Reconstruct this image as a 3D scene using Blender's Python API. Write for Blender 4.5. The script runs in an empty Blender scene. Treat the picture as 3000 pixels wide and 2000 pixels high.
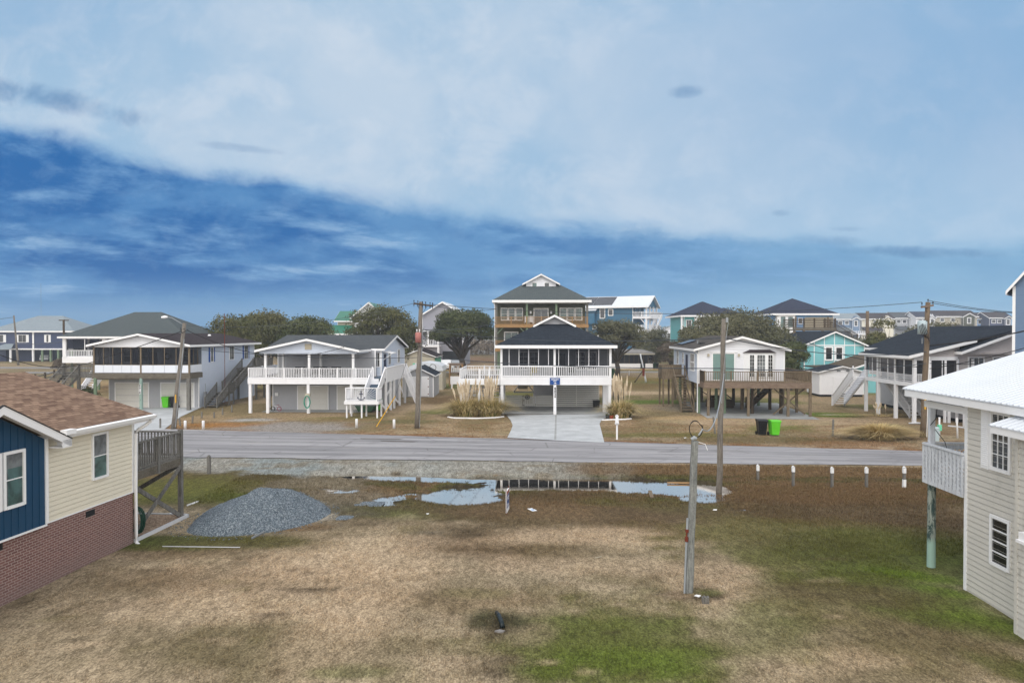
import bpy, math, random
import numpy as np
from mathutils import Vector, Matrix, noise
R = math.radians
rnd = random.Random(7)
C = bpy.context.scene.collection
SC = bpy.context.scene

# ------------------------------------------------------------ camera
H = 7.2
F = 2000.0
HZ = 975.0
cam = bpy.data.cameras.new('camera')
cam.sensor_width = 36.0
cam.lens = 36.0 * F / 3000.0
cam.clip_end = 6000
cam.clip_start = 0.3
camo = bpy.data.objects.new('camera', cam)
C.objects.link(camo)
camo.location = (0, 0, H)
camo.rotation_euler = (R(90) - math.atan((1000 - HZ) / F), 0, 0)
SC.camera = camo

def lin(r, g, b):
    def f(c):
        c /= 255.0
        return c / 12.92 if c <= 0.04045 else ((c + 0.055) / 1.055) ** 2.4
    return (f(r), f(g), f(b), 1.0)

# ------------------------------------------------------------ node helper
class N:
    def __init__(s, nt):
        s.nt = nt
    def n(s, t, **k):
        o = s.nt.nodes.new(t)
        for a, v in k.items():
            setattr(o, a, v)
        return o
    def l(s, a, b):
        s.nt.links.new(a, b)
    def setin(s, sock, v):
        if isinstance(v, bpy.types.NodeSocket):
            s.l(v, sock)
        else:
            sock.default_value = v
    def m(s, op, a, b=None, c=None, clamp=False):
        o = s.n('ShaderNodeMath', operation=op)
        o.use_clamp = clamp
        s.setin(o.inputs[0], a)
        if b is not None: s.setin(o.inputs[1], b)
        if c is not None: s.setin(o.inputs[2], c)
        return o.outputs[0]
    def mix(s, f, a, b, mode='MIX'):
        o = s.n('ShaderNodeMix', data_type='RGBA', blend_type=mode)
        s.setin(o.inputs[0], f)
        s.setin(o.inputs[6], a)
        s.setin(o.inputs[7], b)
        return o.outputs[2]
    def sm(s, v, a, b):
        o = s.n('ShaderNodeMapRange', interpolation_type='SMOOTHSTEP')
        s.setin(o.inputs[0], v)
        o.inputs[1].default_value = a
        o.inputs[2].default_value = b
        return o.outputs[0]
    def noise(s, vec, scale, det=4, rough=.55, dist=0.0):
        o = s.n('ShaderNodeTexNoise')
        if vec is not None: s.l(vec, o.inputs['Vector'])
        o.inputs['Scale'].default_value = scale
        o.inputs['Detail'].default_value = det
        o.inputs['Roughness'].default_value = rough
        o.inputs['Distortion'].default_value = dist
        return o.outputs[0]
    def comb(s, x, y, z):
        o = s.n('ShaderNodeCombineXYZ')
        s.setin(o.inputs[0], x); s.setin(o.inputs[1], y); s.setin(o.inputs[2], z)
        return o.outputs[0]
    def vmul(s, v, t):
        o = s.n('ShaderNodeVectorMath', operation='MULTIPLY')
        s.setin(o.inputs[0], v); s.setin(o.inputs[1], t)
        return o.outputs[0]

# ------------------------------------------------------------ sky (world)
SUN_EL, SUN_AZ = 50, 200      # azimuth clockwise from +Y: the sun stands high behind the camera
W = bpy.data.worlds.new('World')
SC.world = W
W.use_nodes = True
W.node_tree.nodes.clear()
k = N(W.node_tree)
tc = k.n('ShaderNodeTexCoord')
sep = k.n('ShaderNodeSeparateXYZ')
k.l(tc.outputs['Generated'], sep.inputs[0])
dx, dy, dz = sep.outputs
dyp = k.m('MAXIMUM', dy, 0.05)
s_ = k.m('DIVIDE', dx, dyp)
t_ = k.m('DIVIDE', dz, dyp)
# streaky layers: wide and flat low down, rounder overhead
tt = k.m('MAXIMUM', t_, 0.0)
tl = k.m('DIVIDE', tt, k.m('ADD', tt, 0.22))          # compresses the layers towards the horizon
tilt = k.m('ADD', tl, k.m('MULTIPLY', s_, 0.10))
pA = k.comb(k.m('MULTIPLY', s_, 1.9), k.m('MULTIPLY', tilt, 3.3), 1.7)
pB = k.comb(k.m('MULTIPLY', s_, 2.6), k.m('MULTIPLY', tilt, 6.4), 4.1)
pF = k.comb(k.m('MULTIPLY', s_, 1.0), k.m('MULTIPLY', t_, 1.25), 0.7)
nA1 = k.noise(pA, 2.4, 8, .56, .15)
nA2 = k.noise(pB, 2.6, 8, .60, .15)
nF1 = k.noise(pF, 2.6, 7, .56, .5)
nF2 = k.noise(pF, 8.5, 7, .62, .35)
nF3 = k.noise(pF, 26.0, 5, .6, .2)
edge = k.m('ADD', k.m('ADD', 0.172, k.m('MULTIPLY', s_, -0.119)), k.m('MULTIPLY', k.m('MULTIPLY', s_, s_), 0.072))
wob = k.m('MULTIPLY', k.m('SUBTRACT', k.noise(pA, 3.2, 6, .6, .3), 0.5), 0.06)
wob = k.m('ADD', wob, k.m('MULTIPLY', k.m('SUBTRACT', nF2, .5), .050))
dd = k.m('ADD', k.m('SUBTRACT', edge, t_), wob)
band = k.sm(dd, -0.016, 0.022)
leftness = k.sm(s_, 0.75, -0.55)
deep = k.m('MULTIPLY', k.sm(dd, -0.015, 0.03), k.sm(t_, 0.0, 0.11))
dk = k.m('MULTIPLY', deep, k.m('ADD', 0.22, k.m('MULTIPLY', leftness, 0.80)))
dk = k.m('MULTIPLY', dk, k.m('ADD', 0.42, k.m('MULTIPLY', k.sm(nA1, .34, .58), 0.66)), clamp=True)
c_band = k.mix(dk, k.mix(leftness, lin(140, 186, 220), lin(104, 158, 208)), lin(40, 106, 172))
c_band = k.mix(k.m('MULTIPLY', k.sm(nA2, .47, .70), .58), c_band, lin(132, 178, 220))
c_band = k.mix(k.m('MULTIPLY', k.m('MULTIPLY', k.sm(nA2, .60, .74), k.sm(nA1, .62, .45)), .45), c_band, lin(182, 208, 232))
c_band = k.mix(k.m('MULTIPLY', k.sm(nF3, .5, .7), .10), c_band, lin(160, 194, 224))
hz_ = k.mix(leftness, lin(148, 190, 222), lin(110, 158, 200))
hz_ = k.mix(k.m('MULTIPLY', k.sm(nA2, .42, .62), .4), hz_, lin(100, 150, 196))
c_low = k.mix(k.sm(k.m('ADD', t_, k.m('MULTIPLY', k.m('SUBTRACT', nA2, .5), .05)), .0, .08), hz_, c_band)
blueR = k.m('MULTIPLY', k.sm(s_, -.15, .75), k.sm(t_, .02, .42))
c_up = k.mix(k.sm(nF1, .36, .64), lin(164, 196, 224), lin(192, 211, 230))
c_up = k.mix(k.m('MULTIPLY', k.sm(nF2, .44, .68), .55), c_up, lin(210, 222, 236))
c_up = k.mix(k.m('MULTIPLY', k.sm(nF3, .50, .75), .18), c_up, lin(208, 220, 234))
c_up = k.mix(k.m('MULTIPLY', blueR, k.m('ADD', .45, k.m('MULTIPLY', nF1, .6))), c_up, lin(134, 176, 216))
c_up = k.mix(k.m('MULTIPLY', k.m('MULTIPLY', k.sm(s_, -.25, -.80), k.sm(t_, .34, .50)), .6), c_up, lin(138, 178, 216))
c_up = k.mix(k.m('MULTIPLY', k.sm(s_, .05, .6), k.m('MULTIPLY', k.sm(t_, .32, .10), .45)), c_up, lin(156, 196, 228))
# small separate dark wisps
def wisp(s0, t0, rs, rt, slope, amt):
    a = k.m('DIVIDE', k.m('SUBTRACT', s_, s0), rs)
    b = k.m('DIVIDE', k.m('SUBTRACT', k.m('SUBTRACT', t_, t0), k.m('MULTIPLY', k.m('SUBTRACT', s_, s0), slope)), rt)
    r2 = k.m('ADD', k.m('MULTIPLY', a, a), k.m('MULTIPLY', b, b))
    r2 = k.m('ADD', r2, k.m('MULTIPLY', k.m('SUBTRACT', k.noise(pF, 16, 5, .6, .3), .5), 4.0))
    return k.m('MULTIPLY', k.sm(r2, 1.6, -.5), amt)
c_sky = k.mix(band, c_up, c_low)
for w in ((-.70, .345, .16, .018, -.20, .75), (.257, .352, .026, .009, 0.03, .55), (-.40, .27, .06, .006, -.12, .35), (.392, .175, .014, .005, 0, .35),
          (.47, .135, .045, .008, -.06, .5), (.60, .118, .12, .008, -.03, .7), (.49, .152, .03, .004, 0, .3)):
    c_sky = k.mix(wisp(*w), c_sky, lin(96, 140, 186))
# the rest of the dome: neutral bright overcast, the sun's side brighter
c_rest = k.mix(k.noise(tc.outputs['Generated'], 2.2, 5, .6, .5), (0.80, 0.84, 0.92, 1), (1.15, 1.12, 1.08, 1))
c_rest = k.mix(k.m('MULTIPLY', k.sm(dy, .25, -.55), k.sm(dz, .95, .35)), c_rest, (2.0, 1.93, 1.84, 1))
front = k.m('MULTIPLY', k.sm(dy, .18, .45), k.sm(dz, .62, .46))
c_all = k.mix(front, c_rest, c_sky)
skyt = k.n('ShaderNodeTexSky', sky_type='NISHITA')
skyt.sun_disc = False
skyt.sun_elevation = R(SUN_EL)
skyt.sun_rotation = R(SUN_AZ)
clouds = k.vmul(c_all, (10.0, 10.0, 10.0))
tot = k.mix(0.97, skyt.outputs[0], clouds)
bg = k.n('ShaderNodeBackground')
k.l(tot, bg.inputs[0])
bg.inputs[1].default_value = 0.1
wo = k.n('ShaderNodeOutputWorld')
k.l(bg.outputs[0], wo.inputs[0])
W.cycles.sampling_method = 'MANUAL'
W.cycles.sample_map_resolution = 512

# ------------------------------------------------------------ sun
sl = bpy.data.lights.new('sun', 'SUN')
sl.energy = 1.3
sl.angle = R(25)
sl.color = (1.0, 0.96, 0.9)
so = bpy.data.objects.new('sun', sl)
C.objects.link(so)
so.rotation_euler = (R(90 - SUN_EL), 0, R(-SUN_AZ + 180))
SC.view_settings.view_transform = 'Standard'
SC.view_settings.look = 'None'
SC.view_settings.exposure = 0.0
SC.view_settings.gamma = 1.0

# ------------------------------------------------------------ terrain height
def sstep(x, a, b):
    t = np.clip((np.asarray(x, float) - a) / (b - a), 0, 1)
    return t * t * (3 - 2 * t)

_rs = np.random.RandomState(3)
_tab = _rs.rand(256, 256)
def vn(x, y):
    x = np.asarray(x, float); y = np.asarray(y, float)
    xi = np.floor(x).astype(int); yi = np.floor(y).astype(int)
    fx = x - xi; fy = y - yi
    fx = fx * fx * (3 - 2 * fx); fy = fy * fy * (3 - 2 * fy)
    a = _tab[xi & 255, yi & 255]; b = _tab[(xi + 1) & 255, yi & 255]
    c = _tab[xi & 255, (yi + 1) & 255]; d = _tab[(xi + 1) & 255, (yi + 1) & 255]
    return (a * (1 - fx) + b * fx) * (1 - fy) + (c * (1 - fx) + d * fx) * fy
def fbm(x, y, s, o=4):
    r = 0; a = .5; t = 0
    for i in range(o):
        r = r + a * vn(np.asarray(x) / s + 17.3 * i, np.asarray(y) / s + 9.1 * i); t += a
        a *= .55; s *= .5
    return r / t

def X_(px, D): return (px - 1500.0) / F * D
def Z_(py, D): return H - (py - HZ) / F * D
def road_near(x): return 38.15 - 0.062 * x          # the road's near edge
def gbase(x, y):
    n = road_near(np.asarray(x, float))
    return -0.20 * (1 - sstep(y, n - 2.4, n - .5))
def GP(px, py):
    D = 30.0
    for i in range(12):
        z = float(gbase(X_(px, D), D))
        D = (H - z) * F / (py - HZ)
    return X_(px, D), D
WATER = -0.36
# basins of the wet ditch, centre px,py and radii in metres
_b = []
for px, py, rx, ry, a in ((1545, 1420, 2.6, 1.75, 1.1), (1690, 1421, 2.6, 1.75, 1.1), (1790, 1422, 1.9, 1.7, 1.05), (1870, 1427, 2.3, 2.0, .86), (1970, 1433, 2.3, 2.0, .84), (2055, 1434, 1.9, 1.7, .84), (2060, 1464, 1.3, 1.1, .80), (2180, 1495, .9, .6, .74),
                          (1070, 1398, 1.9, 1.3, .84), (1180, 1402, 2.2, 1.3, .84), (1290, 1408, 2.2, 1.1, .80), (1400, 1412, 1.9, 1.1, .84), (1385, 1431, 1.9, .5, .82), (1365, 1457, 2.1, 1.9, .92), (1285, 1457, 1.4, 1.5, .84), (1143, 1462, 1.0, .9, .84), (1215, 1446, .9, .6, .84), (1000, 1440, 1.2, 1.0, .74), (1100, 1480, 1.4, .8, .72),
                          (915, 1430, 1.2, .5, .84), (800, 1394, 1.0, .45, .82), (1010, 1522, .5, .6, .8), (960, 1398, 1.6, .5, .84)):
    gy = (H + .36) * F / (py - HZ); gx = X_(px, gy)
    _b.append((gx, gy, rx, ry, a))
def basin(x, y):
    B = np.zeros(np.shape(x))
    for cx, cy, rx, ry, a in _b:
        r = ((x - cx) / rx) ** 2 + ((y - cy) / ry) ** 2
        B = np.maximum(B, a * np.clip(1.25 - r ** 1.0, 0, 1))
    return B
def gz(x, y):
    x = np.asarray(x, float); y = np.asarray(y, float)
    z = gbase(x, y)
    loc = (y > 27) & (y < 37.5) & (x > -17) & (x < 14)
    B = basin(x, y)
    nz = fbm(x, y * 1.5, 1.1, 5) - .5; n2 = fbm(x + 31, y * 1.7, .38, 4) - .5
    z = z - np.where(loc, B * .30 + (nz * .27 + n2 * .20) * sstep(B, 0, .3), 0)
    z = z + (fbm(x + 50, y, 3.1, 3) - .5) * .05 * np.where(y < 36, 1, .3) * (np.abs(x) < 60)
    return z
def gz1(x, y): return float(gz(np.array([x]), np.array([y]))[0])

# ------------------------------------------------------------ object helpers
def tag(o, label=None, cat=None, group=None, kind=None):
    if label: o['label'] = label
    if cat: o['category'] = cat
    if group: o['group'] = group
    if kind: o['kind'] = kind
    return o
def thing(name, label, cat, x=0, y=0, yaw=0, z=None, group=None):
    o = bpy.data.objects.new(name, None)
    o.empty_display_size = .3
    C.objects.link(o)
    o.location = (x, y, float(gbase(x, y)) if z is None else z)
    o.rotation_euler = (0, 0, R(-yaw))
    return tag(o, label, cat, group)
class MB:
    def __init__(s):
        s.v = []; s.f = []; s.c = []
    def quad(s, *p):
        i = len(s.v); s.v += [tuple(q) for q in p]; s.f.append(tuple(range(i, i + len(p))))
        return s
    def box(s, x0, x1, y0, y1, z0, z1):
        i = len(s.v)
        s.v += [(x0, y0, z0), (x1, y0, z0), (x1, y1, z0), (x0, y1, z0), (x0, y0, z1), (x1, y0, z1), (x1, y1, z1), (x0, y1, z1)]
        s.f += [tuple(i + a for a in q) for q in ((0, 3, 2, 1), (4, 5, 6, 7), (0, 1, 5, 4), (1, 2, 6, 5), (2, 3, 7, 6), (3, 0, 4, 7))]
        return s
    def prism(s, pts, ext):
        n = len(pts); i = len(s.v); e = Vector(ext)
        s.v += [tuple(Vector(p)) for p in pts] + [tuple(Vector(p) + e) for p in pts]
        s.f.append(tuple(i + j for j in range(n)))
        s.f.append(tuple(i + n + j for j in reversed(range(n))))
        for j in range(n):
            q = (j + 1) % n
            s.f.append((i + j, i + n + j, i + n + q, i + q))
        return s
    def beam(s, p, q, w, h=None, up=(0, 0, 1)):
        p = Vector(p); q = Vector(q); h = w if h is None else h
        d = (q - p).normalized(); up = Vector(up)
        if abs(d.dot(up)) > .98: up = Vector((0, 1, 0))
        a = d.cross(up).normalized() * (w / 2); b = a.cross(d).normalized() * (h / 2)
        return s.prism([p - a - b, p + a - b, p + a + b, p - a + b], q - p)
    def tube(s, pts, r, n=8, caps=True):
        pts = [Vector(p) for p in pts]
        rs = r if isinstance(r, (list, tuple)) else [r] * len(pts)
        i = len(s.v)
        for j, p in enumerate(pts):
            d = (pts[min(j + 1, len(pts) - 1)] - pts[max(j - 1, 0)]).normalized()
            up = Vector((0, 0, 1)) if abs(d.z) < .9 else Vector((0, 1, 0))
            a = d.cross(up).normalized(); b = a.cross(d)
            for t in range(n):
                an = 2 * math.pi * t / n
                s.v.append(tuple(p + (a * math.cos(an) + b * math.sin(an)) * rs[j]))
        for j in range(len(pts) - 1):
            for t in range(n):
                u = (t + 1) % n
                s.f.append((i + j * n + t, i + j * n + u, i + (j + 1) * n + u, i + (j + 1) * n + t))
        if caps:
            s.f.append(tuple(i + t for t in reversed(range(n))))
            s.f.append(tuple(i + (len(pts) - 1) * n + t for t in range(n)))
        return s
    def build(s, name, mat, parent=None, smooth=False, label=None):
        me = bpy.data.meshes.new(name)
        me.from_pydata(s.v, [], s.f)
        me.materials.append(mat)
        uv = me.uv_layers.new(name='UVMap')
        vs = me.vertices; zz = Vector((0, 0, 1))
        dat = np.empty(len(me.loops) * 2, np.float32)
        for p in me.polygons:
            n = p.normal
            if abs(n.z) > .995: u = Vector((1, 0, 0)); w = Vector((0, 1, 0))
            else:
                u = zz.cross(n).normalized(); w = n.cross(u)
            for li in p.loop_indices:
                co = vs[me.loops[li].vertex_index].co
                dat[2 * li] = co.dot(u); dat[2 * li + 1] = co.dot(w)
        uv.data.foreach_set('uv', dat)
        if smooth:
            me.polygons.foreach_set('use_smooth', [True] * len(me.polygons))
        o = bpy.data.objects.new(name, me)
        C.objects.link(o)
        if parent: o.parent = parent
        if label: o['label'] = label
        return o
def copy_tree(o, parent=None):
    c = o.copy(); C.objects.link(c); c.parent = parent
    for ch in [x for x in bpy.data.objects if x.parent == o]: copy_tree(ch, c)
    return c

# ------------------------------------------------------------ materials
M = {}
def pbr(name, rough=.7, spec=.3):
    m = bpy.data.materials.new(name); m.use_nodes = True
    k = N(m.node_tree)
    b = m.node_tree.nodes['Principled BSDF']
    b.inputs['Roughness'].default_value = rough
    b.inputs['Specular IOR Level'].default_value = spec
    M[name] = m
    tcn = k.n('ShaderNodeTexCoord')
    return m, k, b, tcn
def paint(name, rgb, rough=.55, var=.10, dirt=.18, scale=2.0, spec=.3, bump=.0, dirtcol=None):
    """painted / moulded surface: slight tone drift, blotches of grime"""
    m, k, b, t = pbr(name, rough, spec)
    c = lin(*rgb); o = t.outputs['Object']
    lo = tuple(x * (1 - var) for x in c[:3]) + (1,); hi = tuple(min(1, x * (1 + var)) for x in c[:3]) + (1,)
    col = k.mix(k.noise(o, scale, 5, .6), lo, hi)
    dc = dirtcol or tuple(x * .45 for x in c[:3]) + (1,)
    g = k.m('MULTIPLY', k.sm(k.noise(k.vmul(o, (1, 1, .35)), scale * 1.7, 6, .7), .55, .85), dirt)
    col = k.mix(g, col, dc)
    k.l(col, b.inputs['Base Color'])
    if bump:
        bp = k.n('ShaderNodeBump'); bp.inputs['Strength'].default_value = bump; bp.inputs['Distance'].default_value = .01
        k.l(k.noise(o, 30, 4, .6), bp.inputs['Height']); k.l(bp.outputs[0], b.inputs['Normal'])
    return m
def wood(name, c1, c2, axis='z', rough=.85):
    """weathered timber: long grain streaks, knots, blotches"""
    m, k, b, t = pbr(name, rough, .15)
    o = t.outputs['Object']
    g1 = k.noise(k.vmul(o, (9, 9, 9)), 1, 5, .7, 1.5)
    g2 = k.noise(k.vmul(o, (14, 14, 1.2) if axis == 'z' else (1.2, 14, 14) if axis == 'x' else (14, 1.2, 14)), 1.5, 5, .65)
    f = k.m('ADD', k.m('MULTIPLY', g1, .35), k.m('MULTIPLY', g2, .65))
    col = k.mix(k.sm(f, .33, .68), lin(*c1), lin(*c2))
    col = k.mix(k.m('MULTIPLY', k.sm(k.noise(o, 1.3, 4, .6), .5, .75), .35), col, lin(*[int(x * .6) for x in c1]))
    k.l(col, b.inputs['Base Color'])
    bp = k.n('ShaderNodeBump'); bp.inputs['Strength'].default_value = .4; bp.inputs['Distance'].default_value = .01
    k.l(g2, bp.inputs['Height']); k.l(bp.outputs[0], b.inputs['Normal'])
    return m
def shingle(name, c1, c2, c3, row=.145, wid=.30, mort=.02):
    m, k, b, t = pbr(name, .95, .1)
    uv = t.outputs['UV']
    br = k.n('ShaderNodeTexBrick')
    k.l(uv, br.inputs['Vector'])
    br.inputs['Scale'].default_value = 1
    br.inputs['Brick Width'].default_value = wid
    br.inputs['Row Height'].default_value = row
    br.inputs['Mortar Size'].default_value = mort
    br.inputs['Mortar Smooth'].default_value = .4
    br.inputs['Bias'].default_value = 0
    br.offset = .37; br.offset_frequency = 2
    br.inputs['Color1'].default_value = lin(*c1)
    br.inputs['Color2'].default_value = lin(*c2)
    br.inputs['Mortar'].default_value = lin(*c3)
    col = k.mix(k.m('MULTIPLY', k.noise(uv, 26, 4, .8), .5), br.outputs[0], lin(*c3))
    col = k.mix(k.m('MULTIPLY', k.sm(k.noise(uv, .5, 5, .65), .42, .75), .40), col, lin(*[int(x * .78) for x in c1]))
    col = k.mix(k.m('MULTIPLY', k.sm(k.noise(k.vmul(uv, (2.2, .12, 1)), 1, 4, .6), .55, .8), .22), col, lin(*[min(255, int(x * 1.2)) for x in c2]))
    k.l(col, b.inputs['Base Color'])
    bp = k.n('ShaderNodeBump'); bp.inputs['Strength'].default_value = .5; bp.inputs['Distance'].default_value = .02
    k.l(br.outputs[1], bp.inputs['Height']); bp.invert = True; k.l(bp.outputs[0], b.inputs['Normal'])
    return m

paint('white_paint', (232, 233, 237), var=.06, dirt=.22)
paint('white_trim', (238, 239, 241), var=.04, dirt=.12)
paint('old_white_paint', (205, 207, 212), var=.1, dirt=.4, scale=3)
paint('white_siding', (228, 230, 236), var=.05, dirt=.12)
paint('blue_white_siding', (204, 214, 230), var=.05, dirt=.15)
paint('grey_siding', (172, 174, 180), var=.06, dirt=.15)
paint('mauve_grey_siding', (150, 150, 160), var=.05, dirt=.12)
paint('pale_pink_siding', (196, 190, 190), var=.05, dirt=.15)
paint('cream_siding', (226, 220, 202), var=.04, dirt=.14, dirtcol=lin(120, 112, 84))
paint('beige_siding', (206, 203, 195), var=.07, dirt=.85, scale=.8, dirtcol=lin(92, 96, 80))
paint('navy_siding', (56, 66, 98), var=.06, dirt=.2)
paint('blue_board', (24, 66, 98), var=.10, dirt=.25, rough=.5)
paint('olive_siding', (72, 74, 56), var=.08, dirt=.2)
paint('blue_siding', (58, 104, 134), var=.06, dirt=.15)
paint('teal_siding', (108, 176, 180), var=.06, dirt=.15)
paint('aqua_board', (126, 190, 196), var=.06, dirt=.2)
paint('sky_siding', (118, 164, 212), var=.05, dirt=.15)
paint('slate_siding', (104, 128, 158), var=.06, dirt=.2)
paint('shutter_blue', (20, 78, 158))
paint('mint_paint', (110, 205, 170))
paint('tan_paint', (176, 168, 150))
paint('beige_block', (182, 176, 160), dirt=.3)
paint('garage_white', (214, 213, 208), var=.05, dirt=.25)
paint('panel_white', (222, 228, 238), var=.03, dirt=.10)
paint('blue_tread', (78, 98, 118), dirt=.4)
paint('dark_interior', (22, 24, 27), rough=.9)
paint('interior_wall', (92, 98, 104), rough=.9)
paint('dark_metal', (28, 29, 31), rough=.5)
paint('grey_metal', (130, 134, 138), rough=.4, dirt=.4)
paint('galvanised', (150, 156, 162), rough=.35, dirt=.4)
paint('transformer_red', (168, 110, 104), rough=.6, dirt=.5)
paint('transformer_grey', (170, 186, 192), rough=.5, dirt=.3)
paint('bin_green', (96, 200, 42), rough=.45, dirt=.15)
paint('bin_black', (18, 19, 21), rough=.45, dirt=.1)
paint('bin_darkgreen', (38, 70, 48), rough=.5)
paint('terracotta', (150, 74, 48))
paint('pot_grey', (70, 72, 72))
paint('sign_blue', (26, 72, 140), rough=.4)
paint('navy_dark', (30, 40, 74), rough=.5)
paint('hose_green', (16, 62, 48), rough=.5)
paint('hose_teal', (78, 158, 140), rough=.5)
paint('cable_black', (26, 24, 28), rough=.6)
paint('wire', (62, 68, 76), rough=.6)
paint('rust', (112, 50, 34), rough=.9, var=.3, dirt=.5, scale=6)
paint('yellow', (214, 164, 40))
paint('pipe_black', (18, 30, 34), rough=.4)
paint('marsh', (92, 84, 70), var=.3, scale=.2)
paint('solar', (30, 34, 48), rough=.25, spec=.6)
paint('pink', (150, 50, 78))
paint('patina_post', (140, 164, 156), var=.15, dirt=.95, scale=2.2, dirtcol=lin(62, 80, 74))
paint('car_white', (225, 228, 232), rough=.25, spec=.5, dirt=.05)
paint('rubber', (20, 20, 21), rough=.8)
paint('plume', (206, 192, 168), rough=.95)
paint('green_metal', (44, 112, 92), rough=.4, dirt=.2)
paint('curtain_green', (112, 142, 138), rough=.35, spec=.5)
paint('chair_yellow', (190, 170, 60))
wood('grey_wood', (88, 86, 82), (132, 130, 126))
wood('grey_wood_x', (96, 92, 86), (140, 138, 134), 'x')
wood('brown_wood', (98, 86, 72), (136, 122, 102))
wood('brown_wood_x', (104, 88, 76), (140, 124, 110), 'x')
wood('old_beam', (84, 78, 68), (120, 114, 104), 'x')
wood('dark_wood', (58, 50, 42), (92, 80, 66))
wood('new_wood', (144, 112, 74), (172, 138, 98), 'x')
wood('green_post', (96, 118, 96), (132, 148, 124))
wood('pole_wood', (96, 90, 84), (136, 130, 122))
wood('pole_brown', (92, 80, 68), (128, 112, 94))
wood('meter_pole_wood', (96, 99, 98), (150, 152, 149))
wood('old_white_wood', (190, 194, 200), (222, 226, 232))
shingle('shingle_brown', (168, 142, 122), (112, 90, 78), (80, 62, 54), row=.15, wid=.34, mort=.012)
shingle('shingle_dark', (58, 66, 78), (40, 47, 57), (28, 33, 40))
shingle('shingle_green', (98, 106, 108), (80, 90, 93), (64, 70, 74))
shingle('shingle_light', (152, 164, 172), (136, 148, 158), (116, 126, 134))
shingle('shingle_plum', (74, 66, 68), (56, 50, 54), (44, 38, 42))
shingle('shingle_grey', (98, 102, 106), (78, 82, 88), (62, 66, 70))
shingle('shingle_taupe', (100, 94, 90), (80, 76, 74), (62, 60, 58))
shingle('shingle_navy', (64, 70, 92), (54, 60, 78), (44, 50, 64))
shingle('shingle_soil', (108, 98, 84), (88, 80, 70), (70, 62, 54), mort=.008)

m_, k, b, t = pbr('mint_piling', .8, .2)
o = t.outputs['Object']; sp = k.n('ShaderNodeSeparateXYZ'); k.l(o, sp.inputs[0])
nn_ = k.noise(k.vmul(o, (6, 6, 2.2)), 1, 5, .7, .6)
cc_ = k.mix(k.sm(nn_, .44, .58), lin(150, 158, 150), lin(56, 76, 74))
cc_ = k.mix(k.sm(k.m('ADD', sp.outputs[2], k.m('MULTIPLY', nn_, .5)), 1.25, .95), cc_, lin(150, 180, 168))
k.l(cc_, b.inputs['Base Color'])

def glass(name, rgb, rough=.08):
    m, k, b, t = pbr(name, rough, .9)
    col = k.mix(k.sm(k.noise(t.outputs['Object'], 1.1, 4, .6, .6), .35, .65), lin(*rgb), lin(*[int(x * .6) for x in rgb]))  # mottled tint paints uneven pane reflections into the colour
    k.l(col, b.inputs['Base Color'])
    return m
glass('glass', (60, 70, 76))
glass('glass_dark', (26, 28, 34))
glass('glass_curtain', (126, 132, 136), .2)
glass('glass_teal', (78, 110, 108), .12)
# porch insect screen: dark, half see-through
def screen(name, alpha):
    m, k, b, t = pbr(name, .8, .1)
    b.inputs['Base Color'].default_value = lin(34, 36, 42)
    b.inputs['Alpha'].default_value = alpha
    return m
screen('insect_screen', .80)
screen('insect_screen_light', .45)

def concrete(name, c1, c2, joints=None):
    m, k, b, t = pbr(name, .85, .2)
    o = t.outputs['Object']
    col = k.mix(k.sm(k.noise(o, .7, 6, .65), .35, .7), lin(*c1), lin(*c2))
    col = k.mix(k.m('MULTIPLY', k.noise(o, 14, 5, .75), .22), col, lin(*[int(x * .6) for x in c1]))
    col = k.mix(k.m('MULTIPLY', k.sm(k.noise(k.vmul(o, (1.0, .8, 1)), .6, 6, .7, .8), .50, .68), .30), col, lin(*[int(x * .80) for x in c1]))
    col = k.mix(k.m('MULTIPLY', k.sm(k.noise(k.vmul(o, (.3, 1.6, 1)), 1.2, 5, .6), .56, .75), .35), col, lin(*[int(x * .72) for x in c1]))
    k.l(col, b.inputs['Base Color'])
    return m
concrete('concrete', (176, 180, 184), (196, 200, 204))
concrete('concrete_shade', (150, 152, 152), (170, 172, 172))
concrete('road', (136, 134, 138), (158, 155, 158))
concrete('old_road', (128, 126, 126), (150, 146, 142))
def metalroof():
    m, k, b, t = pbr('metal_roof', .45, .4)
    o = t.outputs['Object']
    col = k.mix(k.noise(o, .8, 5, .6), lin(198, 204, 212), lin(214, 219, 226))
    col = k.mix(k.sm(k.noise(o, 9, 3, .5), .72, .78), col, lin(140, 148, 158))
    k.l(col, b.inputs['Base Color'])
metalroof()
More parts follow.
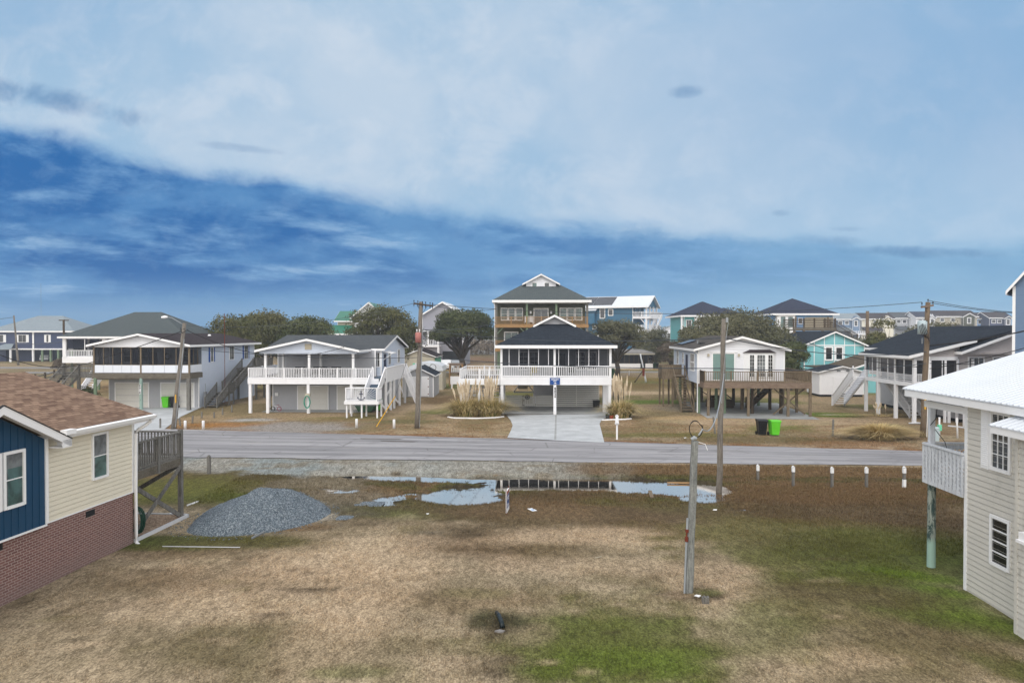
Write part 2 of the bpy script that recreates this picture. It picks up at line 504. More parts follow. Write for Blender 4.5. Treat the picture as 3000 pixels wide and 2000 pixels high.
def brick():
    m, k, b, t = pbr('brick', .9, .15)
    uv = t.outputs['UV']
    br = k.n('ShaderNodeTexBrick'); k.l(uv, br.inputs['Vector'])
    br.inputs['Scale'].default_value = 1
    br.inputs['Brick Width'].default_value = .21; br.inputs['Row Height'].default_value = .075
    br.inputs['Mortar Size'].default_value = .013; br.inputs['Mortar Smooth'].default_value = .2
    br.inputs['Color1'].default_value = lin(134, 96, 90); br.inputs['Color2'].default_value = lin(112, 78, 74)
    br.inputs['Mortar'].default_value = lin(170, 152, 146)
    col = k.mix(k.m('MULTIPLY', k.noise(uv, 20, 4, .7), .3), br.outputs[0], lin(90, 66, 62))
    # pale efflorescence and splash staining low on the wall
    sp = k.n('ShaderNodeSeparateXYZ'); k.l(t.outputs['Object'], sp.inputs[0])
    low = k.m('MULTIPLY', k.sm(k.m('ADD', sp.outputs[2], k.m('MULTIPLY', k.noise(uv, 1.2, 4, .6), .9)), 1.25, .35), .5)
    col = k.mix(low, col, lin(128, 112, 108))
    k.l(col, b.inputs['Base Color'])
    bp = k.n('ShaderNodeBump'); bp.inputs['Strength'].default_value = .5; bp.inputs['Distance'].default_value = .008; bp.invert = True
    k.l(br.outputs[1], bp.inputs['Height']); k.l(bp.outputs[0], b.inputs['Normal'])
brick()
def gravel(name, cols, sc, bump=1.0):
    m, k, b, t = pbr(name, .8, .25)
    o = t.outputs['Object']
    v = k.n('ShaderNodeTexVoronoi'); k.l(o, v.inputs['Vector']); v.inputs['Scale'].default_value = sc
    v2 = k.n('ShaderNodeTexVoronoi'); k.l(o, v2.inputs['Vector']); v2.inputs['Scale'].default_value = sc * .45
    rp = k.n('ShaderNodeValToRGB'); s2 = k.n('ShaderNodeSeparateColor')
    k.l(v.outputs['Color'], s2.inputs[0]); k.l(s2.outputs[0], rp.inputs[0])
    e = rp.color_ramp.elements
    e[0].color = lin(*cols[0]); e[1].color = lin(*cols[-1])
    for i, c in enumerate(cols[1:-1]):
        q = e.new((i + 1) / (len(cols) - 1)); q.color = lin(*c)
    col = k.mix(k.m('MULTIPLY', k.noise(o, 1.4, 5, .65), .45), rp.outputs[0], lin(*[int(x * .7) for x in cols[1]]))
    k.l(col, b.inputs['Base Color'])
    bp = k.n('ShaderNodeBump'); bp.inputs['Strength'].default_value = bump; bp.inputs['Distance'].default_value = .05
    k.l(k.m('ADD', v.outputs['Distance'], v2.outputs['Distance']), bp.inputs['Height']); k.l(bp.outputs[0], b.inputs['Normal'])
gravel('blue_gravel', ((78, 90, 102), (102, 116, 128), (128, 141, 151), (186, 194, 202)), 30)
gravel('tan_gravel', ((120, 96, 76), (168, 140, 112), (196, 172, 148), (150, 120, 90)), 14)
def water():
    m, k, b, t = pbr('puddle_water', .02, .5)
    nt = m.node_tree
    b.inputs['Base Color'].default_value = lin(38, 36, 26)
    gl = k.n('ShaderNodeBsdfGlossy'); gl.inputs['Roughness'].default_value = .015
    gl.inputs['Color'].default_value = (.97, .93, .88, 1)
    lw = k.n('ShaderNodeFresnel'); lw.inputs['IOR'].default_value = 1.9
    mx = k.n('ShaderNodeMixShader')
    bp = k.n('ShaderNodeBump'); bp.inputs['Strength'].default_value = .05; bp.inputs['Distance'].default_value = .01
    k.l(k.noise(k.vmul(t.outputs['Object'], (1, 3, 1)), 3, 3, .5), bp.inputs['Height'])
    k.l(bp.outputs[0], gl.inputs['Normal']); k.l(bp.outputs[0], b.inputs['Normal'])
    k.l(k.m('ADD', lw.outputs[0], .38, clamp=True), mx.inputs[0])
    k.l(b.outputs[0], mx.inputs[1]); k.l(gl.outputs[0], mx.inputs[2])
    k.l(mx.outputs[0], nt.nodes['Material Output'].inputs[0])
water()
def foliage(name, c1, c2, c3):
    m, k, b, t = pbr(name, .7, .2)
    a = k.n('ShaderNodeAttribute', attribute_name='tone')
    rp = k.n('ShaderNodeValToRGB'); k.l(a.outputs['Fac'], rp.inputs[0])
    e = rp.color_ramp.elements; e[0].color = lin(*c1); e[1].color = lin(*c3); q = e.new(.5); q.color = lin(*c2)
    k.l(rp.outputs[0], b.inputs['Base Color'])
    return m
foliage('leaf_oak', (60, 66, 38), (88, 90, 54), (122, 114, 76))
foliage('leaf_oak_grey', (68, 72, 50), (94, 94, 70), (124, 120, 92))
foliage('leaf_dark', (52, 62, 38), (78, 86, 52), (108, 108, 74))
foliage('leaf_twig', (76, 66, 56), (104, 92, 78), (128, 116, 100))
foliage('leaf_palm', (48, 66, 38), (86, 92, 50), (130, 116, 70))
foliage('pampas_leaf', (78, 98, 40), (178, 156, 102), (232, 212, 164))
foliage('pampas_dry', (150, 132, 86), (184, 162, 112), (214, 192, 144))
foliage('plume_mat', (168, 150, 124), (204, 188, 162), (228, 216, 196))
gb_, k, b, t = pbr('grass_blade', .9, .1)
ga_ = k.n('ShaderNodeAttribute', attribute_name='soil'); k.l(ga_.outputs['Color'], b.inputs['Base Color'])
foliage('grass_blade_old', (88, 96, 46), (134, 116, 84), (186, 166, 136))
wood('bark', (64, 58, 52), (100, 92, 84))
# ============================================================ GROUND
def lines(segs):
    r = []
    for a, b, st in segs:
        n = max(1, int(round((b - a) / st)))
        r += [a + (b - a) * i / n for i in range(n)]
    r.append(segs[-1][1])
    return np.array(r)
gxs = lines([(-2500, -400, 300), (-400, -120, 20), (-120, -40, 2.5), (-40, -15, .5), (-15, 11, .13), (11, 28, .4), (28, 70, 1.5), (70, 400, 20), (400, 2500, 300)])
gys = lines([(-300, -20, 40), (-20, 12, 2), (12, 28, .22), (28, 37.4, .10), (37.4, 62, .35), (62, 100, .9), (100, 200, 2.5), (200, 500, 20), (500, 3500, 300)])
GX, GY = np.meshgrid(gxs, gys)
GZ = gz(GX, GY)
nx, ny = len(gxs), len(gys)
co = np.stack([GX.ravel(), GY.ravel(), GZ.ravel()], 1)
ii = np.arange((ny - 1) * (nx - 1)); iy = ii // (nx - 1); ix = ii % (nx - 1)
q0 = iy * nx + ix
faces = np.stack([q0, q0 + 1, q0 + nx + 1, q0 + nx], 1)
me = bpy.data.meshes.new('ground')
me.vertices.add(len(co)); me.vertices.foreach_set('co', co.ravel())
me.loops.add(len(faces) * 4); me.loops.foreach_set('vertex_index', faces.ravel())
me.polygons.add(len(faces)); me.polygons.foreach_set('loop_start', np.arange(len(faces)) * 4)
me.polygons.foreach_set('loop_total', np.full(len(faces), 4))
me.update(); me.validate()
me.polygons.foreach_set('use_smooth', [True] * len(me.polygons))

X, Y = GX.ravel(), GY.ravel()
L3 = lambda r, g, b: np.array(lin(r, g, b)[:3])
dry = L3(158, 144, 122); dry2 = L3(130, 117, 96)
col = np.zeros((len(X), 3)) + dry
def put(c, w):
    global col
    w = np.clip(w, 0, 1)[:, None]
    col = col * (1 - w) + np.asarray(c) * w
nA = fbm(X, Y * .6, 2.2, 5); nB = fbm(X + 90, Y * .7 + 40, 4.6, 4); nC = fbm(X + 33, Y * 2.2, 1.2, 4); nD = fbm(X - 20, Y - 70, .8, 3)
put(dry2, sstep(nA, .46, .68) * .55)
put(L3(104, 92, 70), sstep(nB, .52, .72) * .5)
put(L3(116, 108, 80), sstep(fbm(X + 61, Y - 13, 3.2, 4), .56, .70) * .5)
put(L3(176, 160, 138), sstep(fbm(X - 31, Y + 83, 2.0, 4), .56, .70) * .6)
put(L3(78, 68, 52), sstep(nD * .5 + nA * .5, .62, .74) * .6)
def blob(px, py, rx, ry, c, a=1.0, rot=0, soft=.45, rough=.9, far=False):
    gx, gy = GP(px, py)
    an = R(rot); ca, sa = math.cos(an), math.sin(an)
    u = ((X - gx) * ca + (Y - gy) * sa) / rx; v = (-(X - gx) * sa + (Y - gy) * ca) / ry
    r = np.sqrt(u * u + v * v) + (nA - .5) * rough + (nC - .5) * rough * .7
    put(c, (1 - sstep(r, 1 - soft, 1 + soft)) * a)
green = L3(84, 94, 40); green2 = L3(92, 112, 34); olive = L3(82, 80, 48); brown = L3(92, 78, 58); brn2 = L3(112, 92, 68); dark = L3(64, 54, 42); mud = L3(120, 112, 98); sand = L3(182, 162, 138); grvl = L3(142, 142, 138)
# far lots: dry brown-grey with scattered green
fz = sstep(Y, 47, 50)
put(L3(150, 132, 106), fz)
put(L3(108, 98, 66), fz * sstep(nB, .45, .62) * .7)
put(L3(104, 108, 54), fz * sstep(fbm(X + 7, Y + 3, 7, 4), .55, .68) * .7)
put(L3(104, 92, 70), sstep(Y, 150, 190) * .8)
# wet strip either side of the ditch
edge_n = road_near(X)
strip = sstep(Y, 28.2, 30.5) * (1 - sstep(Y, edge_n - 1.0, edge_n - .2))
xf = sstep(X, -30, -16)
strip2 = strip * (1 - sstep(nA - .5 + (Y - 30.5) * .0, .3, .5))
put(brown, np.maximum(strip2, strip * .9) * .95)
put(brn2, strip * sstep(nB, .47, .65) * .65)
put(olive, strip * sstep(nC, .42, .60) * .8)
Bm = basin(X, Y)
put(green, sstep(Bm, .05, .3) * (1 - sstep(Bm, .5, .7)) * .75 * sstep(nA, .3, .5))
put(L3(92, 84, 66), sstep(Bm, .18, .42) * .7 * sstep(nC, .35, .6)); put(L3(50, 45, 36), sstep(Bm, .30, .50) * .9); put(L3(66, 60, 46), sstep(Bm, .12, .3) * sstep(nC, .42, .56) * .7)
put(brn2, sstep(Y, edge_n - 2.4, edge_n - 1.9) * (1 - sstep(Y, edge_n - .7, edge_n - .1)) * sstep(X, -7, -2) * .85)
# left of the ditch: wet green lawn behind the blue gravel
blob(640, 1420, 5.0, 2.6, olive, .95); blob(1250, 1700, 5.0, 2.0, L3(116, 106, 86), .5); blob(500, 1720, 3.0, 1.2, L3(112, 100, 80), .5); blob(760, 1900, 3.6, 1.3, L3(108, 98, 74), .7); blob(1900, 1660, 2.4, 1.4, L3(118, 108, 86), .45)
blob(620, 1450, 4.0, 1.8, green, .7)
blob(600, 1395, 4.5, .8, brn2, .8)
blob(560, 1590, 3.6, 1.0, olive, .9); blob(500, 1585, 2.6, .5, green, .6)
blob(1060, 1490, 3.6, 1.4, olive, .9); blob(1180, 1500, 3.2, 1.2, green, .45); blob(1130, 1440, 3.6, .9, brn2, .75, rough=1.2)
blob(1050, 1530, 2.8, .7, dark, .35)
blob(1000, 1470, 2.0, 2.2, mud, .85, rough=1.6); blob(1010, 1500, 1.8, 1.2, L3(84, 78, 66), .7, rough=1.6); blob(930, 1545, 1.0, .6, mud, .8, rough=1.4); blob(850, 1412, 3.2, 2.0, mud, .9, rough=1.2); blob(800, 1395, 2.2, .8, L3(98, 92, 80), .8, rough=1.2); blob(920, 1520, 1.2, .5, L3(150, 144, 134), .8, 25); blob(770, 1562, .9, .3, mud, .7); blob(610, 1600, 1.4, .3, mud, .8)
blob(880, 1545, 1.3, .5, brn2, .8); blob(1240, 1490, 3, .8, olive, .8)
blob(1420, 1510, 2.6, .8, olive, .8); blob(1400, 1500, 1.6, .4, dark, .4)
# band in front of the ditch
blob(1650, 1485, 5.6, 2.6, brown, .95); blob(1800, 1500, 4.6, 2.0, brn2, .6); blob(2000, 1520, 4.0, 2.6, brown, .8); blob(1900, 1470, 2.6, .9, green, .5)
blob(2080, 1490, 2.4, 1.0, green, .75); blob(2190, 1500, 2.6, 1.6, olive, .8)
blob(1460, 1585, 2.7, 2.1, L3(66, 54, 40), .95, -12, .7); blob(1600, 1560, 2.6, 1.6, L3(100, 88, 66), .7, -12, .6); blob(1560, 1610, 2.2, 1.0, L3(110, 96, 72), .8, -15, .6); blob(1390, 1600, 1.6, .9, L3(92, 76, 56), .7)
blob(1330, 1760, 3.0, .9, L3(120, 104, 80), .6); blob(700, 1700, 3.6, 1.1, L3(118, 100, 78), .55); blob(540, 1620, 2.4, .7, L3(112, 94, 72), .6)
blob(1000, 1650, 4.2, 1.4, sand, .5); blob(800, 1700, 3.0, 2.0, sand, .4, 30); blob(1150, 1720, 1.2, 3.0, sand, .45, -15); blob(1000, 1850, 1.2, 2.4, sand, .4, -12); blob(1750, 1570, 3.6, 1.0, sand, .65); blob(1700, 1660, 3.0, .8, sand, .4); blob(600, 1780, 3.2, 1.0, sand, .45); blob(1150, 1590, 3.5, .8, sand, .4); blob(2160, 1700, 1.6, 2.2, sand, .55, -30)
# right lawn
blob(2450, 1500, 8.0, 3.6, brown, .9, -6); blob(2440, 1440, 9.0, 2.2, brn2, .75); blob(2350, 1560, 5, 1.6, L3(100, 88, 54), .8); blob(2560, 1600, 6.0, 2.6, L3(88, 88, 44), .9, -8); blob(2520, 1650, 4.0, 1.5, green, .75, -12)
blob(2440, 1640, 3.2, 1.0, green, .6); blob(2650, 1720, 2.6, 1.1, green, .8, -35); blob(2700, 1690, 1.4, .5, green2, .9, -35); blob(2780, 1740, 1.0, .45, green2, .8, -40); blob(2900, 1840, 1.6, .6, green, .9, -50); blob(2960, 1950, 1.4, .6, green, .9, -55)
blob(2780, 1850, 2.0, 1.2, L3(120, 108, 84), .85); blob(2560, 1860, 2.6, 1.4, L3(108, 98, 72), .75); blob(2400, 1780, 1.6, 1.2, L3(104, 96, 62), .7); blob(2620, 1950, 2.2, 1.0, L3(114, 104, 74), .6)
blob(2300, 1740, 1.2, 2.4, L3(104, 100, 66), .7, -25); blob(2280, 1650, 1.5, 1.0, L3(98, 94, 58), .6); blob(2430, 1700, 2.2, .9, L3(84, 88, 42), .8)
blob(2500, 1560, 4, 1.0, L3(118, 108, 82), .5); blob(2430, 1940, 1.6, .7, sand, .5)
blob(2620, 1600, 3.6, 2.2, green, .55, -10); blob(2750, 1800, 2.6, .9, green, .75, -40); blob(2860, 1800, 1.6, .7, green2, .6, -45); blob(2330, 1600, 3.0, 1.6, olive, .6, -20); blob(2140, 1560, 1.6, 2.6, L3(110, 104, 70), .6, -20); blob(2250, 1850, 1.2, 1.6, L3(100, 102, 62), .6, -20); blob(2480, 1740, 2.6, .8, L3(92, 80, 56), .7, -10)
blob(660, 1400, 3.6, 1.8, L3(84, 76, 46), .8); blob(520, 1430, 3.0, 2.6, L3(92, 92, 44), .9); blob(440, 1600, 2.2, .5, green, .6); blob(700, 1590, 2.6, .6, L3(84, 80, 46), .8)
# green patch bottom centre
blob(1760, 1880, 2.9, 2.5, L3(96, 94, 58), .8, rough=1.5); blob(1740, 1890, 2.1, 1.8, green, .75, rough=1.7); blob(1780, 1960, 1.6, .6, L3(80, 84, 50), .6); blob(1800, 1950, 1.8, .8, green2, .55); blob(1650, 1960, 1.5, .6, green, .7); blob(1400, 1740, 1.2, .4, L3(112, 108, 72), .4)
blob(1020, 1975, .8, .3, green, .5); blob(1200, 1890, .8, .4, L3(110, 100, 76), .4); blob(1460, 1825, .9, .85, L3(66, 66, 44), .9); blob(1462, 1845, .5, .4, dark, .7)
blob(2040, 1745, .9, .32, dark, .85); blob(2080, 1735, .5, .25, green, .6)
blob(900, 1730, .7, .15, dark, .6); blob(780, 1805, .5, .12, dark, .55); blob(1250, 1560, .6, .2, mud, .6)
for i in range(60):
    blob(rnd.uniform(100, 2500), rnd.uniform(1620, 1990), rnd.uniform(.15, .6), rnd.uniform(.08, .25), rnd.choice((dark, brown, L3(112, 104, 70), sand)), rnd.uniform(.2, .5), rnd.uniform(-20, 20))
# gravel shoulder between road and ditch (left half)
sj = (nA - .5) * 3.2 + (nC - .5) * 1.6
sh = sstep(Y + sj, edge_n - 3.6, edge_n - 2.6) * (1 - sstep(Y, edge_n, edge_n + .5)) * (1 - sstep(X + (nA - .5) * 6, 2.5, 6.0))
put(grvl, sh * .95)
put(L3(126, 136, 140), sh * sstep(nB, .42, .55) * (1 - sstep(X, -8, -2)) * .8)
put(mud, sh * sstep(nC, .5, .7) * .7)
# verge beyond the road
vg = sstep(Y, 41, 43) * (1 - sstep(Y, 55, 60))
put(L3(128, 104, 78), vg * sstep(nC, .48, .66) * .8)
fe = 46.1 - .19 * X
put(L3(124, 92, 64), sstep(Y, fe, fe + .2) * (1 - sstep(Y, fe + .6, fe + 1.6)) * sstep(nC, .3, .5) * .9)
blob(660, 1245, 3.6, 1.5, L3(150, 106, 56), .85); blob(640, 1225, 2.6, 2.0, L3(150, 130, 100), .5)
blob(860, 1252, 4.5, 2.8, L3(142, 138, 136), .95, 0, .5, 1.2); blob(735, 1230, 1.9, 1.1, L3(164, 166, 168), .85); blob(820, 1275, 5.0, 1.2, L3(140, 136, 134), .9)
blob(1210, 1235, 2.6, 1.6, L3(96, 92, 58), .8); blob(1290, 1205, 1.6, 2.0, L3(98, 104, 52), .8); blob(1200, 1195, 3, 3, sand, .4)
blob(1010, 1225, 4.0, .8, L3(110, 108, 60), .5)
blob(1990, 1275, 6.2, 1.0, L3(100, 96, 52), .85); blob(2250, 1290, 6.5, 1.6, L3(96, 84, 54), .8); blob(2500, 1300, 4, 1.2, L3(128, 98, 70), .7); blob(2050, 1225, 5, 1.4, L3(170, 146, 108), .7)
blob(2420, 1215, 2.9, 1.7, L3(92, 112, 34), .95, 0, .25, .5); blob(2430, 1215, 1.1, .35, L3(150, 150, 140), .9)
blob(1900, 1178, 5.2, 2.0, L3(88, 112, 36), .85, 0, .3); blob(2200, 1180, 6, 2.2, L3(94, 108, 44), .7); blob(1900, 1150, 7, 2.2, sand, .7); blob(1890, 1130, 9, 5.0, L3(110, 94, 58), .8); blob(1870, 1110, 8, 5, L3(128, 110, 62), .8)
blob(2250, 1235, 9, 2.2, sand, .5); blob(1330, 1170, 3.0, 5, L3(108, 86, 62), .8); blob(1340, 1130, 3, 4, L3(92, 104, 44), .8); blob(1360, 1075, 9, 12, L3(176, 150, 118), .9)
blob(1370, 1055, 25, 20, L3(122, 96, 74), .8); blob(300, 1130, 12, 9, L3(168, 144, 108), .9); blob(1850, 1078, 20, 5, L3(176, 146, 96), .8); blob(1990, 1195, 2, 3, L3(120, 118, 110), .6)
SOIL = col.reshape(ny, nx, 3)
def soil_at(x, y):
    i = np.clip(np.searchsorted(gxs, x), 0, nx - 1); j = np.clip(np.searchsorted(gys, y), 0, ny - 1)
    return SOIL[j, i]
ca = me.color_attributes.new('soil', 'FLOAT_COLOR', 'POINT')
ca.data.foreach_set('color', np.concatenate([col, np.ones((len(X), 1))], 1).astype(np.float32).ravel())

gm, k, b, t = pbr('soil_and_grass', .95, .12)
o = t.outputs['Object']
at = k.n('ShaderNodeAttribute', attribute_name='soil')
# grass texture: fine matted fibres at several sizes
g1 = k.noise(k.vmul(o, (1, .5, 1)), 21, 4, .82, .3)
g2 = k.noise(k.vmul(o, (1, .45, 1)), 4.6, 6, .7, .4)
g3 = k.noise(k.vmul(o, (1, .4, 1)), 1.5, 5, .65)
f = k.m('ADD', k.m('MULTIPLY', g1, .55), k.m('MULTIPLY', g2, .45))
c1 = k.mix(1.0, at.outputs['Color'], k.mix(k.sm(f, .38, .62), (.52, .50, .47, 1), (1.34, 1.33, 1.31, 1)), 'MULTIPLY')
c1 = k.mix(k.m('MULTIPLY', k.sm(g3, .48, .7), .38), c1, k.mix(1.0, c1, (.62, .60, .52, 1), 'MULTIPLY'))
c1 = k.mix(k.m('MULTIPLY', k.sm(g1, .62, .78), .4), c1, lin(196, 182, 156))
vo = k.n('ShaderNodeTexVoronoi'); k.l(o, vo.inputs['Vector']); vo.inputs['Scale'].default_value = 3.1
c1 = k.mix(k.m('MULTIPLY', k.sm(vo.outputs['Distance'], .14, .03), .6), c1, lin(74, 62, 48))
c1 = k.mix(k.m('MULTIPLY', k.sm(k.noise(k.vmul(o, (1, .4, 1)), 2.8, 6, .75, .6), .60, .72), .4), c1, k.mix(1.0, c1, (.52, .48, .42, 1), 'MULTIPLY'))
c1 = k.mix(k.m('MULTIPLY', k.sm(k.noise(k.vmul(o, (1, .42, 1)), 8, 6, .75, .6), .58, .7), .4), c1, k.mix(1.0, c1, (1.35, 1.34, 1.3, 1), 'MULTIPLY'))
v2_ = k.n('ShaderNodeTexVoronoi'); k.l(k.vmul(o, (1, .6, 1)), v2_.inputs['Vector']); v2_.inputs['Scale'].default_value = 30
s2_ = k.n('ShaderNodeSeparateColor'); k.l(v2_.outputs['Color'], s2_.inputs[0])
c1 = k.mix(1.0, c1, k.mix(s2_.outputs[0], (.70, .69, .67, 1), (1.30, 1.30, 1.29, 1)), 'MULTIPLY')
k.l(c1, b.inputs['Base Color'])
bp = k.n('ShaderNodeBump'); bp.inputs['Strength'].default_value = .8; bp.inputs['Distance'].default_value = .05
k.l(f, bp.inputs['Height']); k.l(bp.outputs[0], b.inputs['Normal'])
me.materials.append(gm)
go = bpy.data.objects.new('ground', me); C.objects.link(go); tag(go, kind='structure', label='patchy dry winter grass, moss and wet soil across the lots')

# water in the ditch (basins of the ground dip below it)
wb = MB(); wb.quad((-16, 28.6, WATER), (10.5, 28.6, WATER), (10.5, 36.9, WATER), (-16, 36.9, WATER))
tag(wb.build('ditch_water', M['puddle_water']), 'shallow rainwater standing in the roadside ditch', kind='structure')

# road
def sheet(name, pts, z, mat, label, sub=1):
    b = MB(); n = len(pts) // 2
    b.quad(*[(x, y, z) for x, y in pts])
    o = b.build(name, mat); tag(o, label, kind='structure'); return o
def ragged(xs, f, amp, s, seed):
    return [(x, f(x) + amp * (float(fbm(x + seed, seed, s, 3)) - .5) * 2) for x in xs]
rx = [x * .5 for x in range(-180, 181)]
near = ragged(rx, lambda x: road_near(x) if x > -60 else road_near(-60), .28, 1.7, 5)
far_ = ragged(rx, lambda x: 46.1 - .19 * x if abs(x) < 32 else (46.1 - .19 * math.copysign(32, x)), .16, 2.2, 9)
rb = MB()
for i in range(len(rx) - 1):
    rb.quad((*near[i], .035), (*near[i + 1], .035), (*far_[i + 1], .035), (*far_[i], .035))
m, k, b, t = pbr('asphalt', .88, .2)
o = t.outputs['Object']
sp = k.n('ShaderNodeSeparateXYZ'); k.l(o, sp.inputs[0])
# along-road coordinate frame: bands of wear run with the road
vv = k.m('ADD', sp.outputs[1], k.m('MULTIPLY', sp.outputs[0], .11))
lanes = k.noise(k.comb(k.m('MULTIPLY', sp.outputs[0], .05), k.m('MULTIPLY', vv, 1.1), 0.0), 1.0, 5, .6, .2)
col_ = k.mix(k.sm(lanes, .35, .65), lin(124, 124, 128), lin(160, 159, 163))
col_ = k.mix(k.m('MULTIPLY', k.sm(k.noise(o, .45, 6, .7, .8), .52, .7), .5), col_, lin(112, 110, 112))
col_ = k.mix(k.m('MULTIPLY', k.noise(o, 25, 4, .8), .25), col_, lin(96, 96, 98))
ln = k.noise(k.comb(k.m('MULTIPLY', sp.outputs[0], .16), k.m('MULTIPLY', vv, 7.0), 3.0), 1.0, 3, .5)
col_ = k.mix(k.m('MULTIPLY', k.sm(ln, .62, .80), .28), col_, lin(196, 198, 204))
col_ = k.mix(k.m('MULTIPLY', k.sm(ln, .34, .22), .22), col_, lin(78, 74, 72))
vc = k.n('ShaderNodeTexVoronoi', feature='DISTANCE_TO_EDGE'); k.l(k.vmul(o, (.35, .6, 1)), vc.inputs['Vector']); vc.inputs['Scale'].default_value = .9
col_ = k.mix(k.m('MULTIPLY', k.m('MULTIPLY', k.sm(vc.outputs['Distance'], .018, .004), k.sm(k.noise(o, .3, 3, .5), .42, .6)), .55), col_, lin(88, 86, 86))
col_ = k.mix(k.m('MULTIPLY', k.sm(k.noise(k.vmul(o, (.5, 1.6, 1)), .55, 6, .7), .56, .72), .45), col_, lin(170, 166, 160))
arc = k.n('ShaderNodeTexWave', wave_type='RINGS'); k.l(k.vmul(o, (1, 1.6, 1)), arc.inputs['Vector']); arc.inputs['Scale'].default_value = .12; arc.inputs['Distortion'].default_value = 3.0; arc.inputs['Detail'].default_value = 3
col_ = k.mix(k.m('MULTIPLY', k.m('MULTIPLY', k.sm(arc.outputs[1], .90, .99), k.sm(k.noise(o, .25, 3, .5), .40, .6)), .35), col_, lin(98, 96, 98))
col_ = k.mix(k.m('MULTIPLY', k.sm(k.noise(k.vmul(o, (.12, .9, 1)), .8, 6, .65), .50, .66), .4), col_, lin(172, 171, 174))
k.l(col_, b.inputs['Base Color'])
tag(rb.build('road', m), 'worn grey asphalt street crossing the picture', kind='structure')
# darker tar patch streaks
tb = MB()
for (p0, p1, w) in (((1060, 1286), (1170, 1288), .16), ((1120, 1293), (1210, 1296), .14)):
    a = GP(*p0); c = GP(*p1)
    tb.quad((a[0], a[1] - w, .041), (c[0], c[1] - w * .6, .041), (c[0] + .3, c[1] + w, .041), (a[0] - .2, a[1] + w * .5, .041))
tag(tb.build('road_stain', M['dark_wood']), 'two dark tar streaks on the asphalt', kind='structure')
# back street behind the row of houses, and left street
def strip_road(name, pts, label, z=.03, mat='old_road'):
    b = MB(); b.quad(*[(x, y, z) for x, y in pts]); tag(b.build(name, M[mat]), label, kind='structure')
strip_road('back_road', [(-90, 121), (95, 124), (95, 129), (-90, 126)], 'narrow back street beyond the first row of lots')
strip_road('side_road', [(-160, 141), (-60, 135), (-55, 140), (-160, 149)], 'pale side street at far left')
# concrete drives
sheet('driveway', [GP(1483, 1217), GP(1496, 1232), GP(1502, 1247), GP(1497, 1262), GP(1486, 1284), GP(1628, 1291), GP(1771, 1298), GP(1762, 1262), GP(1757, 1243), GP(1762, 1233), GP(1775, 1225), GP(1775, 1214)], .039, M['concrete'], 'pale concrete driveway flaring to the street')
jb = MB(); a = GP(1629, 1216); c = GP(1627, 1289)
jb.quad((a[0] - .06, a[1], .044), (c[0] - .07, c[1], .044), (c[0] + .07, c[1], .044), (a[0] + .06, a[1], .044))
for yy in (49.5, 53.5, 57.3):
    jb.quad((.1, yy, .0436), (7.4, yy, .0436), (7.4, yy + .05, .0436), (.1, yy + .05, .0436))
tag(jb.build('driveway_joint', M['concrete_shade']), 'dark joint down the middle of the driveway', kind='structure')
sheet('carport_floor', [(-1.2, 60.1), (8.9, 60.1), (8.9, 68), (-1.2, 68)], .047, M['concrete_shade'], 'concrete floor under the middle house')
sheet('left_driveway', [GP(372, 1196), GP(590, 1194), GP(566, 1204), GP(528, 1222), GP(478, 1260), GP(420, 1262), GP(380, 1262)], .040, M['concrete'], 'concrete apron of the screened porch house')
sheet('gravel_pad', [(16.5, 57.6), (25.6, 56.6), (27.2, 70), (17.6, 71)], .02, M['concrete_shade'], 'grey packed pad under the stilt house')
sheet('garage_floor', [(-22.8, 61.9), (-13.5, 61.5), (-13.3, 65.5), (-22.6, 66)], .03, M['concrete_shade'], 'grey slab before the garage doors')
# far marsh beyond the lots
mb_ = MB(); mb_.quad((-400, 230, .02), (400, 230, .02), (900, 1500, .02), (-900, 1500, .02))
tag(mb_.build('marsh', M['marsh']), 'flat brown marsh beyond the houses', kind='structure')

# ============================================================ HOUSE KIT (local frame: x right, y away, z up)
class FR:
    """a wall plane: origin, direction u along it, outward normal n"""
    def __init__(s, o, u, n):
        s.o = Vector((o[0], o[1], 0)); s.u = Vector((u[0], u[1], 0)); s.n = Vector((n[0], n[1], 0))
    def p(s, a, z, d=0.0):
        q = s.o + s.u * a + s.n * d; return (q.x, q.y, z)
def front(x, y): return FR((x, y), (1, 0), (0, -1))
def left(x, y): return FR((x, y), (0, 1), (-1, 0))     # a runs away from the viewer
def right(x, y): return FR((x, y), (0, 1), (1, 0))
def siding(mb, Fm, a0, a1, z0, z1, step=.2, d=.022, peak=None):
    z = z0; d = d * 1.3; gv = min(.022, step * .12)
    top = peak[1] if peak else z1
    def rng(zz):
        if zz <= z1 or not peak: return a0, a1
        t = (zz - z1) / (peak[1] - z1)
        return a0 + (peak[0] - a0) * t, a1 + (peak[0] - a1) * t
    while z < top - 1e-4:
        zn = min(z + step, top)
        if peak and z < z1 < zn: zn = z1
        l0, r0 = rng(z); l1, r1 = rng(zn)
        fq = 1 - gv / (zn - z) if zn - z > gv * 2 else 1
        lm, rm, zm = l0 + (l1 - l0) * fq, r0 + (r1 - r0) * fq, z + (zn - z) * fq
        mb.quad(Fm.p(l0, z, d), Fm.p(r0, z, d), Fm.p(rm, zm, d * .55), Fm.p(lm, zm, d * .55))
        if fq < 1: mb.quad(Fm.p(lm, zm, .001), Fm.p(rm, zm, .001), Fm.p(r1, zn, .001), Fm.p(l1, zn, .001))
        mb.quad(Fm.p(l0, z, 0), Fm.p(r0, z, 0), Fm.p(r0, z, d), Fm.p(l0, z, d))
        z = zn
    return mb
def fbox(mb, Fm, a0, a1, z0, z1, d0, d1):
    return mb.prism([Fm.p(a0, z0, d0), Fm.p(a1, z0, d0), Fm.p(a1, z1, d0), Fm.p(a0, z1, d0)], Fm.n * (d1 - d0))
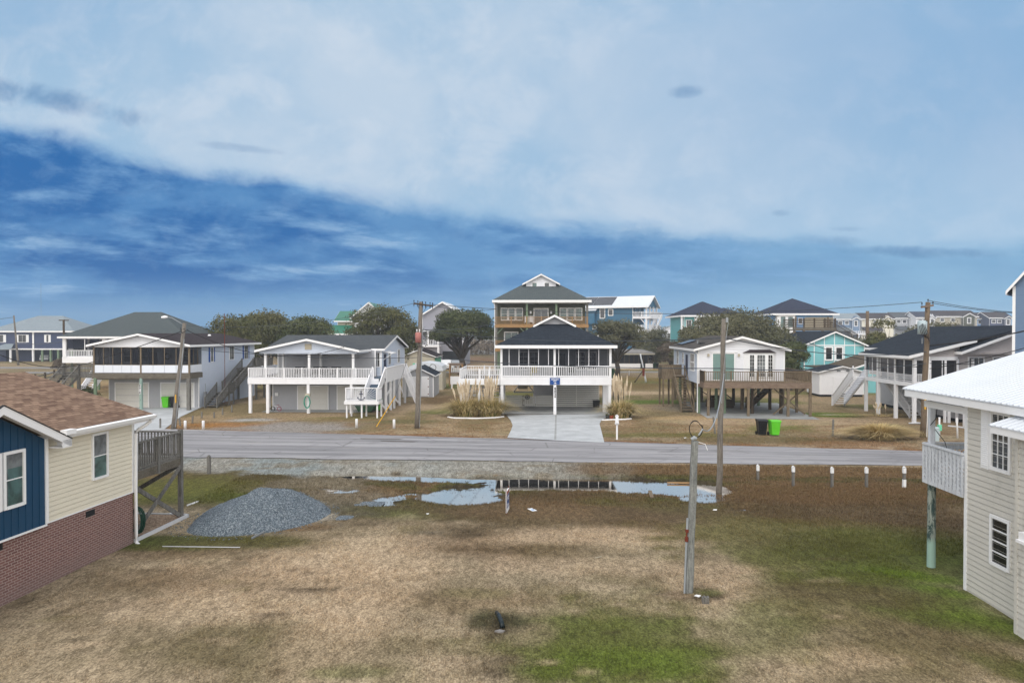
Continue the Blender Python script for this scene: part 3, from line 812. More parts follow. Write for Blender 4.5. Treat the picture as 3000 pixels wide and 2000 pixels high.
def window(par, Fm, a, z, w, h, cols=1, rows=2, fm='white_trim', gm='glass', fr=.07, d0=.0, shut=None, sw=.3, name='window', mull=.03, blind=0):
    mb = MB(); a1 = a + w; z1 = z + h; d1 = d0 + .07
    fbox(mb, Fm, a - fr, a, z - fr, z1 + fr, d0, d1); fbox(mb, Fm, a1, a1 + fr, z - fr, z1 + fr, d0, d1)
    fbox(mb, Fm, a, a1, z1, z1 + fr, d0, d1); fbox(mb, Fm, a, a1, z - fr, z, d0, d1 + .02)
    for i in range(1, cols):
        c = a + w * i / cols; fbox(mb, Fm, c - mull / 2, c + mull / 2, z, z1, d0, d1 - .02)
    for i in range(1, rows):
        c = z + h * i / rows; fbox(mb, Fm, a, a1, c - mull / 2, c + mull / 2, d0, d1 - .024)
    o = mb.build(name, M[fm], par)
    if blind:
        q_ = MB(); fbox(q_, Fm, a, a + w * .14, z, z1, d0 + .031, d0 + .034); fbox(q_, Fm, a + w * .14, a1, z + h * blind, z1, d0 + .031, d0 + .033)
        q_.build('blind', M['glass_curtain'], o)
    g = MB(); g.quad(Fm.p(a, z, d0 + .03), Fm.p(a1, z, d0 + .03), Fm.p(a1, z1, d0 + .03), Fm.p(a, z1, d0 + .03))
    g.build('pane', M[gm], o)
    if shut:
        for s in (-1, 1):
            q = MB(); c0 = a - fr - .01 - sw if s < 0 else a1 + fr + .01
            fbox(q, Fm, c0, c0 + sw, z - .05, z1 + .05, d0, d0 + .045)
            n = int(h / .12)
            for i in range(n):
                zz = z + h * (i + .2) / n; fbox(q, Fm, c0 + .04, c0 + sw - .04, zz, zz + .05, d0 + .045, d0 + .06)
            q.build('shutter', M[shut], o)
    return o
def railing(par, p0, p1, z0, z1, sp=.14, mat='white_paint', bw=.04, rail=.09, name='railing', low=.08, post=None):
    mb = MB(); a = Vector((p0[0], p0[1], 0)); b_ = Vector((p1[0], p1[1], 0)); d = b_ - a; Ln = d.length; d.normalize()
    za = Vector((0, 0, z0 + low)); zt = Vector((0, 0, z1 - .03))
    mb.beam(a + zt, b_ + zt, rail + .03, .06)
    mb.beam(a + za, b_ + za, .05, rail)
    n = max(1, int(Ln / sp))
    for i in range(n + 1):
        q = a + d * (Ln * i / n)
        mb.beam(q + Vector((0, 0, z0 + low)), q + Vector((0, 0, z1 - .06)), bw, bw, (d.x, d.y, 0))
    if post:
        m = max(1, int(round(Ln / post)))
        for i in range(m + 1):
            q = a + d * (Ln * i / m); mb.beam(q + Vector((0, 0, z0 - .1)), q + Vector((0, 0, z1 + .04)), .1, .1, (d.x, d.y, 0))
    return mb.build(name, M[mat], par)
def posts(par, pts, z0, z1, w=.2, mat='white_paint', name='post', rnd_=False):
    for p in pts:
        mb = MB(); zt = p[2] if len(p) > 2 else z1
        if rnd_: mb.tube([(p[0], p[1], z0), (p[0], p[1], zt)], [w * .52, w * .48], 12)
        else: mb.box(p[0] - w / 2, p[0] + w / 2, p[1] - w / 2, p[1] + w / 2, z0, zt)
        mb.build(name, M[mat], par)
def gable_y(par, x0, x1, y0, y1, ze, pitch, mat, fas='white_trim', th=.14, fh=.2, cx=None, name='roof', gutter=None):
    """ridge runs along y (gable faces the viewer)"""
    c = (x0 + x1) / 2 if cx is None else cx
    zr = ze + pitch * (c - x0); zr2 = ze + pitch * (x1 - c)
    mb = MB()
    mb.prism([(x0, y0, ze), (c, y0, zr), (c, y0, zr + th), (x0, y0, ze + th)], (0, y1 - y0, 0))
    mb.prism([(c, y0, zr), (x1, y0, ze if cx is None else zr - pitch * (x1 - c)), (x1, y0, (ze if cx is None else zr - pitch * (x1 - c)) + th), (c, y0, zr + th)], (0, y1 - y0, 0))
    r = mb.build(name, M[mat], par)
    f = MB(); ze2 = ze if cx is None else zr - pitch * (x1 - c)
    for yy in (y0 - .035, y1 + .001):
        f.prism([(x0 - .03, yy, ze - fh * .4), (c, yy, zr - fh * .4), (c, yy, zr + th * .8), (x0 - .03, yy, ze + th * .8)], (0, .03, 0))
        f.prism([(c, yy, zr - fh * .4), (x1 + .03, yy, ze2 - fh * .4), (x1 + .03, yy, ze2 + th * .8), (c, yy, zr + th * .8)], (0, .03, 0))
    f.box(x0 - .035, x0 - .003, y0, y1, ze - fh * .5, ze + th * .75); f.box(x1 + .003, x1 + .035, y0, y1, ze2 - fh * .5, ze2 + th * .75)
    f.build('fascia', M[fas], r)
    return r, zr
def gable_x(par, x0, x1, y0, y1, ze, pitch, mat, fas='white_trim', th=.14, fh=.2, name='roof'):
    c = (y0 + y1) / 2; zr = ze + pitch * (c - y0)
    mb = MB()
    mb.prism([(x0, y0, ze), (x0, y0, ze + th), (x0, c, zr + th), (x0, c, zr)], (x1 - x0, 0, 0))
    mb.prism([(x0, c, zr), (x0, c, zr + th), (x0, y1, ze + th), (x0, y1, ze)], (x1 - x0, 0, 0))
    r = mb.build(name, M[mat], par)
    f = MB()
    for xx in (x0 - .035, x1 + .003):
        f.prism([(xx, y0, ze - fh * .4), (xx, y0, ze + th * .8), (xx, c, zr + th * .8), (xx, c, zr - fh * .4)], (.03, 0, 0))
        f.prism([(xx, c, zr - fh * .4), (xx, c, zr + th * .8), (xx, y1, ze + th * .8), (xx, y1, ze - fh * .4)], (.03, 0, 0))
    f.box(x0, x1, y0 - .035, y0 - .003, ze - fh * .5, ze + th * .75); f.box(x0, x1, y1 + .003, y1 + .035, ze - fh * .5, ze + th * .75)
    f.build('fascia', M[fas], r)
    return r, zr
def hip(par, x0, x1, y0, y1, ze, pitch, mat, fas='white_trim', fh=.22, name='roof', th=.1):
    w = x1 - x0; d = y1 - y0; cx = (x0 + x1) / 2; cy = (y0 + y1) / 2
    if w >= d: i = d / 2; a = (x0 + i, cy); b_ = (x1 - i, cy)
    else: i = w / 2; a = (cx, y0 + i); b_ = (cx, y1 - i)
    zr = ze + th + pitch * i
    A = (*a, zr); B = (*b_, zr); z = ze + th
    c0, c1, c2, c3 = (x0, y0, z), (x1, y0, z), (x1, y1, z), (x0, y1, z)
    mb = MB()
    if w >= d:
        mb.quad(c0, c1, B, A); mb.quad(c1, c2, B); mb.quad(c2, c3, A, B); mb.quad(c3, c0, A)
    else:
        mb.quad(c0, c1, A); mb.quad(c1, c2, B, A); mb.quad(c2, c3, B); mb.quad(c3, c0, A, B)
    mb.box(x0 + .01, x1 - .01, y0 + .01, y1 - .01, ze - .02, ze + th - .005)
    r = mb.build(name, M[mat], par)
    f = MB(); e = .035
    f.box(x0 - e, x1 + e, y0 - e, y0 - .003, ze - fh + th, z); f.box(x0 - e, x1 + e, y1 + .003, y1 + e, ze - fh + th, z)
    f.box(x0 - e, x0 - .003, y0, y1, ze - fh + th, z); f.box(x1 + .003, x1 + e, y0, y1, ze - fh + th, z)
    f.build('fascia', M[fas], r)
    s = MB(); s.box(x0, x1, y0, y1, ze - .06, ze - .03); s.build('soffit', M[fas], r)
    return r, zr
def body(par, x0, x1, y0, y1, z0, z1, mat, step=.2, d=.022, gf=None, trim='white_trim', sides='flrb', gs=None, name='wall'):
    """walls of lapped boards on every side; gf = peak z of a front gable, gs = peak z of side gables"""
    mb = MB(); cx = (x0 + x1) / 2; cy = (y0 + y1) / 2
    e = .024
    mb.box(x0 + e, x1 - e, y0 + e, y1 - e, z0, z1 - .002)
    if 'f' in sides: siding(mb, front(0, y0 + e), x0 + e, x1 - e, z0, z1, step, d, (cx, gf) if gf else None)
    if 'b' in sides: siding(mb, FR((0, y1 - e), (1, 0), (0, 1)), x0 + e, x1 - e, z0, z1, step, d, (cx, gf) if gf else None)
    if 'l' in sides: siding(mb, left(x0 + e, 0), y0 + e, y1 - e, z0, z1, step, d, (cy, gs) if gs else None)
    if 'r' in sides: siding(mb, right(x1 - e, 0), y0 + e, y1 - e, z0, z1, step, d, (cy, gs) if gs else None)
    w = mb.build(name, M[mat], par)
    if trim:
        t = MB(); q = .1
        for (x, y) in ((x0, y0), (x1, y0), (x0, y1), (x1, y1)):
            sx = 1 if x == x0 else -1; sy = 1 if y == y0 else -1
            t.box(min(x - .012 * sx, x + q * sx), max(x - .012 * sx, x + q * sx), min(y - .012 * sy, y + q * sy), max(y - .012 * sy, y + q * sy), z0 + .001, z1 - .01)
        t.build('corner_board', M[trim], w)
    return w
def stairs(par, a, b_, w, n, mat='grey_wood', rmat=None, open_=True, tread=None, rails=(1, -1), rh=.95, rsp=.16, solid=False):
    """flight from foot a to head b_ (x,y,z); w = width"""
    a = Vector(a); b_ = Vector(b_); d = b_ - a; h = Vector((d.x, d.y, 0)).normalized(); sd = Vector((-h.y, h.x, 0))
    mb = MB(); tm = MB()
    for s in (-1, 1):
        o = sd * (s * w / 2)
        mb.beam(a + o + Vector((0, 0, .1)), b_ + o - Vector((0, 0, .08)), .05, .26)
    run = Vector((d.x, d.y, 0)) / n
    for i in range(n):
        c = a + run * (i + .5) + Vector((0, 0, d.z * (i + 1) / n - .02))
        tm.prism([c - sd * (w / 2 - .03) - run * .5, c + sd * (w / 2 - .03) - run * .5, c + sd * (w / 2 - .03) + run * .62, c - sd * (w / 2 - .03) + run * .62], (0, 0, .04))
        if not open_:
            c2 = a + run * i + Vector((0, 0, d.z * i / n))
            tm.prism([c2 - sd * (w / 2 - .03), c2 + sd * (w / 2 - .03), c2 + sd * (w / 2 - .03) + run * .08, c2 - sd * (w / 2 - .03) + run * .08], (0, 0, d.z / n))
    st = mb.build('staircase', M[mat], par)
    tm.build('tread', M[tread or mat], st)
    for s in rails:
        r = MB(); o = sd * (s * (w / 2 + .05)); u = Vector((0, 0, rh))
        r.beam(a + o + u, b_ + o + u, .09, .06)
        if solid:
            r.prism([a + o + Vector((0, 0, .15)), b_ + o + Vector((0, 0, .1)), b_ + o + u, a + o + u], sd * .04)
        else:
            m = max(1, int(d.length / rsp))
            for i in range(m + 1):
                q = a + o + d * (i / m); r.beam(q + Vector((0, 0, .1)), q + u, .035, .035, h)
        for q in (a + o, b_ + o): r.beam(q, q + u + Vector((0, 0, .1)), .1, .1, h)
        r.build('handrail', M[rmat or mat], st)
    return st
def screens(par, Fm, a0, a1, z0, z1, cuts, mat='insect_screen', fr='white_paint', bw=.05, head=.0):
    """screened bay: frame bars plus a see-through mesh"""
    mb = MB()
    for c in cuts: fbox(mb, Fm, c - bw / 2, c + bw / 2, z0, z1, -.03, .03)
    fbox(mb, Fm, a0, a1, z0 - .04, z0, -.03, .035); fbox(mb, Fm, a0, a1, z1, z1 + .04, -.03, .035)
    o = mb.build('screen_frame', M[fr], par)
    g = MB(); g.quad(Fm.p(a0, z0), Fm.p(a1, z0), Fm.p(a1, z1), Fm.p(a0, z1)); g.build('screen', M[mat], o)
    return o
def text_mesh(par, txt, size, mat, M4, name='lettering', ext=.004, bold=0):
    cu = bpy.data.curves.new(name, 'FONT'); cu.body = txt; cu.size = size; cu.align_x = 'CENTER'; cu.align_y = 'CENTER'; cu.extrude = ext; cu.offset = bold
    cu.resolution_u = 3
    to = bpy.data.objects.new('t', cu); C.objects.link(to)
    dg = bpy.context.evaluated_depsgraph_get(); me = bpy.data.meshes.new_from_object(to.evaluated_get(dg))
    bpy.data.objects.remove(to)
    me.materials.clear(); me.materials.append(M[mat]); me.name = name
    o = bpy.data.objects.new(name, me); C.objects.link(o); o.parent = par; o.matrix_local = M4
    return o
def facing_front(x, y, z): return Matrix.Translation((x, y, z)) @ Matrix.Rotation(R(90), 4, 'X')
def bay_garage(par, x0, x1, y, z1, rows=4, cols=4, panels=False, mat='garage_white'):
    mb = MB(); fm = front(0, y)
    h = z1 / rows
    for i in range(rows):
        fbox(mb, fm, x0, x1, .02 + i * h, (i + 1) * h - .012, .015, .05)
        if panels and i < rows:
            for j in range(cols):
                w = (x1 - x0) / cols; a = x0 + j * w
                fbox(mb, fm, a + w * .14, a + w * .86, i * h + h * .22, i * h + h * .8, .05, .065)
    mb.box(x0, x1, y + .0, y + .01, 0, z1)
    o = mb.build('garage_door', M[mat], par)
    t = MB(); q = .1
    fbox(t, fm, x0 - q, x0, 0, z1 + q, .01, .07); fbox(t, fm, x1, x1 + q, 0, z1 + q, .01, .07); fbox(t, fm, x0, x1, z1, z1 + q, .01, .07)
    t.build('door_frame', M['white_trim'], o)
# ============================================================ NEAR LEFT: brick and cream cottage
t = thing('brick_cottage', 'near cottage with brick base, cream siding, navy gable and brown shingle roof', 'house', -13.36, 24.0, 5)
f0 = right(0, 0)
mb = MB(); mb.box(-9, 0, -16, 0, -.3, 1.83); mb.build('brick_base', M['brick'], t)
mb = MB(); siding(mb, f0, -16, 0, 1.83, 4.42, .145, .022); siding(mb, FR((0, 0), (1, 0), (0, 1)), -9, 0, 1.83, 4.42, .145, .022, (-4.5, 5.75))
mb.box(-8.99, -.01, -15.99, -.01, 1.84, 4.40); w = mb.build('wall', M['cream_siding'], t)
mb = MB(); mb.box(-.09, .035, -.09, .035, 1.80, 4.35); mb.box(0, .05, -16, 0, 4.28, 4.40); mb.box(.0, .04, -16, .01, 1.79, 1.83); mb.build('corner_board', M['white_trim'], w)
# roof: ridge along y
cx, zr, th = -4.515, 4.40 + .30 * 4.935, .10
mb = MB(); mb.prism([(-9.45, -16.4, 4.40), (cx, -16.4, zr), (cx, -16.4, zr + th), (-9.45, -16.4, 4.5)], (0, 16.95, 0))
for ya, yb, xe in ((-16.4, -8.3, .42), (-8.3, -4.0, -.3), (-4.0, .55, .42)):
    zE = zr - .30 * (xe - cx); mb.prism([(cx, ya, zr), (xe, ya, zE), (xe, ya, zE + th), (cx, ya, zr + th)], (0, yb - ya, 0))
r = mb.build('roof', M['shingle_brown'], t)
mb = MB(); mb.box(.423, .445, -16.4, -8.3, 4.28, 4.49); mb.build('fascia', M['white_trim'], r)
mb = MB(); mb.box(.423, .45, -4.0, .56, 4.28, 4.49)
mb.prism([(.45, .552, 4.30), (cx, .552, zr - .12), (cx, .552, zr + .08), (.45, .552, 4.48)], (0, .03, 0)); mb.prism([(-9.45, .552, 4.30), (cx, .552, zr - .12), (cx, .552, zr + .08), (-9.45, .552, 4.48)], (0, .03, 0))
mb.box(.02, .42, -4.0, .5, 4.36, 4.38); mb.build('fascia', M['white_trim'], r)
# gutter, with its outlet and downspout
mb = MB(); mb.prism([(.44, -3.9, 4.36), (.56, -3.9, 4.36), (.60, -3.9, 4.47), (.44, -3.9, 4.49)], (0, 4.42, 0)); mb.box(.43, .63, -3.95, -3.55, 4.40, 4.54)
g = mb.build('gutter', M['white_trim'], t)
mb = MB(); mb.tube([(.50, .30, 4.40), (.50, .28, 4.28), (.36, .14, 4.12), (.14, .06, 3.98), (.12, .02, 3.85), (.11, -.01, 2.0), (.11, -.01, .25), (.14, -.03, .02), (.36, -.08, -.10)], .055, 8)
mb.build('downspout', M['white_trim'], t, True)
# navy board and batten cross gable
bl = MB(); Y0, Y1, YC = -8.1, -4.15, -6.12; xw = .13; zp = 5.30; ze = 4.30
bl.prism([(-.3, Y0, 1.83), (-.3, Y1, 1.83), (-.3, Y1, ze), (-.3, YC, zp), (-.3, Y0, ze)], (xw + .3, 0, 0))
n = 16
for i in range(n + 1):
    y = Y0 + (Y1 - Y0) * i / n; zt = zp - abs(y - YC) * (zp - ze) / (Y1 - YC) - .03
    bl.box(xw, xw + .022, y - .018 if i else y, y + .018 if i < n else y, 1.84, zt)
gw = bl.build('gable_wall', M['blue_board'], t)
mb = MB(); mb.box(.0, xw + .04, Y1 - .04, Y1 + .06, 1.84, 4.32); mb.box(0, xw + .04, Y0, Y1, 1.78, 1.83); mb.build('corner_board', M['white_trim'], gw)
s = (zp - ze) / (Y1 - YC)
def rk(y, z): return zp + .12 - abs(y - YC) * s + z
rb_ = MB()
for a, c in ((YC, Y1 + .42), (YC, Y0 - .42)):
    rb_.prism([(-5, a, rk(a, 0)), (-5, c, rk(c, 0)), (-5, c, rk(c, .09)), (-5, a, rk(a, .09))], (5.55, 0, 0))
gr = rb_.build('gable_roof', M['shingle_brown'], t)
fb = MB()
for a, c in ((YC, Y1 + .45), (YC, Y0 - .45)):
    fb.prism([(.552, a, rk(a, -.16)), (.552, c, rk(c, -.16)), (.552, c, rk(c, .07)), (.552, a, rk(a, .07))], (.035, 0, 0))
    fb.prism([(.13, a, rk(a, -.05)), (.13, c, rk(c, -.05)), (.13, c, rk(c, -.004)), (.13, a, rk(a, -.004))], (.42, 0, 0))
fb.box(.1, .58, Y1 + .1, Y1 + .47, 4.03, 4.06); fb.box(.552, .587, Y1 + .1, Y1 + .47, 4.06, 4.26); fb.box(.13, .587, Y1 + .44, Y1 + .47, 4.06, 4.26)
fb.build('fascia', M['white_trim'], gr)
fb = MB()
for a, c in ((YC, Y1 + .47), (YC, Y0 - .47)):
    fb.prism([(.545, a, rk(a, .072)), (.545, c, rk(c, .072)), (.545, c, rk(c, .10)), (.545, a, rk(a, .10))], (.065, 0, 0))
fb.build('drip_edge', M['dark_metal'], gr)
fg = right(xw + .005, 0)
window(t, fg, -5.62, 2.70, .58, 1.40, 1, 2, gm='glass_teal', fr=.08, blind=.72); window(t, fg, -6.42, 2.70, .58, 1.40, 1, 2, gm='glass_teal', fr=.08, blind=.72)
window(t, right(.01, 0), -2.05, 2.72, .62, 1.36, 1, 2, gm='glass_teal', fr=.07, blind=.5)
for y in (-2.15, -5.75):
    mb = MB(); mb.box(-.2, .012, y - .2, y + .2, 1.52, 1.71)
    for i in range(4): mb.box(.012, .02, y - .19, y + .19, 1.535 + i * .045, 1.555 + i * .045)
    mb.build('foundation_vent', M['dark_metal'], t)
# street-side deck on posts with cross braces
dk = MB(); 
for i in range(22): dk.box(-7, -.12, .06 + i * .145, .06 + i * .145 + .135, 2.42, 2.46)
d = dk.build('deck', M['grey_wood_x'], t)
mb = MB(); mb.box(-.17, -.12, .04, 3.3, 2.12, 2.42); mb.box(-7, -.12, 3.24, 3.3, 2.12, 2.42); mb.box(-7, -.17, .04, .09, 2.12, 2.42); mb.build('joist', M['old_beam'], d)
railing(d, (-.15, .10), (-.15, 3.22), 2.46, 3.48, .135, 'grey_wood', .04, .09)
railing(d, (-7, 3.22), (-.15, 3.22), 2.46, 3.48, .135, 'grey_wood', .04, .09)
for (x, y, z1) in ((-.16, 3.2, 3.55), (-3.4, 3.2, 3.5), (-6.8, 3.2, 3.5), (-.15, 1.68, 3.5)):
    mb = MB(); mb.box(x - .075, x + .075, y - .075, y + .075, -.1 if y > 2 else 2.1, z1); mb.build('post', M['grey_wood'], d)
for a, c in (((-.1, 3.1, 2.1), (-.1, .25, .25)), ((-.25, .15, 2.05), (-.15, 3.1, .15)), ((-.25, 3.12, 2.1), (-3.2, 3.12, .4))):
    mb = MB(); mb.beam(a, c, .05, .16); mb.build('brace', M['grey_wood'], d)
# coiled garden hose hanging on the corner
t2 = thing('garden_hose', 'dark green hose coiled against the corner downspout of the brick cottage', 'hose', -13.36, 24.22, 5, -.1)
mb = MB(); pts = []
for i in range(140):
    a = i * .32; q = .20 + .03 * math.sin(i * .17)
    pts.append((q * math.cos(a), .05 + .10 * math.sin(i * .07), .62 + (.44 + .05 * math.sin(i * .23)) * math.sin(a)))
mb.tube(pts, .017, 5); mb.build('hose', M['hose_green'], t2, True)
# bed of pale stones under the deck
xs = []
t3 = thing('gravel_bed', 'tan river stones in a white edged bed below the cottage deck', 'gravel bed', -13.3, 24.0, 5, -.17)
mb = MB(); mb.box(-7, -.06, .02, 3.35, -.02, .05); mb.build('stones', M['tan_gravel'], t3)
mb = MB(); mb.box(-.06, 0, .02, 3.42, -.04, .10); mb.box(-7, -.0, 3.35, 3.42, -.04, .10); mb.build('edging', M['old_white_paint'], t3)

# ============================================================ NEAR RIGHT: beige house with white metal roof
t = thing('beige_house', 'near beige lap sided house under a white ribbed metal roof', 'house', 13.08, 19.6, 3)
mb = MB(); siding(mb, left(0, 0), -14, 0, -.25, 5.35, .155, .025); siding(mb, FR((0, 0), (1, 0), (0, 1)), 0, 9, -.25, 5.35, .155, .025)
mb.box(.02, 9, -14, -.02, -.2, 5.35); w = mb.build('wall', M['beige_siding'], t)
mb = MB(); mb.box(-.04, .09, -.09, .04, -.15, 5.3); mb.build('corner_board', M['white_trim'], w)
def ribroof(par, x0, z0, x1, z1, y0, y1, sp=.22, name='roof', mat='metal_roof', hgt=.022):
    mb = MB(); prof = []; y = y0
    while y < y1:
        prof += [(y, 0), (y + sp * .62, 0), (y + sp * .72, hgt), (y + sp * .90, hgt)]; y += sp
    prof.append((y, 0))
    for i in range(len(prof) - 1):
        (a, p), (c, q) = prof[i], prof[i + 1]
        mb.quad((x0, a, z0 + p), (x1, a, z1 + p), (x1, c, z1 + q), (x0, c, z0 + q))
        mb.quad((x0, a, z0 - .03), (x0, a, z0 + p), (x0, c, z0 + q), (x0, c, z0 - .03))
    mb.quad((x0, y0, z0 - .03), (x0, y, z0 - .03), (x1, y, z1 - .03), (x1, y0, z1 - .03))
    mb.quad((x0, y0, z0 - .03), (x1, y0, z1 - .03), (x1, y0, z1), (x0, y0, z0))
    mb.quad((x0, y, z0 - .03), (x0, y, z0), (x1, y, z1), (x1, y, z1 - .03))
    return mb.build(name, M[mat], par)
sl_ = .315
r = ribroof(t, -.44, 5.59, 4.6, 5.59 + 5.04 * sl_, -14, 2.62)
ribroof(t, 9.6, 5.59, 4.6, 5.59 + 4.98 * sl_, -14, 2.45, name='roof')
mb = MB(); mb.box(-.42, -.38, -14, 2.58, 5.35, 5.55)
mb.prism([(-.42, 2.58, 5.35), (4.6, 2.58, 5.35 + 5.02 * sl_), (4.6, 2.58, 5.55 + 5.02 * sl_), (-.42, 2.58, 5.55)], (0, .04, 0)); mb.box(-.38, .0, -14, 2.58, 5.35, 5.37)
mb.build('fascia', M['white_trim'], r)
window(t, left(-.002, 0), -1.86, 3.80, .66, 1.42, 3, 4, fr=.09, gm='glass', mull=.022)
q = MB(); fbox(q, left(-.002, 0), -1.06, -.72, 3.68, 5.3, .0, .05)
for i in range(26): fbox(q, left(-.002, 0), -1.02, -.76, 3.76 + i * .057, 3.79 + i * .057, .05, .062)
q.build('shutter', M['white_trim'], t)
window(t, left(-.002, 0), -1.86, 1.24, .64, 1.18, 1, 4, fr=.08, gm='glass_dark', mull=.035)
# bump-out with its own small metal roof
mb = MB(); mb.box(-.5, .1, -9, -2.88, -.2, 4.95); siding(mb, left(-.5, 0), -9, -2.88, -.2, 4.95, .155, .025); bo = mb.build('bump_out', M['beige_siding'], t)
mb = MB(); mb.box(-.535, -.45, -2.96, -2.85, -.2, 4.85); mb.build('corner_board', M['beige_siding'], bo)
br_ = ribroof(t, -.90, 5.08, .02, 5.08 + .92 * .33, -9, -2.42, name='bump_out_roof')
mb = MB(); mb.box(-.88, -.84, -9, -2.47, 4.88, 5.05); mb.prism([(-.88, -2.47, 4.88), (-.5, -2.47, 4.88), (.0, -2.47, 5.32), (.0, -2.47, 5.35), (-.88, -2.47, 5.05)], (0, .04, 0)); mb.build('fascia', M['white_trim'], br_)
mb = MB(); mb.box(-.70, -.5, -3.50, -3.24, 2.38, 2.62); mb.box(-.74, -.68, -3.54, -3.20, 2.36, 2.43); mb.build('dryer_vent', M['white_trim'], bo)
# street-side porch: deck, lattice panels, posts
d = MB(); d.box(-.05, 8, .03, 2.1, 2.68, 2.80); d = d.build('porch_deck', M['old_white_paint'], t)
def lattice(par, p0, p1, z0, z1, slats, name='railing'):
    a = Vector((p0[0], p0[1], 0)); b_ = Vector((p1[0], p1[1], 0)); L = (b_ - a).length; dr = (b_ - a).normalized(); nn = Vector((-dr.y, dr.x, 0))
    mb = MB(); mb.beam(a + Vector((0, 0, z1)), b_ + Vector((0, 0, z1)), .16, .05); mb.beam(a + Vector((0, 0, z1 - .12)), b_ + Vector((0, 0, z1 - .12)), .04, .14)
    mb.beam(a + Vector((0, 0, z0 + .05)), b_ + Vector((0, 0, z0 + .05)), .04, .12)
    h = z1 - z0 - .1; n = int((L + h) / .13)
    for i in range(n):
        for sg in (1, -1):
            s0 = -h + i * .13 if sg > 0 else i * .13; s1 = s0 + h * sg; zz0, zz1 = z0 + .05, z1 - .05
            lo, hi = 0, L
            def cl(s): return max(lo, min(hi, s))
            c0, c1 = cl(s0), cl(s1)
            if abs(c1 - c0) < .03: continue
            za = zz0 + (c0 - s0) / (s1 - s0) * (zz1 - zz0); zb = zz0 + (c1 - s0) / (s1 - s0) * (zz1 - zz0)
            mb.beam(a + dr * c0 + Vector((0, 0, za)) + nn * (.010 * sg), b_ * 0 + a + dr * c1 + Vector((0, 0, zb)) + nn * (.010 * sg), .012, .035, nn)
    if slats:
        m = int(L / .17)
        for i in range(m + 1):
            q = a + dr * (L * i / m) - nn * .035; mb.beam(q + Vector((0, 0, z0)), q + Vector((0, 0, z1 - .06)), .085, .025, nn)
    return mb.build(name, M['old_white_wood'], par)
lattice(d, (-.06, 2.08), (-.06, .04), 2.66, 3.90, True); lattice(d, (-.06, 2.08), (4.0, 2.08), 2.7, 3.90, False)
mb = MB(); mb.box(.02, .17, 1.9, 2.05, 2.6, 5.4); mb.build('post', M['old_white_wood'], t)
mb = MB(); mb.tube([(.10, 1.95, -.1), (.10, 1.95, 2.68)], [.125, .115], 14); mb.build('piling', M['mint_piling'], t)
mb = MB(); mb.box(-.02, .12, .02, 2.2, 5.05, 5.25); mb.build('porch_beam', M['white_trim'], t)
mb = MB(); pts = [(0.2, 1.85, 5.1), (.12, 1.8, 4.7), (.02, 1.9, 4.5), (.3, 2.1, 4.3), (.35, 1.7, 4.0), (.42, 1.6, 3.6)]
mb.tube(pts, .012, 5); mb.build('cable', M['cable_black'], t)

# ============================================================ WHITE HOUSE WITH SCREENED PORCH AND BLUE SHUTTERS
t = thing('screened_porch_house', 'white house with long front screened porch, brown roof and blue shutters', 'house', -29.95, 63.3, 2)
body(t, -9.15, -.3, 2.4, 15.4, 0, 6.05, 'blue_white_siding', .16, gf=None)
mb = MB(); siding(mb, front(0, 2.395), -9.1, -.35, 0, 3.2, .16, .02); mb.build('garage_wall', M['grey_siding'], t)
mb = MB(); siding(mb, front(0, .02), -9.05, .0, 5.87, 6.02, .15, .02, (-4.52, 7.0)); mb.build('gable_wall', M['white_siding'], t); mb = MB(); siding(mb, FR((0, 15.4), (1, 0), (0, 1)), -9.15, -.3, 6.02, 6.05, .15, .02, (-4.6, 7.0)); mb.build('rear_gable_wall', M['white_siding'], t)
gable_y(t, -9.45, .3, -.45, 15.9, 6.0, .215, 'shingle_plum', th=.12, fh=.22)
d = MB(); d.box(-9.1, .02, 0, 2.4, 3.22, 3.45); d = d.build('porch_floor', M['grey_wood_x'], t)
mb = MB(); mb.box(-9.2, .12, -.08, .0, 2.95, 3.42); mb.box(-9.0, .02, .02, .2, 2.85, 3.2); mb.box(.02, .08, 0, 2.4, 2.95, 3.42); mb.build('beam', M['old_beam'], d)
cuts = [-8.1, -7.22, -6.38, -5.5, -3.41, -2.32, -1.22]
screens(t, front(0, 0), -9.0, -.05, 4.26, 5.84, cuts, 'insect_screen', 'brown_wood', .06)
screens(t, right(0, 0), .05, 2.35, 4.26, 5.84, [.8, 1.55], 'insect_screen', 'brown_wood', .05)
screens(t, left(-9.05, 0), .05, 2.35, 4.26, 5.84, [.8, 1.55], 'insect_screen', 'brown_wood', .05)
for x0, x1 in zip([-9.0] + cuts[:4] + [-4.56] + cuts[4:], cuts[:4] + [-4.56] + cuts[4:] + [-.06]):
    mb = MB(); mb.box(x0 + .015, x1 - .015, -.02, .02, 3.5, 4.2); mb.build('kick_panel', M['panel_white'], t)
for y0, y1 in ((.08, .8), (.8, 1.55), (1.55, 2.36)):
    mb = MB(); mb.box(-.02, .02, y0 + .01, y1 - .01, 3.5, 4.2); mb.build('kick_panel', M['panel_white'], t)
posts(t, [(-9.02, .02), (-4.56, .02), (.0, .02)], 3.4, 5.9, .14, 'brown_wood')
posts(t, [(-8.9, -.02)], 0, 3.0, .3, 'green_post', rnd_=True); posts(t, [(-.05, .0)], 0, 3.0, .3, 'grey_wood')
posts(t, [(-4.56, .02)], 0, 3.0, .3, 'patina_post', 'numbered_post', True)
np_ = MB(); np_.box(-4.66, -4.48, -.19, -.165, 1.55, 2.42); pl = np_.build('number_board', M['white_trim'], t)
for i, ch in enumerate('8018'): text_mesh(pl, ch, .24, 'cable_black', facing_front(-4.57, -.195, 2.3 - i * .21), bold=.012)
mb = MB(); mb.box(-8.9, -.2, .2, 2.38, 5.86, 5.88); mb.build('porch_ceiling', M['interior_wall'], t)
fw = front(0, 2.39)
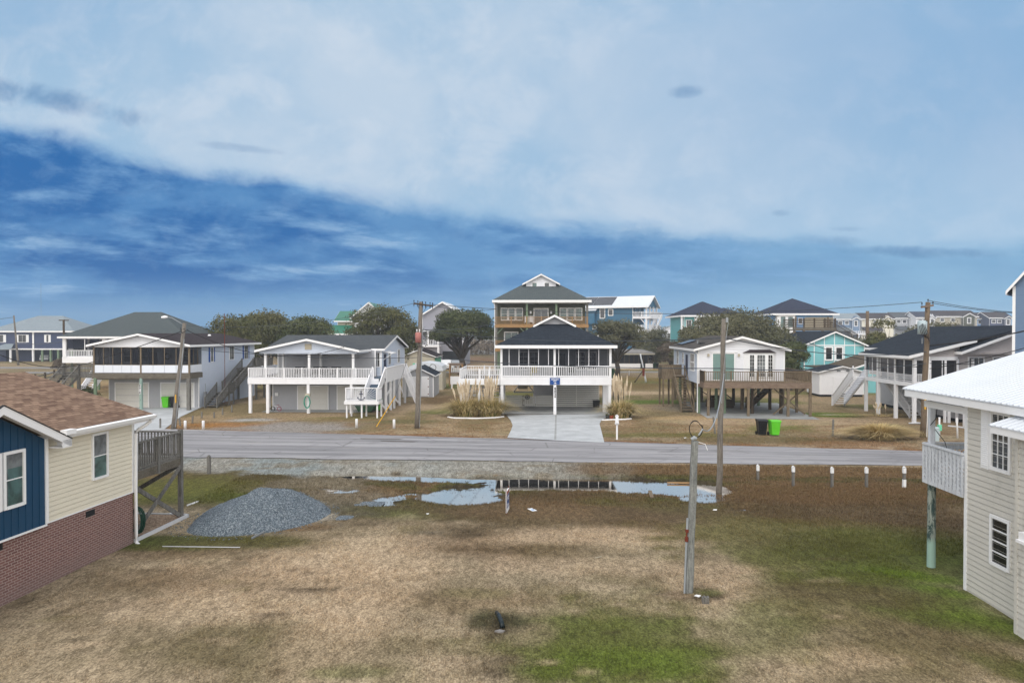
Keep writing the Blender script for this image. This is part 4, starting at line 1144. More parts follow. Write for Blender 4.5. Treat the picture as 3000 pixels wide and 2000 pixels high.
for a, w in ((-7.6, .8), (-6.2, .9), (-1.9, .6)): window(t, fw, a, 4.4, w, 1.15, 1, 2, gm='glass_dark', shut='shutter_blue', sw=.3)
mb = MB(); fbox(mb, fw, -5.15, -4.35, 3.45, 5.4, 0, .05); mb.build('door', M['dark_interior'], t)
mb = MB()
for i in range(40):
    a = i * .157; mb.tube([(-3.3 + .22 * math.cos(a), 2.28, 4.95 + .22 * math.sin(a)), (-3.3 + .36 * math.cos(a + .2), 2.22, 4.95 + .36 * math.sin(a + .2))], [.03, .01], 4)
mb.build('wreath', M['dark_wood'], t)
bay_garage(t, -8.45, -5.25, 2.38, 2.35); bay_garage(t, -3.95, -.8, 2.38, 2.35)
fr_ = right(-.3, 0)
window(t, fr_, 4.75, 4.35, .55, 1.35, 1, 1, gm='glass_curtain', shut='shutter_blue', sw=.28)
window(t, fr_, 9.0, 4.4, .95, 1.35, 2, 1, gm='glass'); window(t, fr_, 12.6, 4.35, .95, 1.4, 2, 2, gm='glass', shut='shutter_blue', sw=.28)
mb = MB(); mb.tube([(-2.2, 8.5, 6.9), (-2.2, 8.5, 7.05)], [.18, .12], 12); mb.build('roof_vent', M['white_trim'], t)
# stairs and deck on the right flank
d = MB(); d.box(-.28, 1.9, 10.6, 15.2, 3.25, 3.42); d = d.build('side_deck', M['grey_wood_x'], t)
railing(d, (1.88, 10.7), (1.88, 15.2), 3.42, 4.4, .13, 'grey_wood', .04, post=2.2); railing(d, (-.2, 15.1), (1.88, 15.1), 3.42, 4.4, .13, 'grey_wood', post=2.1)
posts(d, [(1.85, 10.7), (1.85, 15.1), (-.1, 10.7), (1.85, 12.9)], 0, 3.3, .18, 'grey_wood')
stairs(t, (.95, 2.2, 0), (.95, 4.7, 1.25), 1.1, 6, 'grey_wood'); stairs(t, (.95, 5.9, 1.28), (.95, 10.6, 3.4), 1.1, 11, 'grey_wood')
d = MB(); d.box(.3, 1.6, 4.7, 5.9, 1.12, 1.26); d = d.build('landing', M['grey_wood'], t); posts(d, [(.35, 4.8), (1.55, 4.8), (.35, 5.8), (1.55, 5.8)], 0, 1.15, .12, 'grey_wood'); railing(d, (1.58, 4.7), (1.58, 5.9), 1.26, 2.2, .13, 'grey_wood')
mb = MB(); mb.box(.02, .2, 2.7, 3.0, 1.0, 1.5); mb.tube([(.1, 2.85, 0), (.1, 2.85, 1.0)], .04, 6); mb.tube([(.1, 2.85, 1.5), (.1, 2.85, 2.3)], .03, 6); mb.build('electric_meter', M['grey_metal'], t)
# left stair and landing
d = MB(); d.box(-12.2, -9.15, .1, 2.4, 3.0, 3.3); d = d.build('landing', M['grey_wood'], t)
railing(d, (-12.1, .2), (-12.1, 2.35), 3.3, 4.25, .14, 'grey_wood', post=2); railing(d, (-12.1, 2.3), (-9.2, 2.3), 3.3, 4.25, .14, 'grey_wood', post=1.5); railing(d, (-10.5, .15), (-9.2, .15), 3.3, 4.25, .14, 'grey_wood', post=1.3)
posts(d, [(-12.1, .2), (-10.6, .2), (-12.1, 2.3)], 0, 3.1, .2, 'grey_wood')
stairs(t, (-11.3, -4.6, 0), (-11.3, .15, 3.28), 1.45, 15, 'grey_wood')

# ============================================================ BIG GREEN-GREY HIP ROOF behind it
t = thing('hip_roof_house', 'stilt house with a broad green-grey hip roof and white porch posts', 'house', -56.2, 85.6, 0)
hip(t, -.4, 15.6, -.6, 11.8, 6.65, .52, 'shingle_green')
body(t, 3.0, 15, 2.4, 11, 3.7, 6.6, 'white_siding', .2, trim=None)
mb = MB(); mb.box(0, 15, 0, 2.4, 3.55, 3.75); mb.box(-.15, 15.1, -.12, 0, 3.45, 4.2); mb.box(-.15, 0, 0, 11, 3.45, 4.2); mb.box(0, 3, 2.4, 11, 3.5, 3.7); fl = mb.build('porch_floor', M['white_paint'], t)
for a, c in ((.35, 4.9), (5.4, 9.8), (10.3, 14.8)):
    screens(t, front(0, 0), a, c, 5.0, 6.4, [(a + c) / 2], 'insect_screen', 'white_paint', .1); railing(fl, (a, 0), (c, 0), 4.15, 5.05, .2, 'white_paint', .06)
posts(t, [(.15, .02), (5.1, .02), (10.1, .02), (14.9, .02)], 4.15, 6.6, .42, 'white_paint', 'porch_post'); posts(t, [(.0, 5.0), (.0, 10.5)], 4.15, 6.6, .2, 'white_paint', 'porch_post')
for i in range(5):
    for j in range(3): posts(t, [(.6 + i * 3.4, .6 + j * 4.9)], 0, 3.5, .3, 'green_post', 'piling', True)
stairs(t, (5.5, -4.2, 0), (5.5, -.1, 3.6), 1.2, 14, 'white_paint', solid=True)
mb = MB(); mb.box(3.5, 14, 4, 10, 0, 3.4); mb.build('enclosure', M['white_siding'], t)

# ============================================================ FAR LEFT NAVY HOUSE
t = thing('navy_house', 'navy sided stilt house with pale grey hip roof and white shutters', 'house', -131, 171, 0)
hip(t, -.6, 21.6, -.6, 15.2, 7.6, .5, 'shingle_light', fh=.35)
body(t, 0, 21, 0, 14.6, 3.3, 7.5, 'navy_siding', .3, trim=None)
mb = MB(); mb.box(-.1, 21.1, -.12, .05, 3.0, 3.32); mb.box(10.9, 11.3, -.1, .02, 3.3, 7.6); mb.build('band', M['white_trim'], t)
for x in (4.9, 12.9 - 5.4, ): pass
window(t, front(0, 0), 1.6, 4.9, 2.0, 1.8, 2, 1, gm='glass_dark', shut='white_trim', sw=.55, fr=.1)
window(t, front(0, 0), 9.3 - 1.9, 4.9, 1.9, 1.8, 2, 1, gm='glass_dark', shut='white_trim', sw=.55, fr=.1)
window(t, front(0, 0), 14.4, 4.9, .5, 1.8, 1, 1, gm='glass_dark', shut='white_trim', sw=.45, fr=.1)
for x in (.2, 5.2, 10.9, 13.2, 15.3, 17.2, 20.6): posts(t, [(x, .2), (x, 7)], 0, 3.1, .4, 'green_post' if x > 12 else 'white_paint', 'piling')
mb = MB(); mb.box(5.4, 9, 3, 12, 0, 3.1); mb.box(-2, 2, 3, 12, 0, 3.1); mb.build('enclosure', M['navy_siding'], t)
rr = MB(); rr.prism([(2.2, -2.4, 3.1), (7.2, -2.4, 3.1), (6.2, 0, 4.4), (3.9, 0, 4.4)], (0, 0, .1)); rr.build('porch_roof', M['shingle_light'], t)
for x in (2.4, 3.6, 7.0): posts(t, [(x, -2.2)], 0, 3.1, .3, 'white_paint', 'porch_post')
mb = MB(); mb.beam((-1.5, .1, 3), (1.2, .1, .3), .12, .25); mb.beam((1.2, .1, 3), (-1.5, .1, .3), .12, .25); mb.build('brace', M['dark_wood'], t)
mb = MB(); mb.box(11.5, 20.5, 9, 9.1, 0, 3.1); mb.build('rear_backing', M['dark_interior'], t)

# ============================================================ WHITE HOUSE WITH WRAP DECK AND ANCHOR RAILING
t = thing('anchor_deck_house', 'white two level house with wraparound deck, anchor railing and two garage doors', 'house', -23.7, 61.3, 2.5)
# lower storey
body(t, 1.15, 10.6, 2.8, 15, 0, 2.75, 'grey_siding', .17, trim=None)
bay_garage(t, 3.55, 6.35, 2.78, 2.2, 4, 4, True); bay_garage(t, 7.3, 9.9, 2.78, 2.2, 4, 3, True)
mb = MB(); mb.tube([(1.2, 2.6, .1), (1.2, 2.6, 2.6)], .05, 6); mb.box(1.35, 1.65, 2.7, 2.78, 1.3, 1.6); mb.build('conduit', M['white_trim'], t)
# deck
d = MB(); d.box(0, 11.8, 0, 4.5, 2.9, 3.08); d.box(0, 1.2, 4.5, 9, 2.9, 3.08); d = d.build('deck', M['grey_wood_x'], t)
mb = MB(); mb.box(-.03, 11.85, -.06, 0, 2.62, 3.12); mb.box(-.06, 0, -.0, 9, 2.62, 3.12); mb.box(0, 11.0, .02, .1, 2.62, 2.88); mb.build('rim_board', M['white_paint'], d)
railing(d, (.03, .03), (11.35, .03), 3.1, 4.05, .15, 'white_paint', .05, post=1.6); railing(d, (.03, .05), (.03, 9), 3.1, 4.05, .16, 'white_paint', .05, post=3)
posts(d, [(.15, .1), (1.75, .1), (5.45, .1), (9.35, .1)], 0, 2.7, .24, 'white_paint'); posts(d, [(.15, 4.4), (1.0, 8.8)], 0, 2.9, .18, 'white_paint')
# porch columns, gable
posts(t, [(1.45, .35), (5.45, .35), (9.45, .35), (2.2, 2.6), (5.5, 3.4)], 3.08, 5.35, .2, 'white_trim', 'column')
mb = MB(); siding(mb, front(0, .12), .95, 9.95, 5.45, 5.62, .15, .02, (5.45, 6.6)); mb.box(.95, 9.95, .14, .3, 5.33, 5.6); mb.box(.95, 1.1, .14, 5, 5.33, 5.6); mb.box(9.8, 9.95, .14, 5, 5.33, 5.6); mb.build('gable_wall', M['blue_white_siding'], t)
mb = MB(); fbox(mb, front(0, .1), 5.15, 5.75, 5.72, 6.22, 0, .06); mb.build('gable_vent', M['tan_paint'], t)
gable_y(t, .75, 10.15, -.35, 9.9, 5.56, .215, 'shingle_grey', fh=.2)
mb = MB(); mb.box(1.1, 9.8, .3, 3.8, 5.34, 5.36); mb.build('porch_ceiling', M['interior_wall'], t)
# porch back wall
body(t, 1.15, 10.6, 3.9, 15.4, 3.08, 5.56, 'grey_siding', .17, trim='white_trim', sides='flb', name='porch_wall')
# rear cross body with gable facing right
body(t, 10.3, 11.05, 4.4, 15.4, 3.08, 5.6, 'blue_white_siding', .15, sides='fr', gs=6.75)
body(t, 1.0, 10.35, 5.0, 15.4, 3.1, 5.55, 'blue_white_siding', .15, trim=None, sides='lb', gs=6.7)
gable_x(t, -.2, 11.4, 4.1, 15.7, 5.6, .215, 'shingle_grey', fh=.2)
window(t, front(0, 4.4), 10.5, 4.0, .36, 1.3, 2, 2, gm='glass_dark')
fr_ = right(11.05, 0)
window(t, fr_, 7.2, 4.05, .95, 1.3, 2, 2, gm='glass_dark'); window(t, fr_, 11.6, 4.1, .95, 1.3, 2, 2, gm='glass_dark')
mb = MB(); fbox(mb, fr_, 5.3, 6.2, 3.1, 5.1, 0, .05); mb.build('door', M['navy_dark'], t)
mb = MB(); mb.prism([(11.05, 5.0, 5.35), (11.05, 6.6, 5.35), (12.0, 6.6, 5.2), (12.0, 5.0, 5.2)], (0, 0, .08)); mb.beam((11.07, 5.1, 4.6), (11.9, 5.1, 5.2), .06); mb.build('door_hood', M['white_trim'], t)
# side deck to the right with boarded rail, props and braces
d = MB(); d.box(10.95, 12.25, 1.0, 9.8, 2.95, 3.12); d = d.build('side_deck', M['blue_tread'], t)
mb = MB(); mb.box(12.25, 12.31, .9, 9.9, 2.7, 4.0); mb.box(12.20, 12.38, .9, 9.9, 4.0, 4.06); mb.build('boarded_rail', M['white_paint'], d)
for y in (1.0, 2.9, 4.4, 6.9, 9.6): posts(d, [(12.25, y)], 0, 2.8, .2, 'white_paint')
for (a, c) in (((12.25, 1.2, .15), (12.25, -1.6, 1.3)), ((12.25, 1.2, .8), (12.25, 2.9, .1)), ((12.25, 2.9, 2.0), (12.25, 1.2, 1.5)), ((12.25, 4.4, 1.0), (12.25, 6.9, .2)), ((12.25, 9.6, .3), (12.25, 6.9, 2.2))):
    mb = MB(); mb.beam(a, c, .05, .22); mb.build('brace', M['white_paint'], d)
# two short rear rails seen over the deck
railing(d, (12.2, 9.8), (11.1, 9.8), 3.12, 4.05, .15, 'white_paint')
stairs(t, (13.6, 9.2, 0), (12.4, 9.2, 3.0), 1.1, 10, 'white_paint', solid=False, rails=(1, -1))
# anchor landing and lower flight
stairs(t, (11.6, -1.75, 1.47), (11.6, 1.0, 3.1), 1.05, 8, 'white_paint', tread='blue_tread', open_=False, rails=(1, -1), solid=True)
d = MB(); d.box(9.7, 12.5, -3.15, -1.7, 1.30, 1.44); d.box(9.62, 12.58, -3.2, -3.12, 1.16, 1.44); d.box(12.5, 12.58, -3.12, -1.7, 1.16, 1.44); d.box(9.62, 9.7, -3.12, -1.7, 1.16, 1.44); d = d.build('anchor_landing', M['white_paint'], t)
mb = MB(); mb.box(9.7, 12.5, -3.1, -1.72, 1.441, 1.455); mb.build('landing_floor', M['blue_tread'], d)
posts(d, [(9.82, -3.0), (11.1, -3.0), (12.42, -3.0), (9.9, -1.85), (11.2, -1.85), (12.5, -1.85)], 0, 1.3, .12, 'white_paint')
mb = MB(); x0, x1, y = 9.72, 12.45, -3.1
mb.box(x0, x0 + .1, y - .05, y + .05, 1.44, 2.52); mb.box(x1 - .1, x1, y - .05, y + .05, 1.44, 2.52); mb.box(x0, x1, y - .07, y + .07, 2.5, 2.57); mb.box(x0 + .1, x1 - .1, y - .03, y + .03, 1.45, 1.54)
cx = (x0 + x1) / 2
for i in range(-11, 12):
    an = i * R(7.6); dx_ = math.sin(an); dz_ = math.cos(an); Lx = (1.22 / abs(dx_)) if abs(dx_) > 1e-3 else 9; L_ = min(Lx, .98 / max(dz_, .01))
    mb.beam((cx + dx_ * .22, y + .0, 1.52 + dz_ * .22), (cx + dx_ * L_, y, 1.52 + dz_ * L_), .03, .045, (0, 1, 0))
sr = mb.build('sunburst_railing', M['white_paint'], d)
railing(d, (12.5, -3.05), (12.5, -1.8), 1.45, 2.5, .15, 'white_paint'); railing(d, (9.72, -1.8), (9.72, -3.05), 1.45, 2.5, .15, 'white_paint'); railing(d, (9.75, -1.75), (11.0, -1.75), 1.45, 2.5, .15, 'white_paint')
mb = MB(); ya = y - .09
mb.box(cx - .03, cx + .03, ya, ya + .03, 1.55, 2.2); mb.box(cx - .16, cx + .16, ya, ya + .03, 2.02, 2.08)
for i in range(14):
    a0, a1 = R(200 + i * 10), R(210 + i * 10)
    mb.beam((cx + .27 * math.cos(a0), ya + .015, 1.80 + .27 * math.sin(a0)), (cx + .27 * math.cos(a1), ya + .015, 1.80 + .27 * math.sin(a1)), .03, .07, (0, 1, 0))
for i in range(10):
    a0, a1 = R(i * 36), R(i * 36 + 36); mb.beam((cx + .06 * math.cos(a0), ya + .015, 2.26 + .06 * math.sin(a0)), (cx + .06 * math.cos(a1), ya + .015, 2.26 + .06 * math.sin(a1)), .03, .03, (0, 1, 0))
for sg in (-1, 1): mb.prism([(cx + sg * .22, ya, 1.66), (cx + sg * .34, ya, 1.68), (cx + sg * .25, ya, 1.84)], (0, .03, 0))
mb.build('anchor', M['navy_dark'], sr)
# hose reel on the deck post
t2 = thing('hose_reel', 'teal garden hose looped on a reel at the middle deck post', 'hose reel', -23.7 + 5.45, 60.9, 2.5, 0)
mb = MB(); mb.box(-.22, .22, -.12, .1, 1.55, 1.8); mb.tube([(0, -.2, 1.62), (0, .1, 1.62)], .16, 12); mb.build('reel', M['beige_block'], t2)
mb = MB(); pts = [( (.26 + .05 * math.sin(i * .4)) * math.cos(i * .33), -.18 + .06 * math.sin(i * .11), 1.05 + (.52 + .07 * math.sin(i * .21)) * math.sin(i * .33)) for i in range(110)]
mb.tube(pts, .022, 5); mb.build('hose', M['hose_teal'], t2, True)
# dark patio seats on the porch
for i, (px, wd, lb) in enumerate(((876, .95, 'dark patio chair on the anchor house porch nearest the left column'), (935, 1.3, 'wide dark patio bench right of the middle porch column'), (982, .9, 'dark patio chair at the right end of the anchor house porch'))):
    q = thing('patio_chair', lb, 'chair', X_(px, 62.2), 62.2, 2.5, 3.08, 'patio seats on the anchor house porch')
    mb = MB(); mb.box(-wd / 2, wd / 2, -.3, .3, .38, .46); mb.build('seat', M['dark_metal'], q)
    mb = MB(); mb.box(-wd / 2, wd / 2, .26, .34, .46, 1.02); mb.build('backrest', M['dark_metal'], q)
    for sx in (-1, 1):
        for yy in (-.27, .27): 
            mb = MB(); mb.box(sx * (wd / 2 - .03) - .02, sx * (wd / 2 - .03) + .02, yy - .02, yy + .02, 0, .38); mb.build('leg', M['dark_metal'], q)
# child's bicycle under the house
q = thing('childs_bicycle', "small child's bicycle with pink rear wheel beside the garage door", 'bicycle', X_(808, 62.8), 62.8, 10, .03)
for x in (-.32, .32):
    mb = MB(); mb.tube([(x + .19 * math.cos(i * .4488), 0, .19 + .19 * math.sin(i * .4488)) for i in range(15)], .03, 6); mb.build('wheel', M['rubber'] if x < 0 else M['pink'], q)
mb = MB(); mb.tube([(-.32, 0, .19), (-.2, 0, .5), (.1, 0, .22), (.32, 0, .19), (.15, 0, .45), (-.18, 0, .45)], .018, 6); mb.tube([(-.2, 0, .5), (-.22, 0, .66)], .015, 6); mb.tube([(-.24, -.2, .68), (-.24, .2, .68)], .015, 6); mb.tube([(.15, 0, .45), (.17, 0, .52)], .015, 6); mb.build('frame', M['white_paint'], q)
mb = MB(); mb.box(.08, .28, -.05, .05, .52, .56); mb.build('saddle', M['pink'], q)
# ============================================================ MIDDLE HOUSE WITH CARPORT
t = thing('carport_house', 'white stilt house with dark hip roof, screened porch and open carport numbered 8026', 'house', 3.86, 60.2, 1.5)
# roof: hip with small gable at its top
x0, x1, y0, y1 = -5.32, 5.32, -.45, 15.5; ze = 6.02; i = 3.75; rn = 5.32
mb = MB(); z = ze + .1; pt = .5
A = (x0, y0, z); B = (x1, y0, z); zi = z + pt * i; Cc = (x1 - i, y0 + i, zi); D = (x0 + i, y0 + i, zi); zr = z + pt * rn
Rf = (0, y0 + i, zr); Rb = (0, y1 - rn, zr)
mb.quad(A, B, Cc, D); mb.quad(B, (x1, y1, z), Rb, Rf, Cc); mb.quad((x0, y1, z), A, D, Rf, Rb); mb.quad((x1, y1, z), (x0, y1, z), Rb)
mb.box(x0 + .02, x1 - .02, y0 + .02, y1 - .02, ze - .05, ze + .09)
# gablet eyebrow planes
yg = y0 + i - .45
for s in (-1, 1):
    mb.prism([(0, yg, zr + .04), (s * 1.95, yg, zr + .04 - .5 * 1.95), (s * 1.95, yg, zr + .12 - .5 * 1.95), (0, yg, zr + .12)], (0, 3.0, 0))
rf = mb.build('roof', M['shingle_dark'], t)
mb = MB(); e = .04
mb.box(x0 - e, x1 + e, y0 - e, y0 - .003, ze - .16, z + .0); mb.box(x0 - e, x0 - .003, y0, y1, ze - .16, z); mb.box(x1 + .003, x1 + e, y0, y1, ze - .16, z)
for s in (-1, 1): mb.prism([(0, yg - .05, zr - .10), (s * 1.98, yg - .05, zr - .10 - .99), (s * 1.98, yg - .05, zr + .10 - .99), (0, yg - .05, zr + .10)], (0, .04, 0))
mb.build('fascia', M['white_trim'], rf)
mb = MB(); siding(mb, front(0, y0 + i - .02), -1.6, 1.6, zi + .02, zi + .03, .15, .02, (0, zr - .02)); mb.build('gable_wall', M['grey_siding'], rf)
mb = MB(); mb.tube([(4.1, 3.9, 6.5), (4.1, 3.9, 7.0)], .04, 6); mb.build('vent_pipe', M['white_trim'], rf)
# porch frame
mb = MB(); mb.box(-4.9, 4.9, -.02, .12, 5.84, 6.0); mb.box(-4.92, -4.86, 0, 2.4, 5.84, 6.0); mb.box(4.86, 4.92, 0, 2.4, 5.84, 6.0); mb.build('header', M['white_trim'], t)
posts(t, [(-4.8, .04), (-.1, .04), (4.8, .04)], 2.6, 5.85, .19, 'white_paint', 'porch_post')
screens(t, front(0, 0), -4.7, -.2, 4.3, 5.8, [-4.12, -3.24, -2.39, -1.52, -.64], 'insect_screen', 'white_paint', .05)
screens(t, front(0, 0), 0.0, 4.7, 4.3, 5.8, [.257, 1.13, 2.01, 2.91, 3.78], 'insect_screen', 'white_paint', .05)
railing(t, (-4.7, -.05), (-.2, -.05), 3.3, 4.26, .158, 'white_paint', .055, .1); railing(t, (0, -.05), (4.7, -.05), 3.3, 4.26, .158, 'white_paint', .055, .1)
d = MB(); d.box(-4.9, 4.9, -.1, .05, 2.62, 3.30); d.box(-4.9, 4.9, .05, 2.4, 3.1, 3.28)
for i_ in range(62): d.box(-4.86 + i_ * .158, -4.80 + i_ * .158, -.13, -.1, 2.86, 3.3)
d.box(-4.9, 4.9, -.12, -.1, 2.62, 2.84)
d = d.build('deck_band', M['white_paint'], t)
# porch interior and house body
body(t, -4.9, 4.9, 2.4, 14.5, 3.28, 6.0, 'grey_siding', .18, trim='white_trim')
mb = MB(); mb.box(-4.8, 4.8, .15, 2.38, 5.86, 5.9); mb.build('porch_ceiling', M['interior_wall'], t)
fw = front(0, 2.4)
for a in (-3.25, -2.25, 2.0, 3.0): window(t, fw, a, 3.9, .75, 1.5, 2, 4, gm='glass_dark', fr=.1)
mb = MB(); fbox(mb, fw, .1, .95, 3.3, 5.3, .02, .06); mb.build('door', M['dark_interior'], t)
for x, lb in ((-1.9, None), (1.5, None)):
    mb = MB(); mb.box(x - .3, x + .3, 1.2, 1.8, 3.62, 3.7); mb.box(x - .3, x + .3, 1.75, 1.82, 3.7, 4.3)
    for a in (-.27, .27):
        for b_ in (1.23, 1.77): mb.box(x + a - .02, x + a + .02, b_ - .02, b_ + .02, 3.3, 3.62)
    q = mb.build('porch_chair', M['chair_yellow'] if x < 0 else M['dark_metal']); q.location = t.location; q.rotation_euler = t.rotation_euler
    tag(q, 'yellowish chair just visible behind the left porch screens of the carport house' if x < 0 else 'dark chair behind the right porch screens of the carport house', 'chair')
# carport
mb = MB(); mb.box(-4.9, 4.9, .1, 14.4, 2.62, 3.1); mb.build('floor_joists', M['white_paint'], t)
posts(t, [(-4.75, .05), (-.08, -.05), (4.75, .05)], 0, 2.64, .25, 'white_paint')
posts(t, [(-4.72, 1.9), (-4.72, 3.8), (4.72, 3.8)], 0, 2.64, .25, 'old_white_paint')
mb = MB(); mb.box(4.35, 4.9, 1.8, 2.3, 0, 2.62); mb.build('boxed_post', M['white_paint'], t)
for i_, ch in enumerate('8026'):
    q = text_mesh(t, ch, .27, 'cable_black', facing_front(-.06, -.182, 2.30 - i_ * .235), 'number', bold=.014)
mb = MB(); mb.box(-.52, .36, -.19, -.155, 2.66, 3.24); sg = mb.build('name_sign', M['sign_blue'], t)
text_mesh(sg, "MERMAID'S", .135, 'white_trim', facing_front(-.08, -.194, 3.10), bold=.004); text_mesh(sg, 'NEST', .12, 'white_trim', facing_front(-.08, -.194, 2.955), bold=.004)
mb = MB(); mb.prism([(-.22, -.194, 2.76), (-.12, -.194, 2.79), (-.05, -.194, 2.85), (.02, -.194, 2.79), (.1, -.194, 2.77), (.02, -.194, 2.74), (-.12, -.194, 2.74)], (0, -.004, 0)); mb.build('emblem', M['white_trim'], sg)
# slatted screen at the back of the carport
ys = 6.0
mb = MB()
for i_ in range(14): mb.box(.15, 4.45, ys, ys + .04, .06 + i_ * .185, .06 + i_ * .185 + .135)
mb.box(2.2, 2.28, ys - .04, ys, 0, 2.62); mb.build('slat_screen', M['garage_white'], t)
mb = MB()
for i_ in range(6): mb.box(-4.6, -3.0, ys, ys + .04, .06 + i_ * .185, .21 + i_ * .185)
mb.box(-3.06, -3.0, ys - .05, ys, 0, 1.1); mb.build('slat_fence', M['garage_white'], t)
mb = MB()
for i_ in range(6): mb.box(-1.72, .08, ys, ys + .04, .06 + i_ * .185, .21 + i_ * .185)
mb.box(-1.72, -1.66, ys - .05, ys, 0, 1.1); mb.build('slat_fence', M['garage_white'], t)
mb = MB()
for i_ in range(7): mb.box(-2.92 + i_ * .17, -2.92 + i_ * .17 + .13, ys - .02, ys + .02, .08, 1.05 + .04 * math.sin(i_))
mb.box(-2.95, -1.76, ys + .02, ys + .06, .85, .97); mb.box(-2.95, -1.76, ys + .02, ys + .06, .2, .3); gt = mb.build('gate', M['garage_white'], t)
mb = MB(); mb.tube([(-2.52 + .2 * math.cos(a * .3927), ys - .07, .98 + .2 * math.sin(a * .3927)) for a in range(17)], .028, 6)
for a in range(8): mb.beam((-2.52, ys - .07, .98), (-2.52 + .27 * math.cos(a * .785), ys - .07, .98 + .27 * math.sin(a * .785)), .03)
mb.build('ship_wheel', M['dark_metal'], gt)
mb = MB()
for zz in (.16, .62, 1.06): mb.box(-3.06, -2.8, ys - .05, ys - .03, zz, zz + .05)
mb.build('hinge', M['dark_metal'], gt)
mb = MB(); mb.beam((-3.9, 8.2, 1.3), (-2.9, 8.2, 2.55), .35, .08); mb.beam((-1.9, 8.2, 1.3), (-2.9, 8.2, 2.55), .35, .08); mb.box(-3.9, -1.9, 8.1, 8.3, 1.2, 1.32); mb.build('bar_gable', M['grey_siding'], t)
body(t, -1.9, 1.2, 9.2, 14, 0, 2.62, 'white_siding', .16, name='enclosure')
mb = MB(); mb.box(.1, 4.5, 7.6, 7.7, 0, 2.6); mb.build('rear_backing', M['dark_interior'], t)  # near-black sheet puts the shade behind the slats into colour
mb = MB(); mb.box(-3.5, -2.5, 9.3, 9.35, 1.5, 1.9)
for i_ in range(8): mb.box(-3.4 + i_ * .12, -3.36 + i_ * .12, 9.2, 9.3, 1.35, 1.6)
mb.build('shelf', M['tan_paint'], t)
# left side deck
d = MB(); d.box(-8.5, -4.95, .3, 6.8, 2.86, 3.02); d = d.build('side_deck', M['grey_wood_x'], t)
mb = MB(); mb.box(-8.55, -4.95, .22, .3, 2.6, 3.05); mb.box(-8.6, -8.5, .25, 6.8, 2.6, 3.05); mb.box(-8.5, -4.95, 6.75, 6.85, 2.6, 3.05); mb.build('rim_board', M['white_paint'], d)
railing(d, (-8.5, .3), (-5.0, .3), 3.02, 3.98, .16, 'white_paint', .05, post=1.75); railing(d, (-8.5, .35), (-8.5, 6.75), 3.02, 3.98, .16, 'white_paint', .05, post=2.2); railing(d, (-8.5, 6.75), (-5.0, 6.75), 3.02, 3.98, .16, 'white_paint', .05, post=1.75)
posts(d, [(-8.4, .4), (-6.8, .4), (-8.4, 3.5), (-8.4, 6.6), (-5.2, 6.6)], 0, 2.8, .18, 'white_paint')
mb = MB()
for i_ in range(5):
    for j in range(3): mb.box(-8.0 + i_ * .42, -7.7 + i_ * .42, 3.0, 3.05, 1.3 + j * .36, 1.56 + j * .36)
mb.build('block_screen', M['old_white_paint'], t)
stairs(t, (-5.6, -1.6 + 2.6, 0.1), (-5.6, 5.4, 2.9), 1.0, 12, 'white_paint', solid=True)
# air conditioner stand right
mb = MB(); mb.box(4.95, 5.6, 2.0, 2.9, 2.95, 3.05); ac = mb.build('air_conditioner_shelf', M['white_paint'], t)
mb = MB(); mb.box(4.97, 5.45, 2.1, 2.8, 3.06, 3.95); mb.build('air_conditioner', M['bin_darkgreen'], ac)
q = thing('storage_hamper', 'black storage hamper at the right end of the carport', 'hamper', 3.86 + 4.25, 60.2 + 5.4, 1.5, .05)
mb = MB(); mb.prism([(-.28, -.2, 0), (.28, -.2, 0), (.32, -.22, .62), (-.32, -.22, .62)], (0, .42, 0)); mb.build('basket', M['dark_metal'], q)
mb = MB(); mb.box(-.34, .34, -.25, .23, .62, .68); mb.build('lid', M['dark_metal'], q)

# ============================================================ OLIVE THREE LEVEL HOUSE
Dg = 92.0; gx0, gx1 = X_(1451, Dg), X_(1722.7, Dg)
t = thing('olive_house', 'tall olive green house with tan wood balconies and white roof dormer', 'house', (gx0 + gx1) / 2, Dg, 1)
w = (gx1 - gx0) / 2
zf2 = Z_(952, Dg); ze = Z_(886, Dg); zf1 = Z_(1022, Dg)
hip_i = w + .35
# roof truncated by dormer gable
i = 4.4; z = ze + .32; pt = .58; x1 = w + .38; y0 = -.4
zi = z + pt * i; zr = z + pt * x1
mb = MB(); mb.quad((-x1, y0, z), (x1, y0, z), (x1 - i, y0 + i, zi), (-(x1 - i), y0 + i, zi))
Rf = (0, y0 + x1, zr); Rb = (0, 14, zr)
mb.quad((x1, y0, z), (x1, 19, z), Rb, Rf); mb.quad((-x1, 19, z), (-x1, y0, z), Rf, Rb); mb.quad((x1, 19, z), (-x1, 19, z), Rb); mb.quad((-(x1 - i), y0 + i, zi), (x1 - i, y0 + i, zi), Rf)
rf = mb.build('roof', M['shingle_green'], t)
mb = MB(); mb.box(-x1 - .04, x1 + .04, y0 - .04, y0, ze, z); mb.box(-x1 - .04, -x1, y0, 19, ze, z); mb.box(x1, x1 + .04, y0, 19, ze, z); mb.box(-x1, x1, y0, 19, z - .06, z - .03); mb.build('fascia', M['white_trim'], rf)
ds = 95.2; dw = (1630.6 - 1543) / 2 / F * ds; dz0 = Z_(851.3, ds); dze = Z_(832, ds); dzp = Z_(803, ds)
yd = ds - Dg
mb = MB(); siding(mb, front(0, yd), -dw, dw, dz0 - .3, dze + .1, .22, .02, (0, dzp - .1)); mb.box(-dw, dw, yd + .02, yd + 6, dz0 - .5, dze); dm = mb.build('dormer', M['white_siding'], t)
gable_y(dm, -dw - .5, dw + .5, yd - .45, yd + 6, dze - .1, (dzp - dze + .1) / (dw + .5) * .93, 'shingle_green', fh=.25)
for a in (-1.1, .62): window(dm, front(0, yd - .02), a * 1.0 - .12, dz0 + .45, .6, .62, 1, 1, gm='glass_teal' if a < 0 else 'glass', fr=.08)
